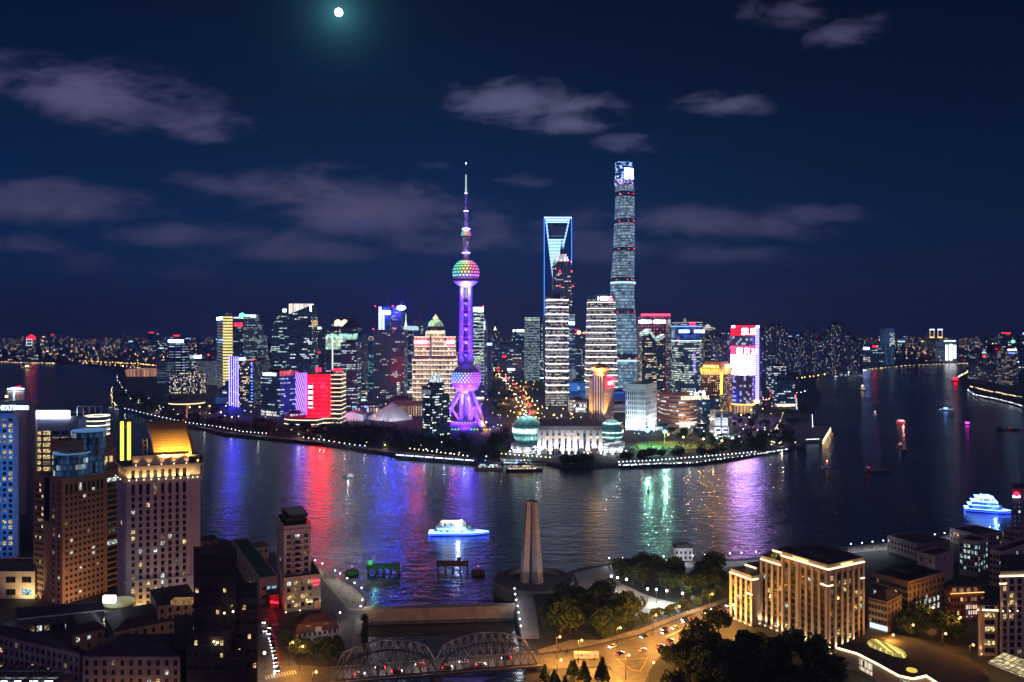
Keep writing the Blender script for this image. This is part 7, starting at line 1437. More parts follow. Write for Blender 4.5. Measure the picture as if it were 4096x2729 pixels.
# ---- large lit hotel on the right
HST = pbr('hotel_limestone', (.44, .36, .28), .75, scale=.15, var=.15); CORN = glow_mat('cornice_light', (1., .76, .40), 2.6); CORN.cycles.emission_sampling = 'AUTO'
C0 = Vector((PX(3312, 396), 396.)); la, ra = Vector((-math.cos(R(60)), math.sin(R(60)))), Vector((math.sin(R(60)), math.cos(R(60))))
def lp(u, v): q_ = C0 + la * u + ra * v; return (q_.x, q_.y)
def lbox(u0, u1, v0, v1): return [lp(u0, v0), lp(u0, v1), lp(u1, v1), lp(u1, v0)]
r = thing('grand_hotel', 'large cream hotel with glowing cornices and uplit pilasters on the right', 'building', (C0.x, C0.y, 6))
PD = pbr('hotel_roof_dark', (.05, .05, .06), .9)
for nm, u0, u1, v0, v1, z1 in (('main_block', 0, 29, 0, 27, 50.5), ('middle_block', 29.01, 46, 3, 24, 44), ('low_wing', 46.01, 62, -3.5, 20, 33.5), ('corner_bay', 40, 46., -3.4, 2.99, 33.5)):
    if nm == 'corner_bay': continue
    MB().prism(lbox(u0, u1, v0, v1), 6, z1, 0, 1).build(nm, [HST, PD], r)
sp = []
fl = Fr(lp(62, 0), -la); fr = Fr(lp(0, 0), ra)           # left facade (u from its far left end), right facade
fw = Fr(lp(62, -3.5), -la); fm_ = Fr(lp(62, 3), -la)
def rows(f, us, z0, z1, w_, h, step=3.45):
    z_ = z0
    while z_ < z1: sp.extend((f, u, z_, w_, h) for u in us); z_ += step
rows(fl, [36.5, 40.5, 47., 51., 54.6, 58.6], 9, 44, 2.2, 2.2); rows(fm_, [18.6, 22, 26.6, 30], 9, 40, 2., 2.2); rows(fw, [2.4, 6.2, 10., 13.8], 9, 30, 2., 2.2); rows(fr, [2.6, 8., 12.2, 16.4, 21, 24.6], 9, 44, 2.2, 2.2)
windows(r, sp, .17, (0, 1, 1, 4, 2, 4, 3))
BAYM = pbr('bronze_spandrel', (.06, .05, .045), .5)
for f, u in sorted({(id(f), u): (f, u) for f, u, *_ in sp}.values(), key=lambda a: a[1]):
    m = MB(); f.box(m, u - 1.45, u + 1.45, -.02, .045, 7, 45.5 if f is fl or f is fr else (31 if f is fw else 41)); m.build('window_bay', [BAYM], r)
def strip(f, u0, u1, z_, v=.35, nm='lit_cornice'):
    m = MB(); f.box(m, u0, u1, .0, .9, z_ - .75, z_ - .3); m.build('cornice', [HST], r)
    m = MB(); f.box(m, u0, u1, .12, .62, z_ - .29, z_ + .28); m.build(nm, [CORN], r)
for f, u0, u1, z_ in ((fl, 33, 62.5, 48.3), (fr, -.5, 27.4, 48.3), (fm_, 16, 33, 42), (fw, -.4, 16.4, 31.5), (fl, 57.8, 62.2, 40.2), (fr, -.3, 3.2, 40.2), (fr, 24.5, 27.4, 40.2), (fw, 11.5, 16.4, 23.5)): strip(f, u0, u1, z_)
fs_ = Fr(lp(46, -3.5), ra); strip(fs_, -.4, 4, 31.5)
fb = Fr(lp(33.5, 9), -la); m = MB()
MB().prism(lbox(31, 42, 8, 20), 44.01, 47.5, 0, 1).build('roof_pavilion', [HST, PD], r); MB().prism(lbox(50, 58, 4, 14), 33.51, 36.2, 0, 1).build('roof_pavilion', [HST, PD], r)
for q0, q1, z_ in ((31, 42, 47.5), (50, 58, 36.2)): f = Fr(lp(q1, 8 if q0 < 40 else 4), -la); strip(f, 0, q1 - q0, z_ - .6)
MB().prism(lbox(3, 26, 4, 24), 50.51, 52.2, 0, 1, top=.94).build('roof_deck', [PD], r)
for f, us, zb, zt_ in ((fl, (33.8, 38.5, 43.6, 49, 52.9, 57., 61.4), 6, 47.4), (fw, (.5, 4.3, 8.1, 11.9, 15.6), 6, 30.6), (fr, (.6, 5.2, 10.1, 14.3, 18.7, 23., 26.6), 6, 47.4), (fm_, (16.6, 20.3, 24.3, 28.4), 6, 41)):
    for u in us:
        m = MB(); f.box(m, u - .75, u + .75, 0, .6, zb, zt_); m.build('pilaster', [HST], r)
        if f is not fr or u < 20: uplight(r, f.p(u, 1.5), zb + 1.5, 5200, (1., .70, .38), (*f.p(u, .6), zb + 14), 55)
text('THE PENINSULA', 1.5, glow_mat('gilt_letters', (1., .85, .25), 1.6), r, (*fl.p(46, 1.), 49.2), fl.rz, 'sign_lettering', width=10, depth=.1); text('THE PENINSULA', 1.5, glow_mat('gilt_letters', (1., .85, .25), 1.6), r, (*fr.p(13, 1.), 49.2), fr.rz, 'sign_lettering', width=9, depth=.1)
for q_, z_ in ((lp(36, 5), 44.), (lp(30, 6), 44.2), (lp(40, 5), 44.)): MB().sphere((q_[0], q_[1], z_ + .8), 1.3, 8, 6).build('roof_plant_tub', [pbr('roof_leaf', (.05, .10, .02), .8)], r)
light('roof_garden_lamp', 'POINT', (*lp(37, 4.2), 46), 260, (1., .85, .3), r, .3); light('terrace_lamp', 'POINT', (*lp(54, 2), 36), 200, (1., .7, .35), r, .3)
# podium with skylights
POD = pbr('podium_roof', (.07, .06, .06), .85); r = thing('hotel_podium', 'low dark podium with glowing roof edge and an oval yellow skylight', 'building', (*lp(-10, 20), 6))
qs = [tuple(G(x, y, 15))[:2] for x, y in ((3345, 2588), (3430, 2612), (3505, 2650), (3596, 2700), (3650, 2712), (3705, 2700), (3800, 2760), (3980, 2760), (3900, 2640), (3650, 2548), (3480, 2528))]
MB().prism(qs, 6, 15, 0, 1).build('wall', [HST, POD], r)
for i in range(6):
    f = Fr(qs[i], Vector(qs[i + 1]) - Vector(qs[i])); L = (Vector(qs[i + 1]) - Vector(qs[i])).length; m = MB(); f.box(m, 0, L, .1, .7, 14.4, 15.1); m.build('lit_edge', [CORN], r)
    if i in (1, 3): m = MB(); f.box(m, L * .1, L * .8, .05, .3, 8, 13); m.build('lit_glazing', [fac('pod_glaze', (.3, .25, .15), (.2, .15, .08), 1.2, 5, .8, .9, .9, 0, s=.6, **WARM)], r)
o = [tuple(G(x, y, 15.6))[:2] for x, y in ((3467, 2568), (3482, 2584), (3580, 2622), (3622, 2628), (3627, 2618), (3600, 2600), (3520, 2566), (3484, 2558))]
MB().prism(o, 15.01, 16.4, 0, 0, top=.92).build('oval_skylight', [fac('sky_yel', (.1, .08, .02), (.4, .3, .05), 1.6, 40, .8, 2, 1, 0, a=(.85, .62, .08), b=(1., .8, .15), s=.8), glow_mat('skylight_yellow', (.9, .66, .09), .75)], r)
c_ = G(3647, 2678, 15.6); MB().lathe([(2.2, 15.01), (2.2, 15.6), (0, 16.1)], c_.x, c_.y, 20).build('round_skylight', [glow_mat('skylight_yellow', (.9, .66, .09), .75)], r)
for x, y in ((3420, 2630), (3560, 2700)): q_ = G(x, y, 16.); light('roof_glow', 'POINT', q_ + Vector((0, -3, 2)), 160, (1., .75, .35), r, .3)
# right edge tower of the same style
D = 392; T0 = Vector((PX(4000, D), D)); r = thing('grand_hotel', 'cream hotel tower with lit cornices cut off by the right edge', 'building', (T0.x, T0.y, 6))
q = [tuple(T0), tuple(T0 + Vector((34, 3))), tuple(T0 + Vector((55, 33))), tuple(T0 + Vector((18.5, 30)))]; MB().prism(q, 6, 48.5, 0, 1).build('main_block', [HST, PD], r)
q2 = [(T0.x - 9, D + 3), (T0.x - .01, D + 2), (T0.x + 6.5, D + 12), (T0.x - 2.5, D + 12)]; MB().prism(q2, 6, 31, 0, 1).build('low_wing', [HST, PD], r)
f, f2 = Fr(q[0], Vector(q[1]) - Vector(q[0])), Fr(q2[0], Vector(q2[1]) - Vector(q2[0])); sp = []
for u in (2, 6, 10): 
    for k in range(11): sp.append((f, u, 9 + 3.45 * k, 2.2, 2.2))
for k in range(7): sp.append((f2, 5.4, 9 + 3.45 * k, 4.6, 2.2, 1 if k % 2 else -1))
windows(r, sp, .3, (0, 1, 4))
for ff_, u0, u1, z_ in ((f, -.5, 20, 46.2), (f, -.5, 3, 42.6), (f2, -.5, 9.2, 28.8), (f2, 2, 9.2, 35)): 
    if z_ == 35: continue
    strip(ff_, u0, u1, z_)
for u in (.6, 4, 8): 
    m = MB(); f.box(m, u - .6, u + .6, 0, .6, 6, 45.5); m.build('pilaster', [HST], r); uplight(r, f.p(u, 1.5), 30, 420, (1., .75, .5), (*f.p(u, .6), 40), 55)
m = MB(); f2.box(m, .2, 1.6, 0, .7, 6, 30.5); m.build('pilaster', [HST], r); uplight(r, f2.p(.9, 1.6), 8, 900, (1., .72, .4), (*f2.p(.9, .6), 20), 60)
r = thing('glass_canopy', 'bright yellow lit glass canopy by the right bottom corner', 'canopy', (T0.x + 1, D - 24, 6)); qc = [tuple(G(x, y, 14))[:2] for x, y in ((3952, 2650), (4130, 2720), (4190, 2672), (4015, 2612))]
MB().prism(qc, 13.6, 14.2, 0, 0, bottom=True).build('glass_roof', [fac('canopy_y', (.5, .4, .2), (.4, .3, .1), 2, 2, .85, .85, 1, 0, a=(1., .75, .3), b=(1., .85, .4), s=.7), glow_mat('canopy_glow', (1., .74, .28), .62)], r)
m = MB()
for k in range(9):
    a, b = Vector(qc[0]).lerp(Vector(qc[1]), k / 8), Vector(qc[3]).lerp(Vector(qc[2]), k / 8); m.tube((a.x, a.y, 14.3), (b.x, b.y, 14.3), .12, .12, 5)
for k in range(5):
    a, b = Vector(qc[0]).lerp(Vector(qc[3]), k / 4), Vector(qc[1]).lerp(Vector(qc[2]), k / 4); m.tube((a.x, a.y, 14.3), (b.x, b.y, 14.3), .12, .12, 5)
for p_ in qc: m.tube((p_[0], p_[1], 6), (p_[0], p_[1], 13.7), .2, .2, 6)
m.build('canopy_frame', [DARK], r)
# the older blocks beyond
STB = pbr('old_brown_stone', (.26, .19, .14), .8, scale=.2, var=.2)
def oldblock(label, poly, z1, nL, nR, rows_, lit, kinds, mat=STB, name='old_building', extra=None):
    r = block(name, label, poly, z1, mat); f, g = face(poly, 'L'), face(poly, 'R'); sp = []
    for k in range(rows_):
        z_ = z1 - 3.2 - 3.7 * k
        if z_ < 8: break
        sp += [(f, (c + .5) * f.L / nL, z_, 1.3, 2.) for c in range(nL)] + [(g, (c + .5) * g.L / nR, z_, 1.3, 2.) for c in range(nR)]
    windows(r, sp, lit, kinds); m = MB(); f.box(m, 0, f.L, 0, .6, z1 - 1.3, z1 - .7); g.box(m, .01, g.L, 0, .6, z1 - 1.3, z1 - .7); m.build('cornice', [mat], r); return r, f, g
r, f, g = oldblock('brown stone block with arched bright white windows, right of the large lit hotel', corner(3485, 3632, 3778, 444, 58), 26.5, 14, 9, 5, .08, (2, 2, 4))
for z_ in (9.2, 13.4):
    for c in range(6): m = MB(); u = g.L * (.22 + .12 * c); g.box(m, u - .75, u + .75, .05, .35, z_ - 1.3, z_ + 1.2); m.build('arched_window', [WIN_LIT[2]], r)
MB().prism([tuple(Vector(r.location[:2]) + (Vector(q_) - Vector(r.location[:2])) * .5) for q_ in corner(3485, 3632, 3778, 444, 58)], 26.51, 30, 0, 0).build('roof_house', [DARK], r)
P = corner(3474, 3548, 3606, 424, 48); r, f, g = oldblock('small gabled stone house with a glowing cyan shop window, beside the large lit hotel', P, 22, 6, 4, 3, .06, (4,)); MB().prism(grow(P, .4), 22.01, 27, 0, 0, top=.3, bottom=True).build('roof', [OROOF], r)
for c in range(5): m = MB(); f.box(m, 1. + f.L * .19 * c, f.L * .19 * c + 2.6, .05, .4, 7.2, 9.6); m.build('shop_window', [glow_mat('shop_cyan', (.55, .85, 1.), 1.4)], r)
light('stone_wash', 'POINT', (*f.p(f.L * .5, 8), 14), 900, (1., .72, .4), r, .5)
PALE = pbr('pale_wall', (.42, .39, .36), .8)
oldblock('pale block with scattered cyan lit windows, behind the brown stone block', corner(3838, 3912, 3952, 520, 50), 29, 5, 4, 6, .42, (3, 2), PALE)
oldblock('dim block with a few cyan windows at the right, behind the cream edge tower', corner(3958, 4010, 4140, 500, 55), 28, 4, 8, 5, .12, (3, 2), PALE)
r, f, g = oldblock('pale blank block washed by two lamps, between the brown block and the river', corner(3668, 3740, 3815, 505, 55), 24, 2, 1, 1, 0, (4,), PALE)
for u in (.2, .7): uplight(r, f.p(f.L * .9 + u * 2, 2), 9, 320, (1., .85, .65), (*f.p(f.L * .9 + u * 2, 0), 18), 60)
oldblock('long dark roofed block on the embankment road, right', corner(3550, 3668, 3800, 560, 70), 17, 9, 9, 2, .05, (4,), OLD); oldblock('low dark block near the embankment, under the purple lamps', corner(3800, 3905, 4010, 590, 70), 16, 8, 8, 2, .12, (0, 4), OLD); oldblock('low dark block at the far right of the embankment', corner(4015, 4060, 4200, 600, 75), 17, 6, 8, 2, .06, (4,), OLD)
RB = pbr('red_brick', (.30, .09, .06), .85, scale=.3); P = corner(3780, 3800, 3935, 442, 82)
r, f, g = oldblock('red brick block with string lit eaves and dormers, right', P, 21, 3, 10, 4, .22, (0, 2, 4), RB); MB().prism(grow(P, .5), 21.01, 25, 0, 0, top=.7, bottom=True).build('roof', [MR], r)
m = MB(); g.box(m, 0, g.L, .3, .6, 21.2, 21.6); m.build('eave_lights', [glow_mat('eave_string', (1., .75, .2), 1.)], r)
for k in range(4): m = MB(); g.box(m, 1.5 + 4.3 * k, 3.4 + 4.3 * k, -.4, .6, 21.8, 24.4); m.build('dormer', [WM], r); light('eave_lamp', 'POINT', (*g.p(2.5 + 4.3 * k, 2.2), 22.6), 40, (1., .6, .35), r, .2)
m = MB(); g.box(m, g.L * .45, g.L * .8, .1, .5, 8, 15); m.build('lit_portal', [fac('portal', (.4, .2, .15), (.3, .15, .1), 1.4, 3, .6, .7, .8, 0, s=.7, a=(1., .6, .45), b=(1., .75, .6))], r)
D = 620; r = thing('office_tower', 'dark narrow tower with a red round sign at the right edge above the river', 'tower', (PX(4075, D), D, 6)); MB().prism(flat(4050, 4150, D, 20, True), 6, PZ(1955, D), 0, 1).build('wall', [fac('edge_t', (.14, .11, .12), NAVY, 3.6, 3.6, .4, .5, .04, 0, s=.6, **COOL), ROOF], r); MB().sphere((PX(4064, D), D - .6, PZ(1978, D)), 1.8, 12, 8).build('round_sign', [SIGN_R], r); MB().box(PX(4050, D), PX(4078, D), D - .8, D - .05, PZ(1990, D), PZ(1983, D)).build('sign', [SIGN_W], r); mast(r, PX(4092, D), D + 5, PZ(1955, D), PZ(1890, D), .2)
# signal house on the embankment
D = 560; r = thing('river_house', 'small white two storey river house with a flat roof on the embankment', 'building', (PX(2735, D), D, 6)); MB().box(PX(2698, D), PX(2770, D), D, D + 10, 6, PZ(2193, D), 0, 1).build('wall', [pbr('house_white', (.62, .60, .60), .7), ROOF], r)
f = Fr((PX(2698, D), D), (1, 0)); windows(r, [(f, 1.6 + 3.1 * c, z_, 1.5, 1.7) for c in range(4) for z_ in (8.2, 11.8)], 0.); MB().box(PX(2706, D), PX(2762, D), D + 1, D + 9, PZ(2193, D) + .01, PZ(2182, D)).build('roof_rail', [DARK], r); mast(r, PX(2708, D), D + 4, PZ(2182, D), PZ(2172, D), .3); light('house_lamp', 'POINT', (PX(2735, D), D - 8, 9), 500, (.85, .92, 1.), r, .4)
# ---- monument of three leaning slabs
D = 512; X_ = PX(2127, D); r = thing('monument', 'tall grey monument of three leaning granite slabs on a round plaza', 'monument', (X_, D, 6)); GR = pbr('granite', (.34, .29, .29), .7, scale=.3, var=.2)
zt = PZ(2004, D)
for a_, wb_ in ((R(200), 2.3), (R(320), 2.3), (R(80), 2.3)):
    ca, sa = math.cos(a_), math.sin(a_); rad_ = Vector((ca, sa)); tan_ = Vector((-sa, ca)); m = MB()
    def ring_(rc, hr, ht): return [tuple(Vector((X_, D)) + rad_ * (rc + s1 * hr) + tan_ * (s2 * ht)) for s1, s2 in ((-1, -1), (1, -1), (1, 1), (-1, 1))]
    m.prism(ring_(5.2, 2.2, 2.8), 6, zt - 1.2, 0, 0, top=ring_(2.3, 1.3, 1.5)); m.prism(ring_(2.3, 1.3, 1.5), zt - 1.2, zt, 0, 0, top=ring_(2.9, 1.6, 1.8)); m.build('slab', [GR], r)
light('monument_wash', 'SPOT', (X_ + 16, D - 22, 8), 5200, (1., .72, .48), r, .5, (X_, D, 30), 60); light('monument_wash', 'SPOT', (X_ - 16, D - 20, 8), 3800, (.75, .75, 1.), r, .5, (X_, D, 30), 60)
r = thing('round_plaza', 'raised circular stone plaza wall around the monument', 'plaza', (X_ + 1, D + 2, 6)); MB().lathe([(26, -1), (26, 7.6), (25, 7.8), (24.6, 6.6), (0, 6.6)], X_ + 1, D + 2, 64).build('plaza_wall', [pbr('plaza_stone', (.14, .13, .14), .8)], r)
MB().lathe([(18, 6.61), (18, 9.2), (17.4, 9.4), (17.2, 6.7)], X_ + 1, D + 2, 32, a0=R(20), a1=R(150)).build('parapet', [GR], r)
# ---- flood gate across the creek mouth
a, b = Vector(G(1452, 2452, 6)[:2]), Vector(G(2062, 2436, 6)[:2]); r = thing('flood_gate', 'long concrete flood gate closing the creek mouth', 'gate', (*((a + b) / 2), 0)); f = Fr(a, b - a); L = (b - a).length
m = MB(); f.box(m, 0, L, -4, 1, -1, 8.2, 0, 1); m.build('gate_wall', [pbr('gate_concrete', (.32, .26, .20), .8, scale=.2, var=.25), pbr('gate_top', (.35, .30, .25), .8)], r)
m = MB(); f.box(m, 0, L, 1.01, 2.6, -1, 1.2); m.build('gate_foot', [QUAY], r)
# ---- steel truss bridge
BR_ = pbr('bridge_steel', (.09, .085, .09), .5, .35, scale=.5, var=.3)
E0, E1 = Vector((PX(1338, 362), 362.)), Vector((PX(2146, 380), 380.)); ax = (E1 - E0).normalized(); nn = Vector((-ax.y, ax.x)); LB_ = (E1 - E0).length; zd = 8.2
r = thing('truss_bridge', 'long steel truss bridge with two arched spans over the creek', 'bridge', (*((E0 + E1) / 2), zd))
def bp(u, v): q_ = E0 + ax * u + nn * v; return (q_.x, q_.y)
m = MB(); m.prism([bp(-2, -1.2), bp(LB_ + 2, -1.2), bp(LB_ + 2, 12.2), bp(-2, 12.2)], zd - 1.2, zd, 0, 1, bottom=True); m.build('deck', [BR_, ROADM], r)
for v in (-3., 13.2): m = MB(); m.prism([bp(-2, min(v, v + 1.8)), bp(LB_ + 2, min(v, v + 1.8)), bp(LB_ + 2, max(v, v + 1.8)), bp(-2, max(v, v + 1.8))], zd - .8, zd + .15, 0, 1, bottom=True); m.build('footway', [BR_, PAVE], r)
spans = ((0, LB_ * .497), (LB_ * .503, LB_)); n_ = 12
for v in (-1., 12.):
    for a0, b0 in spans:
        top = []; bot = []
        for k in range(n_ + 1):
            u = a0 + (b0 - a0) * k / n_; bot.append(Vector((*bp(u, v), zd + .4)))
            h = 0 if k in (0, n_) else 7.2 + 4.6 * (1 - ((k - n_ / 2) / (n_ / 2 - 1)) ** 2)
            top.append(Vector((*bp(u, v), zd + .4 + h)))
        m = MB()
        for k in range(n_): m.tube(top[k], top[k + 1], .42, .42, 6); m.tube(bot[k], bot[k + 1], .38, .38, 6)
        m.build('chord', [BR_], r); m = MB()
        for k in range(1, n_):
            m.tube(bot[k], top[k], .2, .2, 5)
            if k < n_ - 1 and k >= 1: m.tube(bot[k], top[k + 1], .16, .16, 5); m.tube(top[k], bot[k + 1], .16, .16, 5)
        m.build('web_members', [BR_], r)
for a0, b0 in spans:
    m = MB()
    for k in range(1, n_): u = a0 + (b0 - a0) * k / n_; h = 7.2 + 4.6 * (1 - ((k - n_ / 2) / (n_ / 2 - 1)) ** 2); m.tube((*bp(u, -1), zd + .4 + h), (*bp(u, 12), zd + .4 + h), .16, .16, 5)
    m.build('cross_bracing', [BR_], r)
for u in (LB_ * .5, LB_ + 1, -1): m = MB(); m.prism([bp(u - 2, -3.5), bp(u + 2, -3.5), bp(u + 2, 15), bp(u - 2, 15)], -1, zd - 1.21, 0, 0); m.build('pier', [QUAY], r)
for k in range(6):
    light('deck_lamp', 'POINT', (*bp(LB_ * (.08 + .17 * k), 5.5), zd + 5.4), 900, (1., .85, .75), r, .3)
# ---- roads
def psheet(name, px, z, mat): return sheet(name, [tuple(G(x, y, z))[:2] for x, y in px], z, mat)
psheet('road', [(2140, 2680), (2145, 2622), (2300, 2602), (2400, 2580), (2560, 2543), (2700, 2484), (2930, 2406), (3060, 2380), (3040, 2420), (2865, 2486), (2781, 2560), (2642, 2622), (2600, 2680), (2560, 2780), (2500, 2780), (2440, 2665), (2300, 2668)], 6.02, ROADM)
psheet('road', [(1026, 2800), (1030, 2560), (1022, 2400), (1062, 2395), (1090, 2430), (1112, 2480), (1128, 2540), (1186, 2660), (1345, 2672), (1345, 2800)], 6.02, ROADM)
psheet('pavement', [(2150, 2600), (2280, 2560), (2400, 2560), (2560, 2515), (2720, 2455), (2930, 2385), (2925, 2402), (2700, 2478), (2560, 2536), (2400, 2574), (2300, 2594), (2155, 2614)], 6.14, PAVE)
psheet('pavement', [(2300, 2676), (2430, 2672), (2490, 2720), (2520, 2790), (2300, 2790)], 6.14, PAVE)
psheet('promenade', [(1252, 2262), (1264, 2262), (1362, 2318), (1427, 2360), (1462, 2398), (1450, 2442), (1396, 2446), (1340, 2375), (1282, 2310)], 6.03, PAVE); psheet('promenade', [(1425, 2476), (1455, 2476), (1450, 2608), (1398, 2612)], 6.03, PAVE)
psheet('promenade', [(2060, 2366), (2130, 2366), (2150, 2470), (2158, 2556), (2088, 2556)], 6.6, PAVE)
psheet('plaza', [(2295, 2290), (2436, 2262), (2480, 2330), (2560, 2370), (2640, 2400), (2640, 2440), (2560, 2470), (2440, 2400), (2320, 2350)], 6.03, pbr('plaza_pale', (.34, .32, .30), .7)); psheet('plaza', [(2500, 2395), (2570, 2380), (2700, 2412), (2660, 2450), (2600, 2480), (2540, 2470)], 6.05, pbr('plaza_pale', (.34, .32, .30), .7))
psheet('embankment_walk', [(2428, 2262), (2700, 2248), (2905, 2246), (3050, 2238), (3050, 2262), (2905, 2270), (2700, 2272), (2440, 2284)], 6.03, PAVE); psheet('embankment_walk', [(3392, 2190), (3520, 2176), (3625, 2168), (3852, 2136), (4021, 2126), (4200, 2110), (4200, 2128), (4021, 2146), (3852, 2158), (3625, 2192), (3520, 2202), (3392, 2214)], 6.03, PAVE)
LINE = pbr('road_paint', (.7, .68, .62), .6); YLINE = pbr('yellow_paint', (.6, .42, .04), .6)
m = MB()
def zebra(x0, y0, x1, y1, n, wd, ln):
    a, b = G(x0, y0, 6.04), G(x1, y1, 6.04); d_ = (b - a).normalized(); q_ = Vector((-d_.y, d_.x, 0))
    for k in range(n): c = a.lerp(b, k / (n - 1)); m.face([c - d_ * wd / 2, c + d_ * wd / 2, c + d_ * wd / 2 + q_ * ln, c - d_ * wd / 2 + q_ * ln])
zebra(1068, 2718, 1185, 2696, 12, .55, 4.5); zebra(1050, 2512, 1112, 2502, 9, .5, 4)
for k in range(16): zebra(2660 + 10 * k, 2548 - 4.6 * k, 2664 + 10 * k, 2549.5 - 4.6 * k, 2, .3, 3.2)
for k in range(9): a, b = G(2420 + 50 * k, 2592 - 16 * k, 6.04), G(2442 + 50 * k, 2585 - 16 * k, 6.04); d_ = (b - a).normalized(); q_ = Vector((-d_.y, d_.x, 0)) * .1; m.face([a - q_, b - q_, b + q_, a + q_])
tag(m.build('road_markings', [LINE]), kind='structure')
m = MB(); q_ = [G(x, y, 6.04) for x, y in ((2467, 2638), (2590, 2634), (2560, 2686), (2530, 2680))]
for i in range(4): a, b = q_[i], q_[(i + 1) % 4]; d_ = (b - a).normalized(); s_ = Vector((-d_.y, d_.x, 0)) * .2; m.face([a - s_, b - s_, b + s_, a + s_])
tag(m.build('yellow_markings', [YLINE]), kind='structure')
# ---- roads across the river
psheet('avenue', [(2050, 1700), (2130, 1700), (2140, 1650), (2090, 1556), (2030, 1510), (1992, 1468), (1990, 1440), (1966, 1440), (1966, 1468), (1988, 1510), (2040, 1560), (2075, 1640)], 4.02, ROADM); psheet('avenue', [(1900, 1690), (2420, 1712), (2420, 1690), (2130, 1668), (1900, 1668)], 4.03, ROADM)
psheet('lawn', [(2520, 1790), (2560, 1766), (2700, 1762), (2830, 1766), (2850, 1786), (2700, 1800), (2560, 1806)], 4.03, pbr('site_ground', (.20, .26, .08), .9, scale=.1, var=.4)); psheet('park_ground', [(600, 1652), (1100, 1700), (1480, 1700), (1900, 1735), (2080, 1780), (2080, 1830), (1900, 1832), (1582, 1808), (1390, 1782), (1088, 1748), (760, 1700), (560, 1648)], 4.02, TURF)
psheet('riverside_walk', [(520, 1634), (640, 1674), (897, 1732), (1088, 1752), (1300, 1772), (1582, 1814), (1907, 1838), (1907, 1832), (1582, 1806), (1300, 1764), (1088, 1745), (897, 1725), (640, 1668), (520, 1630)], 4.05, PAVE); psheet('riverside_walk', [(2476, 1858), (2600, 1853), (2770, 1848), (2940, 1826), (3042, 1807), (3042, 1799), (2940, 1817), (2770, 1838), (2600, 1843), (2476, 1848)], 4.05, PAVE)
# ================================================================== boats, wharves and buoys
HULLW = pbr('hull_white', (.6, .6, .62), .4); HULLD = pbr('hull_dark', (.03, .03, .035), .5); HULLB = pbr('hull_navy', (.03, .05, .14), .4)
def hull_poly(L, W_, bow=.28): return [(-L / 2, -W_ / 2), (L / 2 - L * bow, -W_ / 2), (L / 2 - L * bow * .4, -W_ * .3), (L / 2, 0), (L / 2 - L * bow * .4, W_ * .3), (L / 2 - L * bow, W_ / 2), (-L / 2, W_ / 2)]
def ship(name, label, x, y, L, W_, rz, hh, hull, decks, strips=(), cat='boat', mastz=None, lamps=(), light_e=None, group=None):
    """decks: (x0, x1, z0, z1, width share, material) as shares of L; strips: (x0, x1, z, thickness, material)"""
    p = G(x, y, 0); r = thing(name, label, cat, (0, 0, 0), group); hp = hull_poly(L, W_)
    MB().prism(hp, -.6, hh, 0, 1, top=1.04).build('hull', [hull, pbr('deck_grey', (.25, .25, .26), .8)], r)
    for x0, x1, z0, z1, ws, mt in decks:
        q = [(L * x0, -W_ * ws / 2), (L * x1 - W_ * .3, -W_ * ws / 2), (L * x1, -W_ * ws * .22), (L * x1, W_ * ws * .22), (L * x1 - W_ * .3, W_ * ws / 2), (L * x0, W_ * ws / 2)]
        MB().prism(q, z0, z1, 0, 1, bottom=True).build('deckhouse', [mt, WHITE], r)
    for x0, x1, z_, th, mt in strips:
        MB().prism([(L * x0, -W_ * .56), (L * x1, -W_ * .56), (L * x1 + .01, W_ * .56), (L * x0, W_ * .56)] if x1 < .25 else [(a * 1.07, b * 1.07) for a, b in hp], z_, z_ + th, 0, 0, bottom=True).build('led_strip', [mt], r)
    if mastz: MB().tube((L * .05, 0, hh), (L * .05, 0, mastz), .18, .1, 6).build('mast', [WHITE], r)
    for lx, lz, rr, mt in lamps: MB().sphere((L * lx, 0, lz), rr, 8, 6).build('lamp', [mt], r)
    r.location = (p.x, p.y, 0); r.rotation_euler = (0, 0, rz)
    if light_e: light('deck_light', 'POINT', (p.x, p.y - W_ * .5 - 6, hh + 3), light_e[0], light_e[1], None, .6)
    return r
LITW = fac('ship_white', (.6, .6, .65), (.7, .8, .9), 2., 2.4, .85, .7, .95, 0, a=(.7, .9, 1.), b=(1., 1., .95), s=.9); LITY = fac('ship_warm', (.4, .38, .36), (.4, .3, .2), 1.7, 2.6, .7, .55, .85, 0, a=(1., .72, .35), b=(1., .82, .5), s=1.)
LITT = fac('ship_teal', (.35, .5, .55), (.2, .4, .45), 2.4, 2.4, .8, .6, .8, 0, a=(.3, .75, .85), b=(.7, .95, 1.), s=.9); LEDB = glow_mat('ship_led_blue', (.02, .05, 1.), 7); LEDI = glow_mat('ship_led_ice', (.14, .34, 1.), 6); LEDWW = glow_mat('ship_led_white', (.8, .93, 1.), 4)
ship('cruise_boat', 'white lit cruise boat with a blue LED hull in the middle of the river', 1836, 2138, 46, 11, R(2), 2.6, HULLB, [(-.44, .30, 2.62, 5.4, .9, LITT), (-.40, .20, 5.42, 8., .84, LITT), (-.34, .12, 8.02, 10.4, .76, LITY), (-.30, .06, 10.42, 12.4, .6, LEDWW)], [(-.5, .5, .9, .7, LEDB), (-.5, .5, 2.3, .35, LEDI), (-.36, .14, 5.45, .3, LEDI)], mastz=14.5, light_e=(9000, (.35, .5, 1.)))
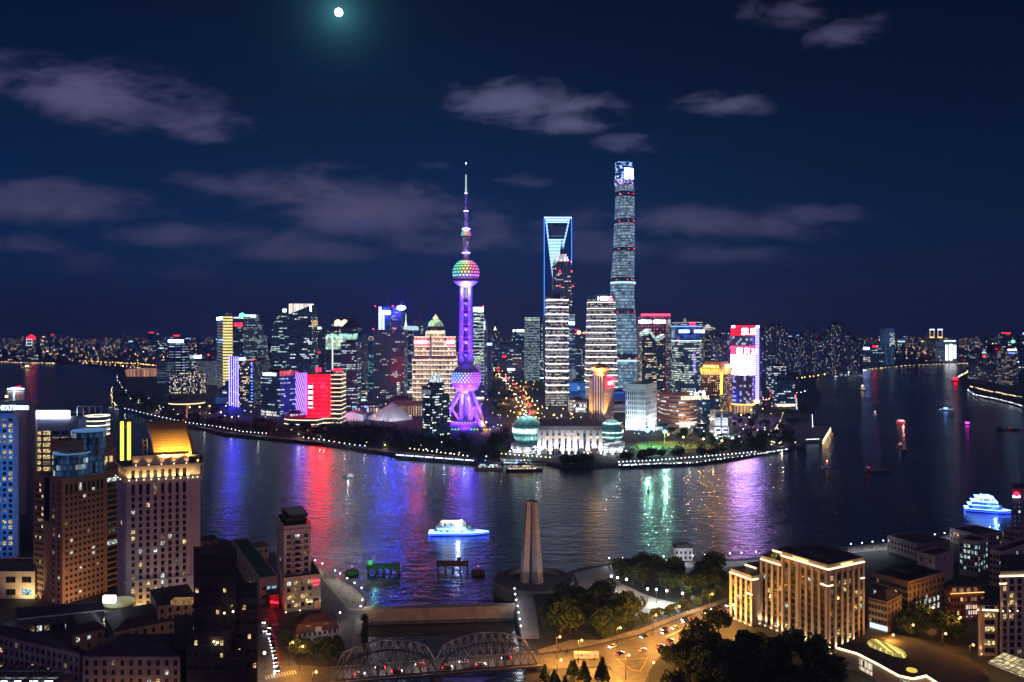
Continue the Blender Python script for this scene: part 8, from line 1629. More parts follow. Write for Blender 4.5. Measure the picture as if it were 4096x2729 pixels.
ship('cruise_boat', 'tiered cruise boat outlined in bright blue neon near the right bank', 3950, 2048, 35, 13, R(-24), 3., HULLB, [(-.45, .33, 3.02, 6.6, .92, fac('ship_blue', (.1, .15, .4), (.05, .1, .4), 3, 3.4, .8, .7, .5, 0, a=(.1, .2, 1.), b=(.5, .7, 1.), s=.3)), (-.38, .22, 6.62, 10., .8, MATS['ship_blue']), (-.28, .12, 10.02, 13.6, .66, LITY), (-.16, .04, 13.62, 16.5, .5, LEDI)], [(-.5, .5, 1., .3, LEDB), (-.5, .5, 2.8, .4, LEDI), (-.46, .24, 6.5, .4, LEDI), (-.39, .22, 9.9, .4, LEDI), (-.3, .14, 13.5, .4, LEDI)], light_e=(16000, (.08, .25, 1.)), lamps=((-.35, 5., .9, GLOW_RED),))
ship('speedboat', 'small white motor yacht speeding left below the left towers', 1398, 1910, 16, 4.4, R(176), 1.8, HULLW, [(-.3, .2, 1.82, 3.2, .8, LITW), (-.2, .08, 3.22, 4.6, .7, pbr('hull_white', (.6, .6, .62), .4))], light_e=(900, (.9, .95, 1.)))
ship('passenger_boat', 'red and white lit passenger boat seen end on in the right reach', 3601, 1694, 22, 12, R(80), 3., HULLD, [(-.45, .35, 3.02, 4.4, .95, glow_mat('boat_red', (1., .03, .06), .8)), (-.4, .3, 4.42, 5.8, .8, LITW), (-.3, .2, 5.82, 7., .6, LITW)], [(-.5, .5, .8, .7, glow_mat('boat_red', (1., .03, .06), .8))], light_e=(3000, (1., .3, .2)))
ship('ferry', 'brilliant white lit ferry in the far left reach of the river', 66, 1562, 52, 12, R(0), 3., HULLW, [(-.45, .4, 3.02, 6.5, .9, LEDWW), (-.3, .25, 6.52, 9.5, .8, LITW), (.05, .2, 9.52, 12., .6, SIGN_R)], light_e=(16000, (.6, .9, 1.)))
ship('ferry', 'small amber lit ferry on the far left water near the opposite shore', 108, 1474, 60, 14, R(4), 4., HULLD, [(-.4, .3, 4.02, 9, .8, LITY), (-.1, .1, 9.02, 14, .6, GLOW_WARM)])
ship('ferry', 'moored two deck river ferry at the pontoon, left of two', 1952, 1878, 33, 10, R(178), 2.2, HULLW, [(-.46, .38, 2.22, 5., .92, LITY), (-.40, .30, 5.02, 7.6, .86, LITT), (-.2, .1, 7.62, 9., .6, DARK)], mastz=11, lamps=((.1, 11., .5, GLOW_CYAN),))
ship('ferry', 'moored two deck river ferry with warm lit saloons, right of two', 2098, 1884, 43, 11, R(3), 2.4, HULLD, [(-.46, .34, 2.42, 5.2, .9, LITY), (-.38, .26, 5.22, 8., .84, LITY), (-.2, .05, 8.02, 9.6, .6, DARK)], mastz=13, lamps=((0, 13., .6, GLOW_ORANGE), (-.2, 11., .6, GLOW_BLUE)))
ship('barge', 'dark barge heading upriver below the blue slab on the right reach', 3440, 1560, 60, 12, R(85), 3., HULLD, [(-.45, -.25, 3.02, 10, .7, LITY)], lamps=((-.35, 14, 2., GLOW_WARM),))
ship('tug', 'dark tug with cyan and red lamps under the red passenger boat', 3600, 1798, 20, 7, R(95), 2., HULLD, [(-.2, .15, 2.02, 6.5, .7, DARK)], mastz=11, lamps=((-.1, 9, .6, GLOW_CYAN), (.2, 7, .5, GLOW_RED)))
ship('barge', 'long black barge lying low in the right reach, one red lamp', 3516, 1886, 34, 9, R(4), 1.6, HULLD, [(-.46, -.32, 1.62, 4.4, .8, DARK)], lamps=((-.38, 5.2, .5, GLOW_RED),))
ship('workboat', 'small workboat with one red and one white mast lamp off the pier tip', 3306, 1872, 12, 4.5, R(10), 1.8, HULLW, [(-.1, .2, 1.82, 4.2, .7, WHITE)], mastz=8.5, lamps=((.05, 8.7, .6, GLOW_WARM), (.05, 5.6, .5, GLOW_RED)))
ship('workboat', 'tiny boat with a violet white lamp in the middle of the right reach', 3500, 1660, 10, 4, R(90), 1.8, HULLW, [(-.2, .2, 1.82, 5, .7, LITW)], lamps=((0, 7, .9, glow_mat('lamp_lilac', (.7, .5, 1.), 4)),))
ship('workboat', 'low cyan and green lit boat trailing a wake towards the right bank', 3782, 1644, 34, 8, R(178), 2., HULLW, [(-.4, .35, 2.02, 4.5, .8, LITT), (-.1, .1, 4.52, 7, .6, LEDI)])
ship('workboat', 'small boat glowing magenta near the right edge of the river', 3871, 1698, 11, 5, R(20), 1.8, HULLD, [(-.3, .25, 1.82, 4.5, .8, glow_mat('boat_magenta', (1., .05, .8), 4))])
ship('barge', 'dark unlit barge with two faint red lamps near the right edge', 4030, 1720, 32, 9, R(-30), 2., HULLD, [(-.44, -.25, 2.02, 5, .8, DARK)], lamps=((.1, 4, .5, GLOW_RED),))
for x, y, lab in ((445, 1636, 'small lit boat at the far left shore tip, left of two'), (468, 1644, 'small lit boat at the far left shore tip, right of two')): ship('workboat', lab, x, y, 14, 5, R(60), 2., HULLW, [(-.3, .2, 2.02, 5, .8, LITW)])
ship('passenger_boat', 'red lit boat moored at the far right quay', 3822, 1526, 26, 9, R(5), 3., HULLD, [(-.4, .4, 3.02, 8, .8, glow_mat('boat_red', (1., .03, .06), 2.)), (-.2, .2, 8.02, 13, .7, SIGN_R)])
ship('pleasure_boat', 'three deck white and red lit restaurant boat right of the billboard tower', 3172, 1626, 40, 16, R(80), 5., HULLW, [(-.4, .4, 5.02, 12, .9, LITY), (-.35, .3, 12.02, 20, .8, LITW), (-.2, .1, 20.02, 27, .6, SIGN_R)])
def wharf(label, x0, x1, y, zt, mat, lampmat, cabin):
    D = DG(y, 0); a, b = PX(x0, D), PX(x1, D); r = thing('mooring_dolphin', label, 'jetty', ((a + b) / 2, D, 0)); MB().box(a, b, D, D + 5, zt - 2.6, zt).build('deck', [mat], r)
    for k in range(5):
        x = a + (b - a) * (k + .15) / 4.4; m = MB(); m.box(x, x + 1, D + .4, D + 1.4, -1, zt - 2.61).box(x, x + 1, D + 3.4, D + 4.4, -1, zt - 2.61); m.build('pile_pair', [mat], r)
    MB().tube((cabin, D + 2, zt), (cabin, D + 2, zt + 7), .15, .1, 5).build('flagpole', [WHITE], r); MB().box(cabin - 4, cabin - 1.5, D + 1, D + 3.5, zt + .01, zt + 2.6).build('cabin', [lampmat], r); return r
GRN = pbr('green_paint', (.04, .22, .10), .6); RST = pbr('rust_paint', (.14, .06, .05), .7)
r = wharf('green lit jetty on piles in the river, left', 1465, 1596, 2292, 5.2, GRN, glow_mat('cabin_green', (.1, .8, .35), .5), PX(1488, 545)); light('jetty_light', 'POINT', (PX(1510, 545), 535, 10), 900, (.2, 1., .5), r, .4)
wharf('dark rust red jetty on piles in the river beside the round plaza', 1745, 1873, 2280, 5.2, RST, RST, PX(1852, 560))
for x, y, mt, lab in ((1408, 2296, GRN, 'round green mooring buoy with a red lamp near the left promenade'), (1912, 2296, RST, 'rust red mooring buoy beside the dark jetty')):
    p = G(x, y, 0); r = thing('buoy', lab, 'buoy', p); MB().lathe([(4.6, -.5), (5., 1.2), (4., 2.6), (0, 3.2)], p.x, p.y, 20).build('float', [mt], r); MB().tube((p.x, p.y, 3), (p.x, p.y, 5), .15, .15, 5).build('post', [DARK], r); bulb(r, (p.x, p.y, 5.2), .35, GLOW_RED, 'lamp')
p = G(2594, 1966, 0); r = thing('buoy', 'slim channel buoy with a red lamp in mid river', 'buoy', p); MB().lathe([(1.8, -.5), (1.8, 1), (.6, 2), (.5, 6), (0, 6.2)], p.x, p.y, 12).build('float', [HULLD], r); bulb(r, (p.x, p.y, 6.6), .8, GLOW_RED, 'lamp')
# ferry pontoon and lit pier on the far bank
a, b = G(1588, 1822, 4), G(1905, 1846, 4); f = Fr(a, b - a); L = (b - a).length; r = thing('promenade_pier', 'long riverside terrace edged with a row of blue white lamps below the sphere tower', 'pier', (*((a + b) / 2).xy, 0)); m = MB(); f.box(m, 0, L, -9, 3, -1, 4.6); m.build('deck', [QUAY], r)
for k in range(56):
    if k % 7 != 6: MB().sphere((*f.p(L * (k + .5) / 56, 2.6), 5.3), .62, 6, 5).build('edge_lamp', [glow_mat('pier_ice', (.6, .8, 1.), 5)], r)
for k in range(4): light('pier_light', 'POINT', (*f.p(L * (k + .5) / 4, 4), 7), 900, (.5, .7, 1.), r, .5)
r = thing('ferry_pontoon', 'floating white ferry pontoon with a gangway behind the moored ferries', 'pontoon', (*G(2050, 1850, 0).xy, 0)); q = [tuple(G(x, y, 0))[:2] for x, y in ((1945, 1856), (2185, 1862), (2185, 1852), (1945, 1845))]
MB().prism(q, -.5, 1.5, 0, 0).build('float', [CONC], r); MB().prism([tuple(Vector(c) * .5 + Vector(q[0]) * .25 + Vector(q[1]) * .25) for c in q], 1.51, 6, 0, 1).build('shed', [fac('pontoon_shed', (.4, .42, .45), NAVY, 3, 4, .8, .6, .8, 0, s=.8, **COOL), WHITE], r); bulb(r, (q[0][0], q[0][1] + 4, 9), .9, GLOW_CYAN, 'lamp')
# pier tip with amber flank
pt = [tuple(G(x, y, 5.2))[:2] for x, y in ((3222, 1760), (3276, 1758), (3288, 1768), (3322, 1712), (3300, 1712), (3235, 1745))]; r = thing('river_pier', 'pier tip with white lamps and an amber lit flank at the river bend', 'pier', (*pt[1], 0)); MB().prism(pt, -1, 5.2, 0, 0).build('deck', [QUAY], r)
for (i, j, n, mt, zz_) in ((0, 1, 9, GLOW_W, 6), (2, 3, 14, GLOW_W, 6), (2, 3, 26, GLOW_ORANGE, 2.2)):
    f = Fr(pt[i], Vector(pt[j]) - Vector(pt[i])); L = (Vector(pt[j]) - Vector(pt[i])).length
    for k in range(n): MB().sphere((*f.p(L * (k + .5) / n, .8), zz_), .45, 6, 5).build('edge_lamp', [mt], r)
for k in range(3): light('flank_light', 'POINT', (*f.p(L * (k + .5) / 3, 5), 2), 300, (1., .5, .1), r, .5)

# ================================================================== trees
LEAF = [pbr('leaf_a', (.035, .06, .018), .8, var=.5, scale=.5), pbr('leaf_b', (.06, .085, .022), .8, var=.5, scale=.5), pbr('leaf_c', (.022, .04, .016), .8, var=.5, scale=.5)]; BARK = pbr('bark', (.09, .06, .04), .9)
def tree_proto(name, label, group, seed, h, rad, n, leaf, conifer=False):
    q = random.Random(seed); t = thing(name, label, 'tree', (0, 0, 0), group); m = MB(); m.tube((0, 0, -.3), (0, 0, h * .55), rad * .07, rad * .035, 7)
    for k in range(5): a = q.uniform(0, 6.28); m.tube((0, 0, h * q.uniform(.25, .45)), (math.cos(a) * rad * .55, math.sin(a) * rad * .55, h * q.uniform(.55, .75)), rad * .03, rad * .012, 5, caps=False)
    m.build('trunk', [BARK], t); m = MB()
    lobes = [(Vector((q.uniform(-.55, .55) * rad, q.uniform(-.55, .55) * rad, h * q.uniform(.45, .85))), rad * q.uniform(.32, .6)) for _ in range(11)]
    for i in range(n):
        if conifer: zz_ = q.uniform(.12, 1) ** .8; a = q.uniform(0, 6.28); rr = rad * (1.05 - zz_) * q.uniform(.5, 1.); c = Vector((math.cos(a) * rr, math.sin(a) * rr, h * zz_))
        else:
            lc, lr = lobes[q.randrange(11)]; v = Vector((q.gauss(0, 1), q.gauss(0, 1), q.gauss(0, 1))).normalized(); c = lc + v * lr * q.uniform(.55, 1.05); c.z = max(h * .22, c.z)
        s_ = q.uniform(.35, .8) * leaf; n_ = Vector((q.gauss(0, 1), q.gauss(0, 1), q.gauss(0, 1) + .6)).normalized(); u = n_.orthogonal().normalized() * s_; w_ = n_.cross(u)
        m.face([c - u, c - w_ * .7, c + u, c + w_ * .7], q.choices((0, 1, 2), (5, 3, 4))[0])
    m.build('crown', LEAF, t); return t
TG = {'park': ('dark leafy tree in the park beside the round plaza', 'leafy trees in the park by the monument'), 'garden': ('dense dark tree in the garden in front of the large lit hotel', 'dense trees in the garden at the bottom'), 'far': ('small dark tree in the riverside park across the water', 'trees of the riverside park across the river'), 'road': ('amber lit tree along the curved road', 'street trees along the curved road'), 'creek': ('dark tree beside the old mansion by the creek', 'trees around the mansion by the creek'), 'con': ('pointed dark conifer at the bottom edge beside the bridge', 'conifers by the bridge end'), 'yard': ('dark tree in the yard between the old stone blocks, right', 'yard trees among the old blocks')}
PR = {}
for i, (k, h, rad, n, lf) in enumerate((('park', 13, 6.5, 1500, 1.15), ('garden', 14, 7.5, 2200, 1.1), ('far', 10, 6, 420, 2.0), ('road', 7.5, 4., 1000, .8), ('creek', 10, 5, 1200, .9), ('con', 10, 3.6, 900, .9), ('yard', 11, 5.5, 1000, 1.1))):
    PR[k] = [tree_proto('conifer' if k == 'con' else 'tree', *TG[k], 31 * i + j, h * (1 - .12 * j), rad, n, lf, k == 'con') for j in range(2)]
tr = random.Random(3); first = {k: 2 for k in PR}
def plant_tree(k, x, y, z0=6., sc=1.):
    p = G(x, y, z0); s_ = sc * tr.uniform(.8, 1.2)
    if first[k]: first[k] -= 1; o = PR[k][first[k]]; o.location = p; o.scale = (s_,) * 3; o.rotation_euler = (0, 0, tr.uniform(0, 6.28)); return
    copy_tree(tr.choice(PR[k]), loc=p, rz=tr.uniform(0, 6.28), sc=s_)
def inpoly(x, y, P):
    c = False
    for i in range(len(P)):
        (x0, y0), (x1, y1) = P[i], P[i - 1]
        if (y0 > y) != (y1 > y) and x < (x1 - x0) * (y - y0) / (y1 - y0) + x0: c = not c
    return c
def grove(k, P, n, z0=6., sc=1.):
    xs, ys = [p[0] for p in P], [p[1] for p in P]; c = 0
    while c < n:
        x, y = tr.uniform(min(xs), max(xs)), tr.uniform(min(ys), max(ys))
        if inpoly(x, y, P): plant_tree(k, x, y, z0, sc); c += 1
grove('park', [(2165, 2440), (2300, 2405), (2440, 2415), (2540, 2480), (2500, 2520), (2380, 2550), (2200, 2560), (2160, 2520)], 34); grove('park', [(2455, 2300), (2600, 2285), (2880, 2300), (2925, 2350), (2800, 2400), (2700, 2395), (2640, 2360), (2500, 2340)], 34)
grove('garden', [(2620, 2700), (2700, 2630), (2800, 2590), (2880, 2540), (3000, 2590), (3120, 2640), (3330, 2690), (3420, 2780), (3300, 2840), (2700, 2840)], 40)
for k in range(10): plant_tree('road', 2420 + 52 * k, 2556 - 17.5 * k + tr.uniform(-4, 4))
grove('creek', [(1175, 2625), (1340, 2625), (1360, 2660), (1190, 2655)], 9, sc=.9); plant_tree('creek', 1142, 2588)
for k in range(8): plant_tree('creek', 1459, 2485 + 16 * k, sc=.45)
grove('con', [(2170, 2700), (2440, 2712), (2480, 2770), (2180, 2790)], 9); grove('yard', [(3560, 2490), (3800, 2480), (3830, 2560), (3640, 2580)], 12)
for P, n in (([(600, 1652), (1000, 1692), (1100, 1700), (1090, 1742), (880, 1722), (640, 1664)], 24), ([(1110, 1705), (1480, 1705), (1560, 1730), (1800, 1775), (1890, 1800), (1890, 1825), (1580, 1800), (1200, 1750), (1100, 1740)], 44), ([(1985, 1745), (2030, 1740), (2010, 1826), (1920, 1826)], 9), ([(2250, 1846), (2370, 1846), (2372, 1864), (2250, 1864)], 9), ([(2470, 1832), (2700, 1822), (2900, 1812), (2900, 1822), (2480, 1846)], 18), ([(2640, 1700), (2830, 1745), (3000, 1745), (3190, 1735), (3170, 1780), (3000, 1800), (2860, 1790), (2640, 1740)], 28), ([(2880, 1680), (3080, 1660), (3090, 1715), (2920, 1720)], 12), ([(1955, 1560), (2050, 1575), (2060, 1640), (1960, 1640)], 12), ([(460, 1600), (520, 1570), (700, 1600), (900, 1640), (860, 1660), (560, 1632)], 22), ([(3150, 1640), (3225, 1640), (3230, 1700), (3160, 1700)], 8)): grove('far', P, n, 4.)

# woods of the far bank, one mass of crowns
m = MB()
for P, n in (([(540, 1648), (1000, 1694), (1500, 1700), (1890, 1760), (1890, 1828), (1580, 1803), (1200, 1755), (880, 1724), (640, 1666)], 330), ([(1975, 1735), (2040, 1725), (2030, 1830), (1900, 1832)], 50), ([(2470, 1836), (2900, 1812), (3180, 1780), (3190, 1735), (3080, 1680), (2900, 1690), (2880, 1745), (2840, 1790), (2480, 1815)], 150), ([(460, 1600), (520, 1560), (900, 1630), (860, 1670), (560, 1640)], 110), ([(3080, 1590), (3220, 1600), (3230, 1700), (3120, 1720)], 70), ([(2250, 1838), (2380, 1838), (2380, 1864), (2250, 1864)], 30), ([(1955, 1540), (2060, 1565), (2060, 1640), (1950, 1640)], 40)):
    c = 0; xs, ys = [q[0] for q in P], [q[1] for q in P]
    while c < n:
        x, y = tr.uniform(min(xs), max(xs)), tr.uniform(min(ys), max(ys))
        if not inpoly(x, y, P): continue
        c += 1; b_ = G(x, y, 4.); rr = tr.uniform(3.5, 6.5)
        for _ in range(60):
            v = Vector((tr.gauss(0, 1), tr.gauss(0, 1), tr.gauss(0, .8))).normalized() * rr * tr.uniform(.6, 1.05); q = b_ + v + Vector((0, 0, rr * .95)); s_ = tr.uniform(.6, 1.3); n_ = Vector((tr.gauss(0, 1), tr.gauss(0, 1), tr.gauss(0, 1) + .5)).normalized(); u = n_.orthogonal().normalized() * s_; w_ = n_.cross(u)
            m.face([q - u, q - w_ * .7, q + u, q + w_ * .7], tr.choices((0, 1, 2), (4, 2, 5))[0])
tag(m.build('woodland', LEAF), 'dark mass of small trees filling the riverside parks across the river', 'woods', kind='stuff')

# ================================================================== lamps
def lamp_proto(name, label, group, h, r_, mat, arm=0.):
    t = thing(name, label, 'street lamp', (0, 0, 0), group); m = MB(); m.tube((0, 0, 0), (0, 0, h), .14, .08, 5)
    if arm: m.tube((0, 0, h), (arm, 0, h + .3), .07, .07, 4)
    m.build('post', [DARK], t); MB().sphere((arm, 0, h + .25), r_, 8, 6).build('lamp_globe', [mat], t); return t
LP = {'bund': lamp_proto('promenade_lamp', 'white globe lamp on the near riverside walk', 'white lamps along the near riverside walk', 5.5, .4, glow_mat('globe_bund', (.9, .95, 1.), 6)), 'shore': lamp_proto('promenade_lamp', 'white lamp on the far river bank walk', 'white lamps along the far river bank', 4.5, .58, glow_mat('globe_shore', (.75, .88, 1.), 6)), 'warm': lamp_proto('park_lamp', 'warm small lamp in the park across the river', 'warm lamps across the river', 4.5, .6, glow_mat('globe_warm', (1., .78, .42), 5)),
      'tall': lamp_proto('street_lamp', 'tall amber street lamp beside the curved road', 'tall amber lamps along the near road', 11, .5, GLOW_ORANGE, 1.6), 'flood': lamp_proto('flood_lamp', 'starry white flood lamp in the near park', 'white flood lamps in the near park', 8, .6, glow_mat('flood_white', (.85, 1., .95), 14)), 'avenue': lamp_proto('street_lamp', 'amber street lamp on the avenue across the river', 'amber lamps along the avenue across the river', 11, 1.3, GLOW_ORANGE, 2.)}
lf_ = {k: 1 for k in LP}
def put_lamp(k, p, e=None, col=None, dz=5.):
    if lf_[k]: lf_[k] = 0; o = LP[k]; o.location = p
    else: o = copy_tree(LP[k], loc=p, rz=0)
    if e: light('lamp_light', 'POINT', p + Vector((0, -1.2, dz)), e, col, None, .4)
def lamp_row(k, pts, n, z_, hd, e=None, col=None, every=1):
    seg_ = [math.hypot(b[0] - a[0], b[1] - a[1]) for a, b in zip(pts, pts[1:])]; T_ = sum(seg_)
    for i in range(n):
        d_ = T_ * i / max(1, n - 1); j = 0
        while j < len(seg_) - 1 and d_ > seg_[j]: d_ -= seg_[j]; j += 1
        f_ = d_ / seg_[j]; x, y = (pts[j][q] + (pts[j + 1][q] - pts[j][q]) * f_ for q in (0, 1)); p = G(x, y, z_ + hd); p.z = z_
        put_lamp(k, p, e if i % every == 0 else None, col, hd)
COLW, COLO = (.88, .94, 1.), (1., .43, .075)
C5 = lambda x, y: (2400 + x / 2.151, 2000 + y / 2.151); C6 = lambda x, y: (3096 + x / 1.891, 1900 + y / 1.891); C3 = lambda x, y: (700 + x / 2.151, 2000 + y / 2.151); CM = lambda x, y: (1600 + x / 1.891, 1900 + y / 1.891)
def at(k, P, z_, hd, e, col):
    for x, y in P: p = G(x, y, z_ + hd); p.z = z_; put_lamp(k, p, e, col, hd)
at('bund', [C5(*p) for p in ((78, 500), (196, 497), (315, 494), (433, 490), (548, 487), (668, 483), (800, 480), (902, 473), (1025, 467), (1117, 461), (1217, 456), (1342, 446))], 6, 5.7, 700, COLW)
at('bund', [C6(*p) for p in ((582, 522), (666, 515), (745, 505), (827, 497), (905, 488), (1102, 483), (1160, 476), (1217, 450), (1290, 440), (1355, 433), (1440, 420), (1515, 410), (1575, 402), (1632, 393), (1700, 382))], 6, 5.7, 900, COLW)
at('bund', [CM(*p) for p in ((866, 875), (872, 918), (880, 962), (890, 1008), (897, 1058), (906, 1108), (914, 1160))], 6.6, 4.5, 450, COLW); at('bund', [C3(*p) for p in ((1207, 520), (1268, 548), (1378, 608), (1421, 634), (1482, 674), (1545, 715), (1605, 757), (1611, 860), (1597, 915), (1420, 970))], 6, 5.7, 900, (1., .88, .72))
at('flood', [C5(*p) for p in ((410, 765), (485, 770), (575, 780), (710, 803))], 6, 8.3, 3600, (.85, 1., .95)); at('flood', [C5(*p) for p in ((228, 683), (152, 668), (98, 655))], 6, 8.3, 1200, (1., .85, .7)); at('flood', [C5(890, 1405)], 6, 8.3, 2500, (.8, 1., .95)); at('flood', [C3(770, 1315)], 6, 8.3, 800, (1., .95, .85))
at('tall', [C5(*p) for p in ((147, 1100), (456, 990), (657, 915), (942, 810), (760, 1075), (1125, 900), (220, 1335))] + [CM(1185, 1225), CM(1350, 1250)], 6, 11.3, 19000, COLO); at('tall', [C3(1070, 1260), C3(985, 1225), (1250, 2688), (2230, 2640), (2600, 2650)], 6, 11.3, 7000, COLO); at('tall', [(3640, 2500), (3770, 2535), (3560, 2540), (3880, 2580), (3720, 2430), (3830, 2470)], 6, 11.3, 5200, COLO)  # last group: street lamps added to warm the blocks at the right
lamp_row('shore', ((500, 1634), (590, 1656), (700, 1680), (760, 1692), (880, 1708), (975, 1727), (1065, 1734)), 38, 4, 4.7, 500, COLW, 7); lamp_row('shore', ((1214, 1750), (1310, 1762), (1391, 1776), (1460, 1784)), 13, 4, 4.7, 500, COLW, 4); lamp_row('warm', ((1640, 1794), (1870, 1824)), 14, 4, 4.7, 350, (1., .8, .5), 5)
lamp_row('warm', ((2006, 1815), (2200, 1830)), 12, 4, 4.7, 400, (1., .8, .5), 4); lamp_row('shore', ((2476, 1848), (2620, 1841), (2800, 1827), (3021, 1808)), 36, 4, 4.7, 450, COLW, 6);
lamp_row('warm', ((3099, 1720), (3118, 1690), (3133, 1650)), 14, 4, 4.7, 500, (1., .8, .55), 5); lamp_row('shore', ((3249, 1660), (3251, 1707)), 9, 4, 4.7); lamp_row('shore', ((3183, 1606), (3188, 1636)), 7, 4, 4.7)
tr2 = random.Random(9)
for P, n in (([(1950, 1660), (2440, 1640), (2440, 1700), (1950, 1715)], 26), ([(2480, 1690), (2900, 1660), (2900, 1720), (2500, 1740)], 22), ([(1000, 1700), (1900, 1780), (1890, 1826), (1200, 1745)], 16), ([(2700, 1700), (3230, 1690), (3180, 1780), (2900, 1800)], 30), ([(480, 1580), (900, 1630), (900, 1680), (560, 1640)], 24)):
    c = 0
    while c < n:
        x, y = tr2.uniform(P[0][0], P[1][0]), tr2.uniform(1570, 1830)
        if inpoly(x, y, P): c += 1; p = G(x, y, 8.7); p.z = 4; put_lamp('warm' if tr2.random() < .55 else 'shore', p, 2200 if c % 4 == 0 else None, (1., .8, .55), 4.7)
av = ((2104, 1670), (2120, 1640), (2060, 1548), (2004, 1500), (1972, 1462), (1980, 1438))
for dx in (-36, 34): lamp_row('avenue', [(x + dx * max(.25, (y - 1335) / 330), y) for x, y in av], 17, 4, 11, 14000, COLO, 3)
at('avenue', [(2022, 1594), (2106, 1594), (2283, 1657), (2212, 1660), (2100, 1530), (1940, 1690), (2350, 1690)], 4, 11, 22000, COLO); at('avenue', [A4(700) + 0 * 1 and (2400 + 600 / 2.24, 1150 + 1320 / 2.24), (2728, 1750), (2808, 1757), (2882, 1764), (2700, 1655), (2960, 1660), (3000, 1640), (755, 1630), (795, 1628), (835, 1625), (880, 1650)], 4, 11, 9000, COLO)
for x, y in ((2590, 1724), (2659, 1729)): p = G(x, y, 26); p.z = 4; r = thing('floodlight_mast', 'mast with a green white flood lamp over the building site, ' + ('left one' if x < 2600 else 'yellow right one'), 'flood lamp', p); MB().tube((p.x, p.y, 4), (p.x, p.y, 26), .4, .3, 6).build('mast', [DARK if x < 2600 else pbr('crane_yellow', (.6, .5, .03), .5)], r); bulb(r, (p.x, p.y, 26.5), 2., glow_mat('flood_green', (.15, 1., .85), 60), 'lamp'); light('site_light', 'POINT', (p.x, p.y - 8, 28), 45000, (.42, 1., .72), r, 1.)
p = G(3113, 1576, 20); p.z = 4; put_lamp('avenue', p); r = thing('floodlight_mast', 'mast with a green star shaped lamp by the far pier', 'flood lamp', p); MB().tube(p, p + Vector((0, 0, 16)), .4, .3, 6).build('mast', [DARK], r); bulb(r, p + Vector((0, 0, 17)), 2.6, glow_mat('flood_green2', (.2, 1., .6), 10), 'lamp')
# uncountable lamps on the distant quays
m = MB()
def dots(pts, n, mi, s_, zq=6):
    for i in range(n):
        f_ = i / n * (len(pts) - 1); j = int(f_); f_ -= j; x, y = (pts[j][q] + (pts[j + 1][q] - pts[j][q]) * f_ for q in (0, 1)); c = G(x + tr2.uniform(-4, 4), y + tr2.uniform(-1.4, 1.4), zq); ss = s_ * tr2.uniform(.3, .8); m.sphere(tuple(c), ss, 5, 3, mi)
dots([(2476, 1861), (2600, 1856), (2770, 1851), (3025, 1817), (3160, 1795)], 62, 2, .8, 5); dots([(321, 1444), (450, 1450), (560, 1456), (625, 1462)], 36, 0, 3.6); dots([(330, 1452), (480, 1464), (590, 1474)], 16, 1, 3.4); dots([(0, 1448), (228, 1454)], 26, 1, 3.); dots([(3341, 1495), (3400, 1489), (3466, 1481)], 26, 2, 3.4); dots([(3470, 1478), (3632, 1462), (3766, 1456), (3900, 1453)], 40, 1, 2.4); dots([(3833, 1508), (3866, 1490), (3902, 1464)], 34, 1, 2.6); dots([(3868, 1557), (3900, 1580), (3960, 1589), (4030, 1606), (4096, 1626)], 40, 2, 1.2); dots([(3880, 1545), (3960, 1565), (4096, 1590)], 24, 1, 1.8); dots([(451, 1548), (442, 1579), (452, 1609), (470, 1625)], 18, 1, 1.3); dots([(470, 1500), (475, 1530), (500, 1560), (510, 1590)], 9, 2, 1.6); dots([(3190, 1512), (3262, 1505), (3330, 1490)], 9, 0, 3); dots([(3000, 1640), (3060, 1620), (3085, 1580), (3080, 1550)], 12, 4, 1.5); dots([(3050, 1600), (3120, 1590), (3240, 1560)], 14, 2, 1.5)
tag(m.build('quay_lights', [GLOW_ORANGE, GLOW_WARM, GLOW_W, GLOW_BLUE, GLOW_RED]), 'strings of tiny amber and white lamps along the distant quays and roads', 'lights', kind='stuff')

# ================================================================== cars and people
TAIL = glow_mat('tail_red', (1., .02, .04), 7); HEAD = glow_mat('head_white', (.95, .98, 1.), 9); TYRE = pbr('tyre', (.02, .02, .02), .8)
def car_proto(label, group, paint, roof=None):
    t = thing('car', label, 'car', (0, 0, 0), group); m = MB(); m.extr([(-2.2, .35), (2.2, .35), (2.25, .8), (1.3, .95), (-2.1, 1.), (-2.25, .7)], -.88, .88); m.build('body', [paint], t)
    MB().prism([(-1.8, -.8), (1.1, -.8), (1.1, .8), (-1.8, .8)], .96, 1.5, 0, 1, top=[(-1.4, -.68), (.4, -.68), (.4, .68), (-1.4, .68)]).build('cabin', [WIN_DARK, roof or paint], t)
    for x in (-1.4, 1.4):
        for y in (-.9, .9): MB().tube((x, y - .1, .33), (x, y + .1, .33), .33, .33, 10).build('wheel', [TYRE], t)
    for y in (-.62, .62): MB().box(2.18, 2.32, y - .26, y + .26, .55, .88).build('headlight', [HEAD], t); MB().box(-2.34, -2.2, y - .28, y + .28, .6, .95).build('tail_light', [TAIL], t)
    return t
CARS = [car_proto('white car on the lamp lit roads near the creek', 'white cars on the near roads', pbr('car_white', (.7, .7, .7), .3)), car_proto('dark car on the lamp lit roads near the creek', 'dark cars on the near roads', pbr('car_dark', (.03, .03, .04), .25)), car_proto('yellow roofed taxi on the lamp lit roads near the creek', 'taxis on the near roads', pbr('taxi_red', (.5, .06, .04), .3), pbr('taxi_yellow', (.7, .5, .1), .4))]
cf = [1, 1, 1]
def put_car(x, y, rz, k, z_=6.03):
    p = G(x, y, z_)
    if cf[k]: cf[k] = 0; CARS[k].location = p; CARS[k].rotation_euler = (0, 0, rz)
    else: copy_tree(CARS[k], loc=p, rz=rz)
up = R(38)                                                             # heading of the curved road, towards upper right
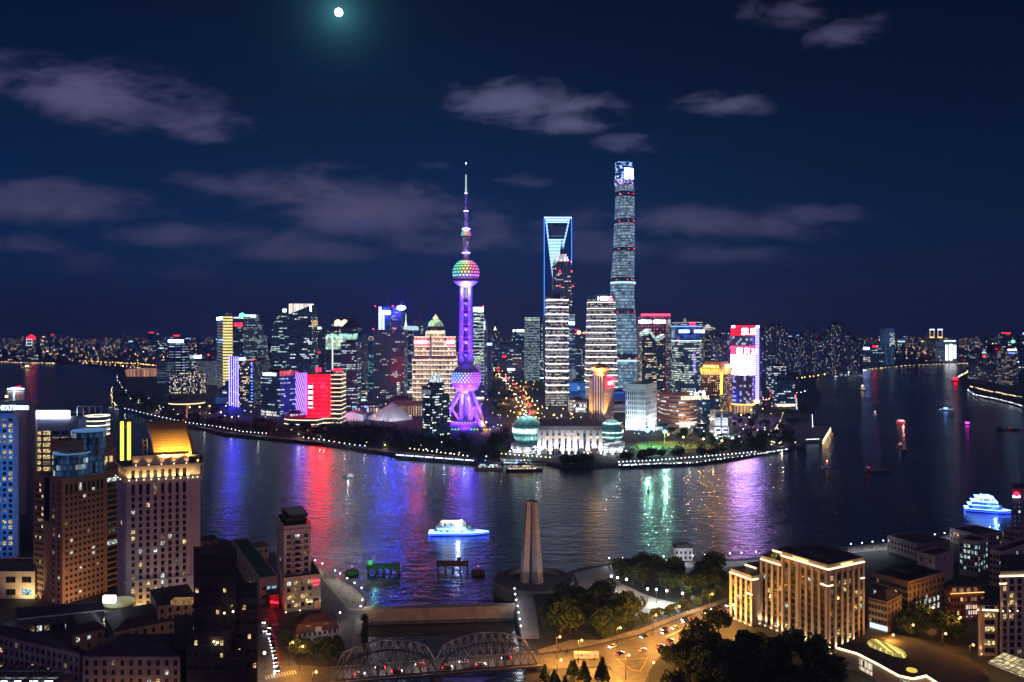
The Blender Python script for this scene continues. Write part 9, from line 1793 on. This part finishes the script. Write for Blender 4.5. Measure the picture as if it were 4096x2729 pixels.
for i, (x, y) in enumerate(((515, 1265), (365, 1300), (600, 1220), (720, 1195), (755, 1155), (815, 1140), (860, 1100), (845, 1075), (1040, 1010), (985, 1030), (920, 1070), (170, 1330), (1130, 955))): put_car(*C5(x, y), up + .08, (2, 0, 1)[i % 3] if i % 4 else 2)
for i, (x, y) in enumerate(((560, 1150), (645, 1110), (555, 1120), (380, 1185), (110, 1270), (730, 1035), (735, 1050), (955, 1015), (920, 975), (985, 945), (1110, 915))): put_car(*C5(x, y), up + math.pi, (1, 0, 1)[i % 3])
for i, (x, y) in enumerate(((770, 1055), (815, 1100), (780, 1130), (812, 1150), (825, 1190), (835, 1215), (840, 1245), (848, 1270), (852, 1300), (860, 1335), (865, 1360), (868, 1400), (870, 1430), (885, 1470))): put_car(*C3(x, y), R(-82), (0, 1, 2, 1)[i % 4])
for x, y in (C3(865, 1430), C3(850, 1300), C3(835, 1215), C3(815, 1100)): p = G(x, y, 6.6); light('headlight_beam', 'SPOT', p + Vector((.5, -2.6, 0)), 900, (.95, .97, 1.), None, .2, p + Vector((2, -16, -1)), 70)
for i, (u, v) in enumerate(((.12, 3), (.3, 3), (.55, 3), (.72, 3), (.22, 8), (.42, 8), (.64, 8), (.86, 8))):
    q = bp(LB_ * u, v); k = i % 3; copy_tree(CARS[k], loc=(q[0], q[1], zd + .03), rz=math.atan2(ax.y, ax.x) + (math.pi if v > 5 else 0))
p = G(2345, 2634, 6.03); r = thing('bus', 'long pale bus turning onto the bridge from the curved road', 'bus', p); MB().box(p.x - 6, p.x + 6, p.y - 1.3, p.y + 1.3, 6.4, 9.1).build('body', [pbr('bus_cream', (.6, .5, .42), .4)], r); MB().box(p.x - 5.6, p.x + 5.6, p.y - 1.36, p.y + 1.36, 7.6, 8.6).build('window_band', [fac('bus_win', (.2, .15, .1), (.3, .2, .1), 1.3, 9, .85, 2, .7, 0, a=(1., .7, .4), b=(1., .8, .6), s=.5)], r)
for x in (-4, 3.8):
    for y in (-1.3, 1.3): MB().tube((p.x + x, p.y + y - .12, 6.5), (p.x + x, p.y + y + .12, 6.5), .48, .48, 10).build('wheel', [TYRE], r)
for y in (-.8, .8): MB().box(p.x + 6, p.x + 6.1, p.y + y - .3, p.y + y + .3, 6.8, 7.3).build('tail_light', [TAIL], r)
m = MB(); m.box(-2.2, 2.2, -.9, .9, .3, .95, 0).box(-1.5, 1., -.75, .75, .951, 1.5, 1).box(-2.35, -2.21, -.85, .85, .5, 1.1, 2).box(2.21, 2.35, -.85, .85, .5, .9, 3); fc = m.build('car', [pbr('car_grey', (.2, .2, .22), .3), WIN_DARK, glow_mat('tail_far', (1., .03, .04), 30), glow_mat('head_far', (1., .95, .85), 30)]); n = 0
for i in range(96):
    f_ = tr2.random() ** .7; j = min(len(av) - 2, int(f_ * (len(av) - 1))); g_ = f_ * (len(av) - 1) - j; y = av[j][1] + (av[j + 1][1] - av[j][1]) * g_; x = av[j][0] + (av[j + 1][0] - av[j][0]) * g_; side = i % 5 < 3
    p = G(x + (1 if side else -1) * tr2.uniform(4, 26) * max(.2, (y - 1335) / 330), y, 4.05); o = fc if n == 0 else fc.copy()
    if n: COL.objects.link(o)
    n += 1; o.location = p; o.rotation_euler = (0, 0, R(92) if side else R(-88)); s_ = 1.25; o.scale = (1, s_, 1); tag(o, 'car with glowing tail or head lamps on the avenue across the river', 'car', 'cars on the avenue across the river')
me = bpy.data.meshes.new('person'); V = [(0, 0, .95), (0, 0, 1.2), (0, 0, 1.42), (0, 0, 1.52), (0, 0, 1.68), (.19, 0, 1.4), (.25, .02, 1.12), (.25, .08, .86), (-.19, 0, 1.4), (-.25, .02, 1.12), (-.25, .08, .86), (.1, 0, .9), (.11, .03, .5), (.11, -.02, .06), (-.1, 0, .9), (-.11, -.05, .5), (-.11, -.12, .06)]
me.from_pydata(V, [(0, 1), (1, 2), (2, 3), (3, 4), (2, 5), (5, 6), (6, 7), (2, 8), (8, 9), (9, 10), (0, 11), (11, 12), (12, 13), (0, 14), (14, 15), (15, 16)], []); po = bpy.data.objects.new('person', me); COL.objects.link(po); po.modifiers.new('s', 'SKIN')
for v, rr in zip(me.skin_vertices[0].data, (.15, .15, .15, .07, .11, .075, .055, .045, .075, .055, .045, .1, .07, .05, .1, .07, .05)): v.radius = (rr, rr)
me.skin_vertices[0].data[0].use_root = True; po.modifiers.new('d', 'SUBSURF').levels = 1; bpy.context.view_layer.update()
pm = bpy.data.meshes.new_from_object(po.evaluated_get(bpy.context.evaluated_depsgraph_get())); bpy.data.objects.remove(po); pm.materials.clear(); pm.materials.append(pbr('dark_clothes', (.05, .05, .06), .9))
for i in range(64):
    P = (CM(tr2.uniform(890, 985), tr2.uniform(900, 1215)), CM(tr2.uniform(1080, 1300), tr2.uniform(1330, 1360)), C5(tr2.uniform(40, 1100), tr2.uniform(535, 560)), C6(tr2.uniform(620, 1400), 0), C3(tr2.uniform(1330, 1560), tr2.uniform(800, 930)), C5(tr2.uniform(-60, 120), tr2.uniform(690, 800)))[i % 6]; x, y = P
    if i % 6 == 3: y = 2190 - (x - 3392) * .104 + tr2.uniform(2, 14)
    o = bpy.data.objects.new('person', pm); COL.objects.link(o); o.location = G(x, y, 6.62 if i % 6 == 0 else (6.16 if i % 6 == 1 else 6.05)); o.rotation_euler = (0, 0, tr2.uniform(0, 6.28)); s_ = tr2.uniform(.95, 1.08); o.scale = (s_, s_, s_); tag(o, 'person in dark clothes strolling on the near riverside walks', 'person', 'people strolling along the near riverside')
# ================================================================== night air over the river: lamps and towers far off fade into blue
hz, t = newmat('night_haze')
v = t.n('ShaderNodeVolumePrincipled'); v.inputs['Color'].default_value = (.22, .50, 1., 1); v.inputs['Density'].default_value = HAZE; v.inputs['Anisotropy'].default_value = .1
t.t.links.new(v.outputs[0], t.n('ShaderNodeOutputMaterial').inputs['Volume'])
hb = MB().box(-9000, 9000, -900, 15500, -3, 700, 0)
o = hb.build('haze', [hz]); tag(o, 'blue night haze over the river and the city', 'haze', kind='stuff')
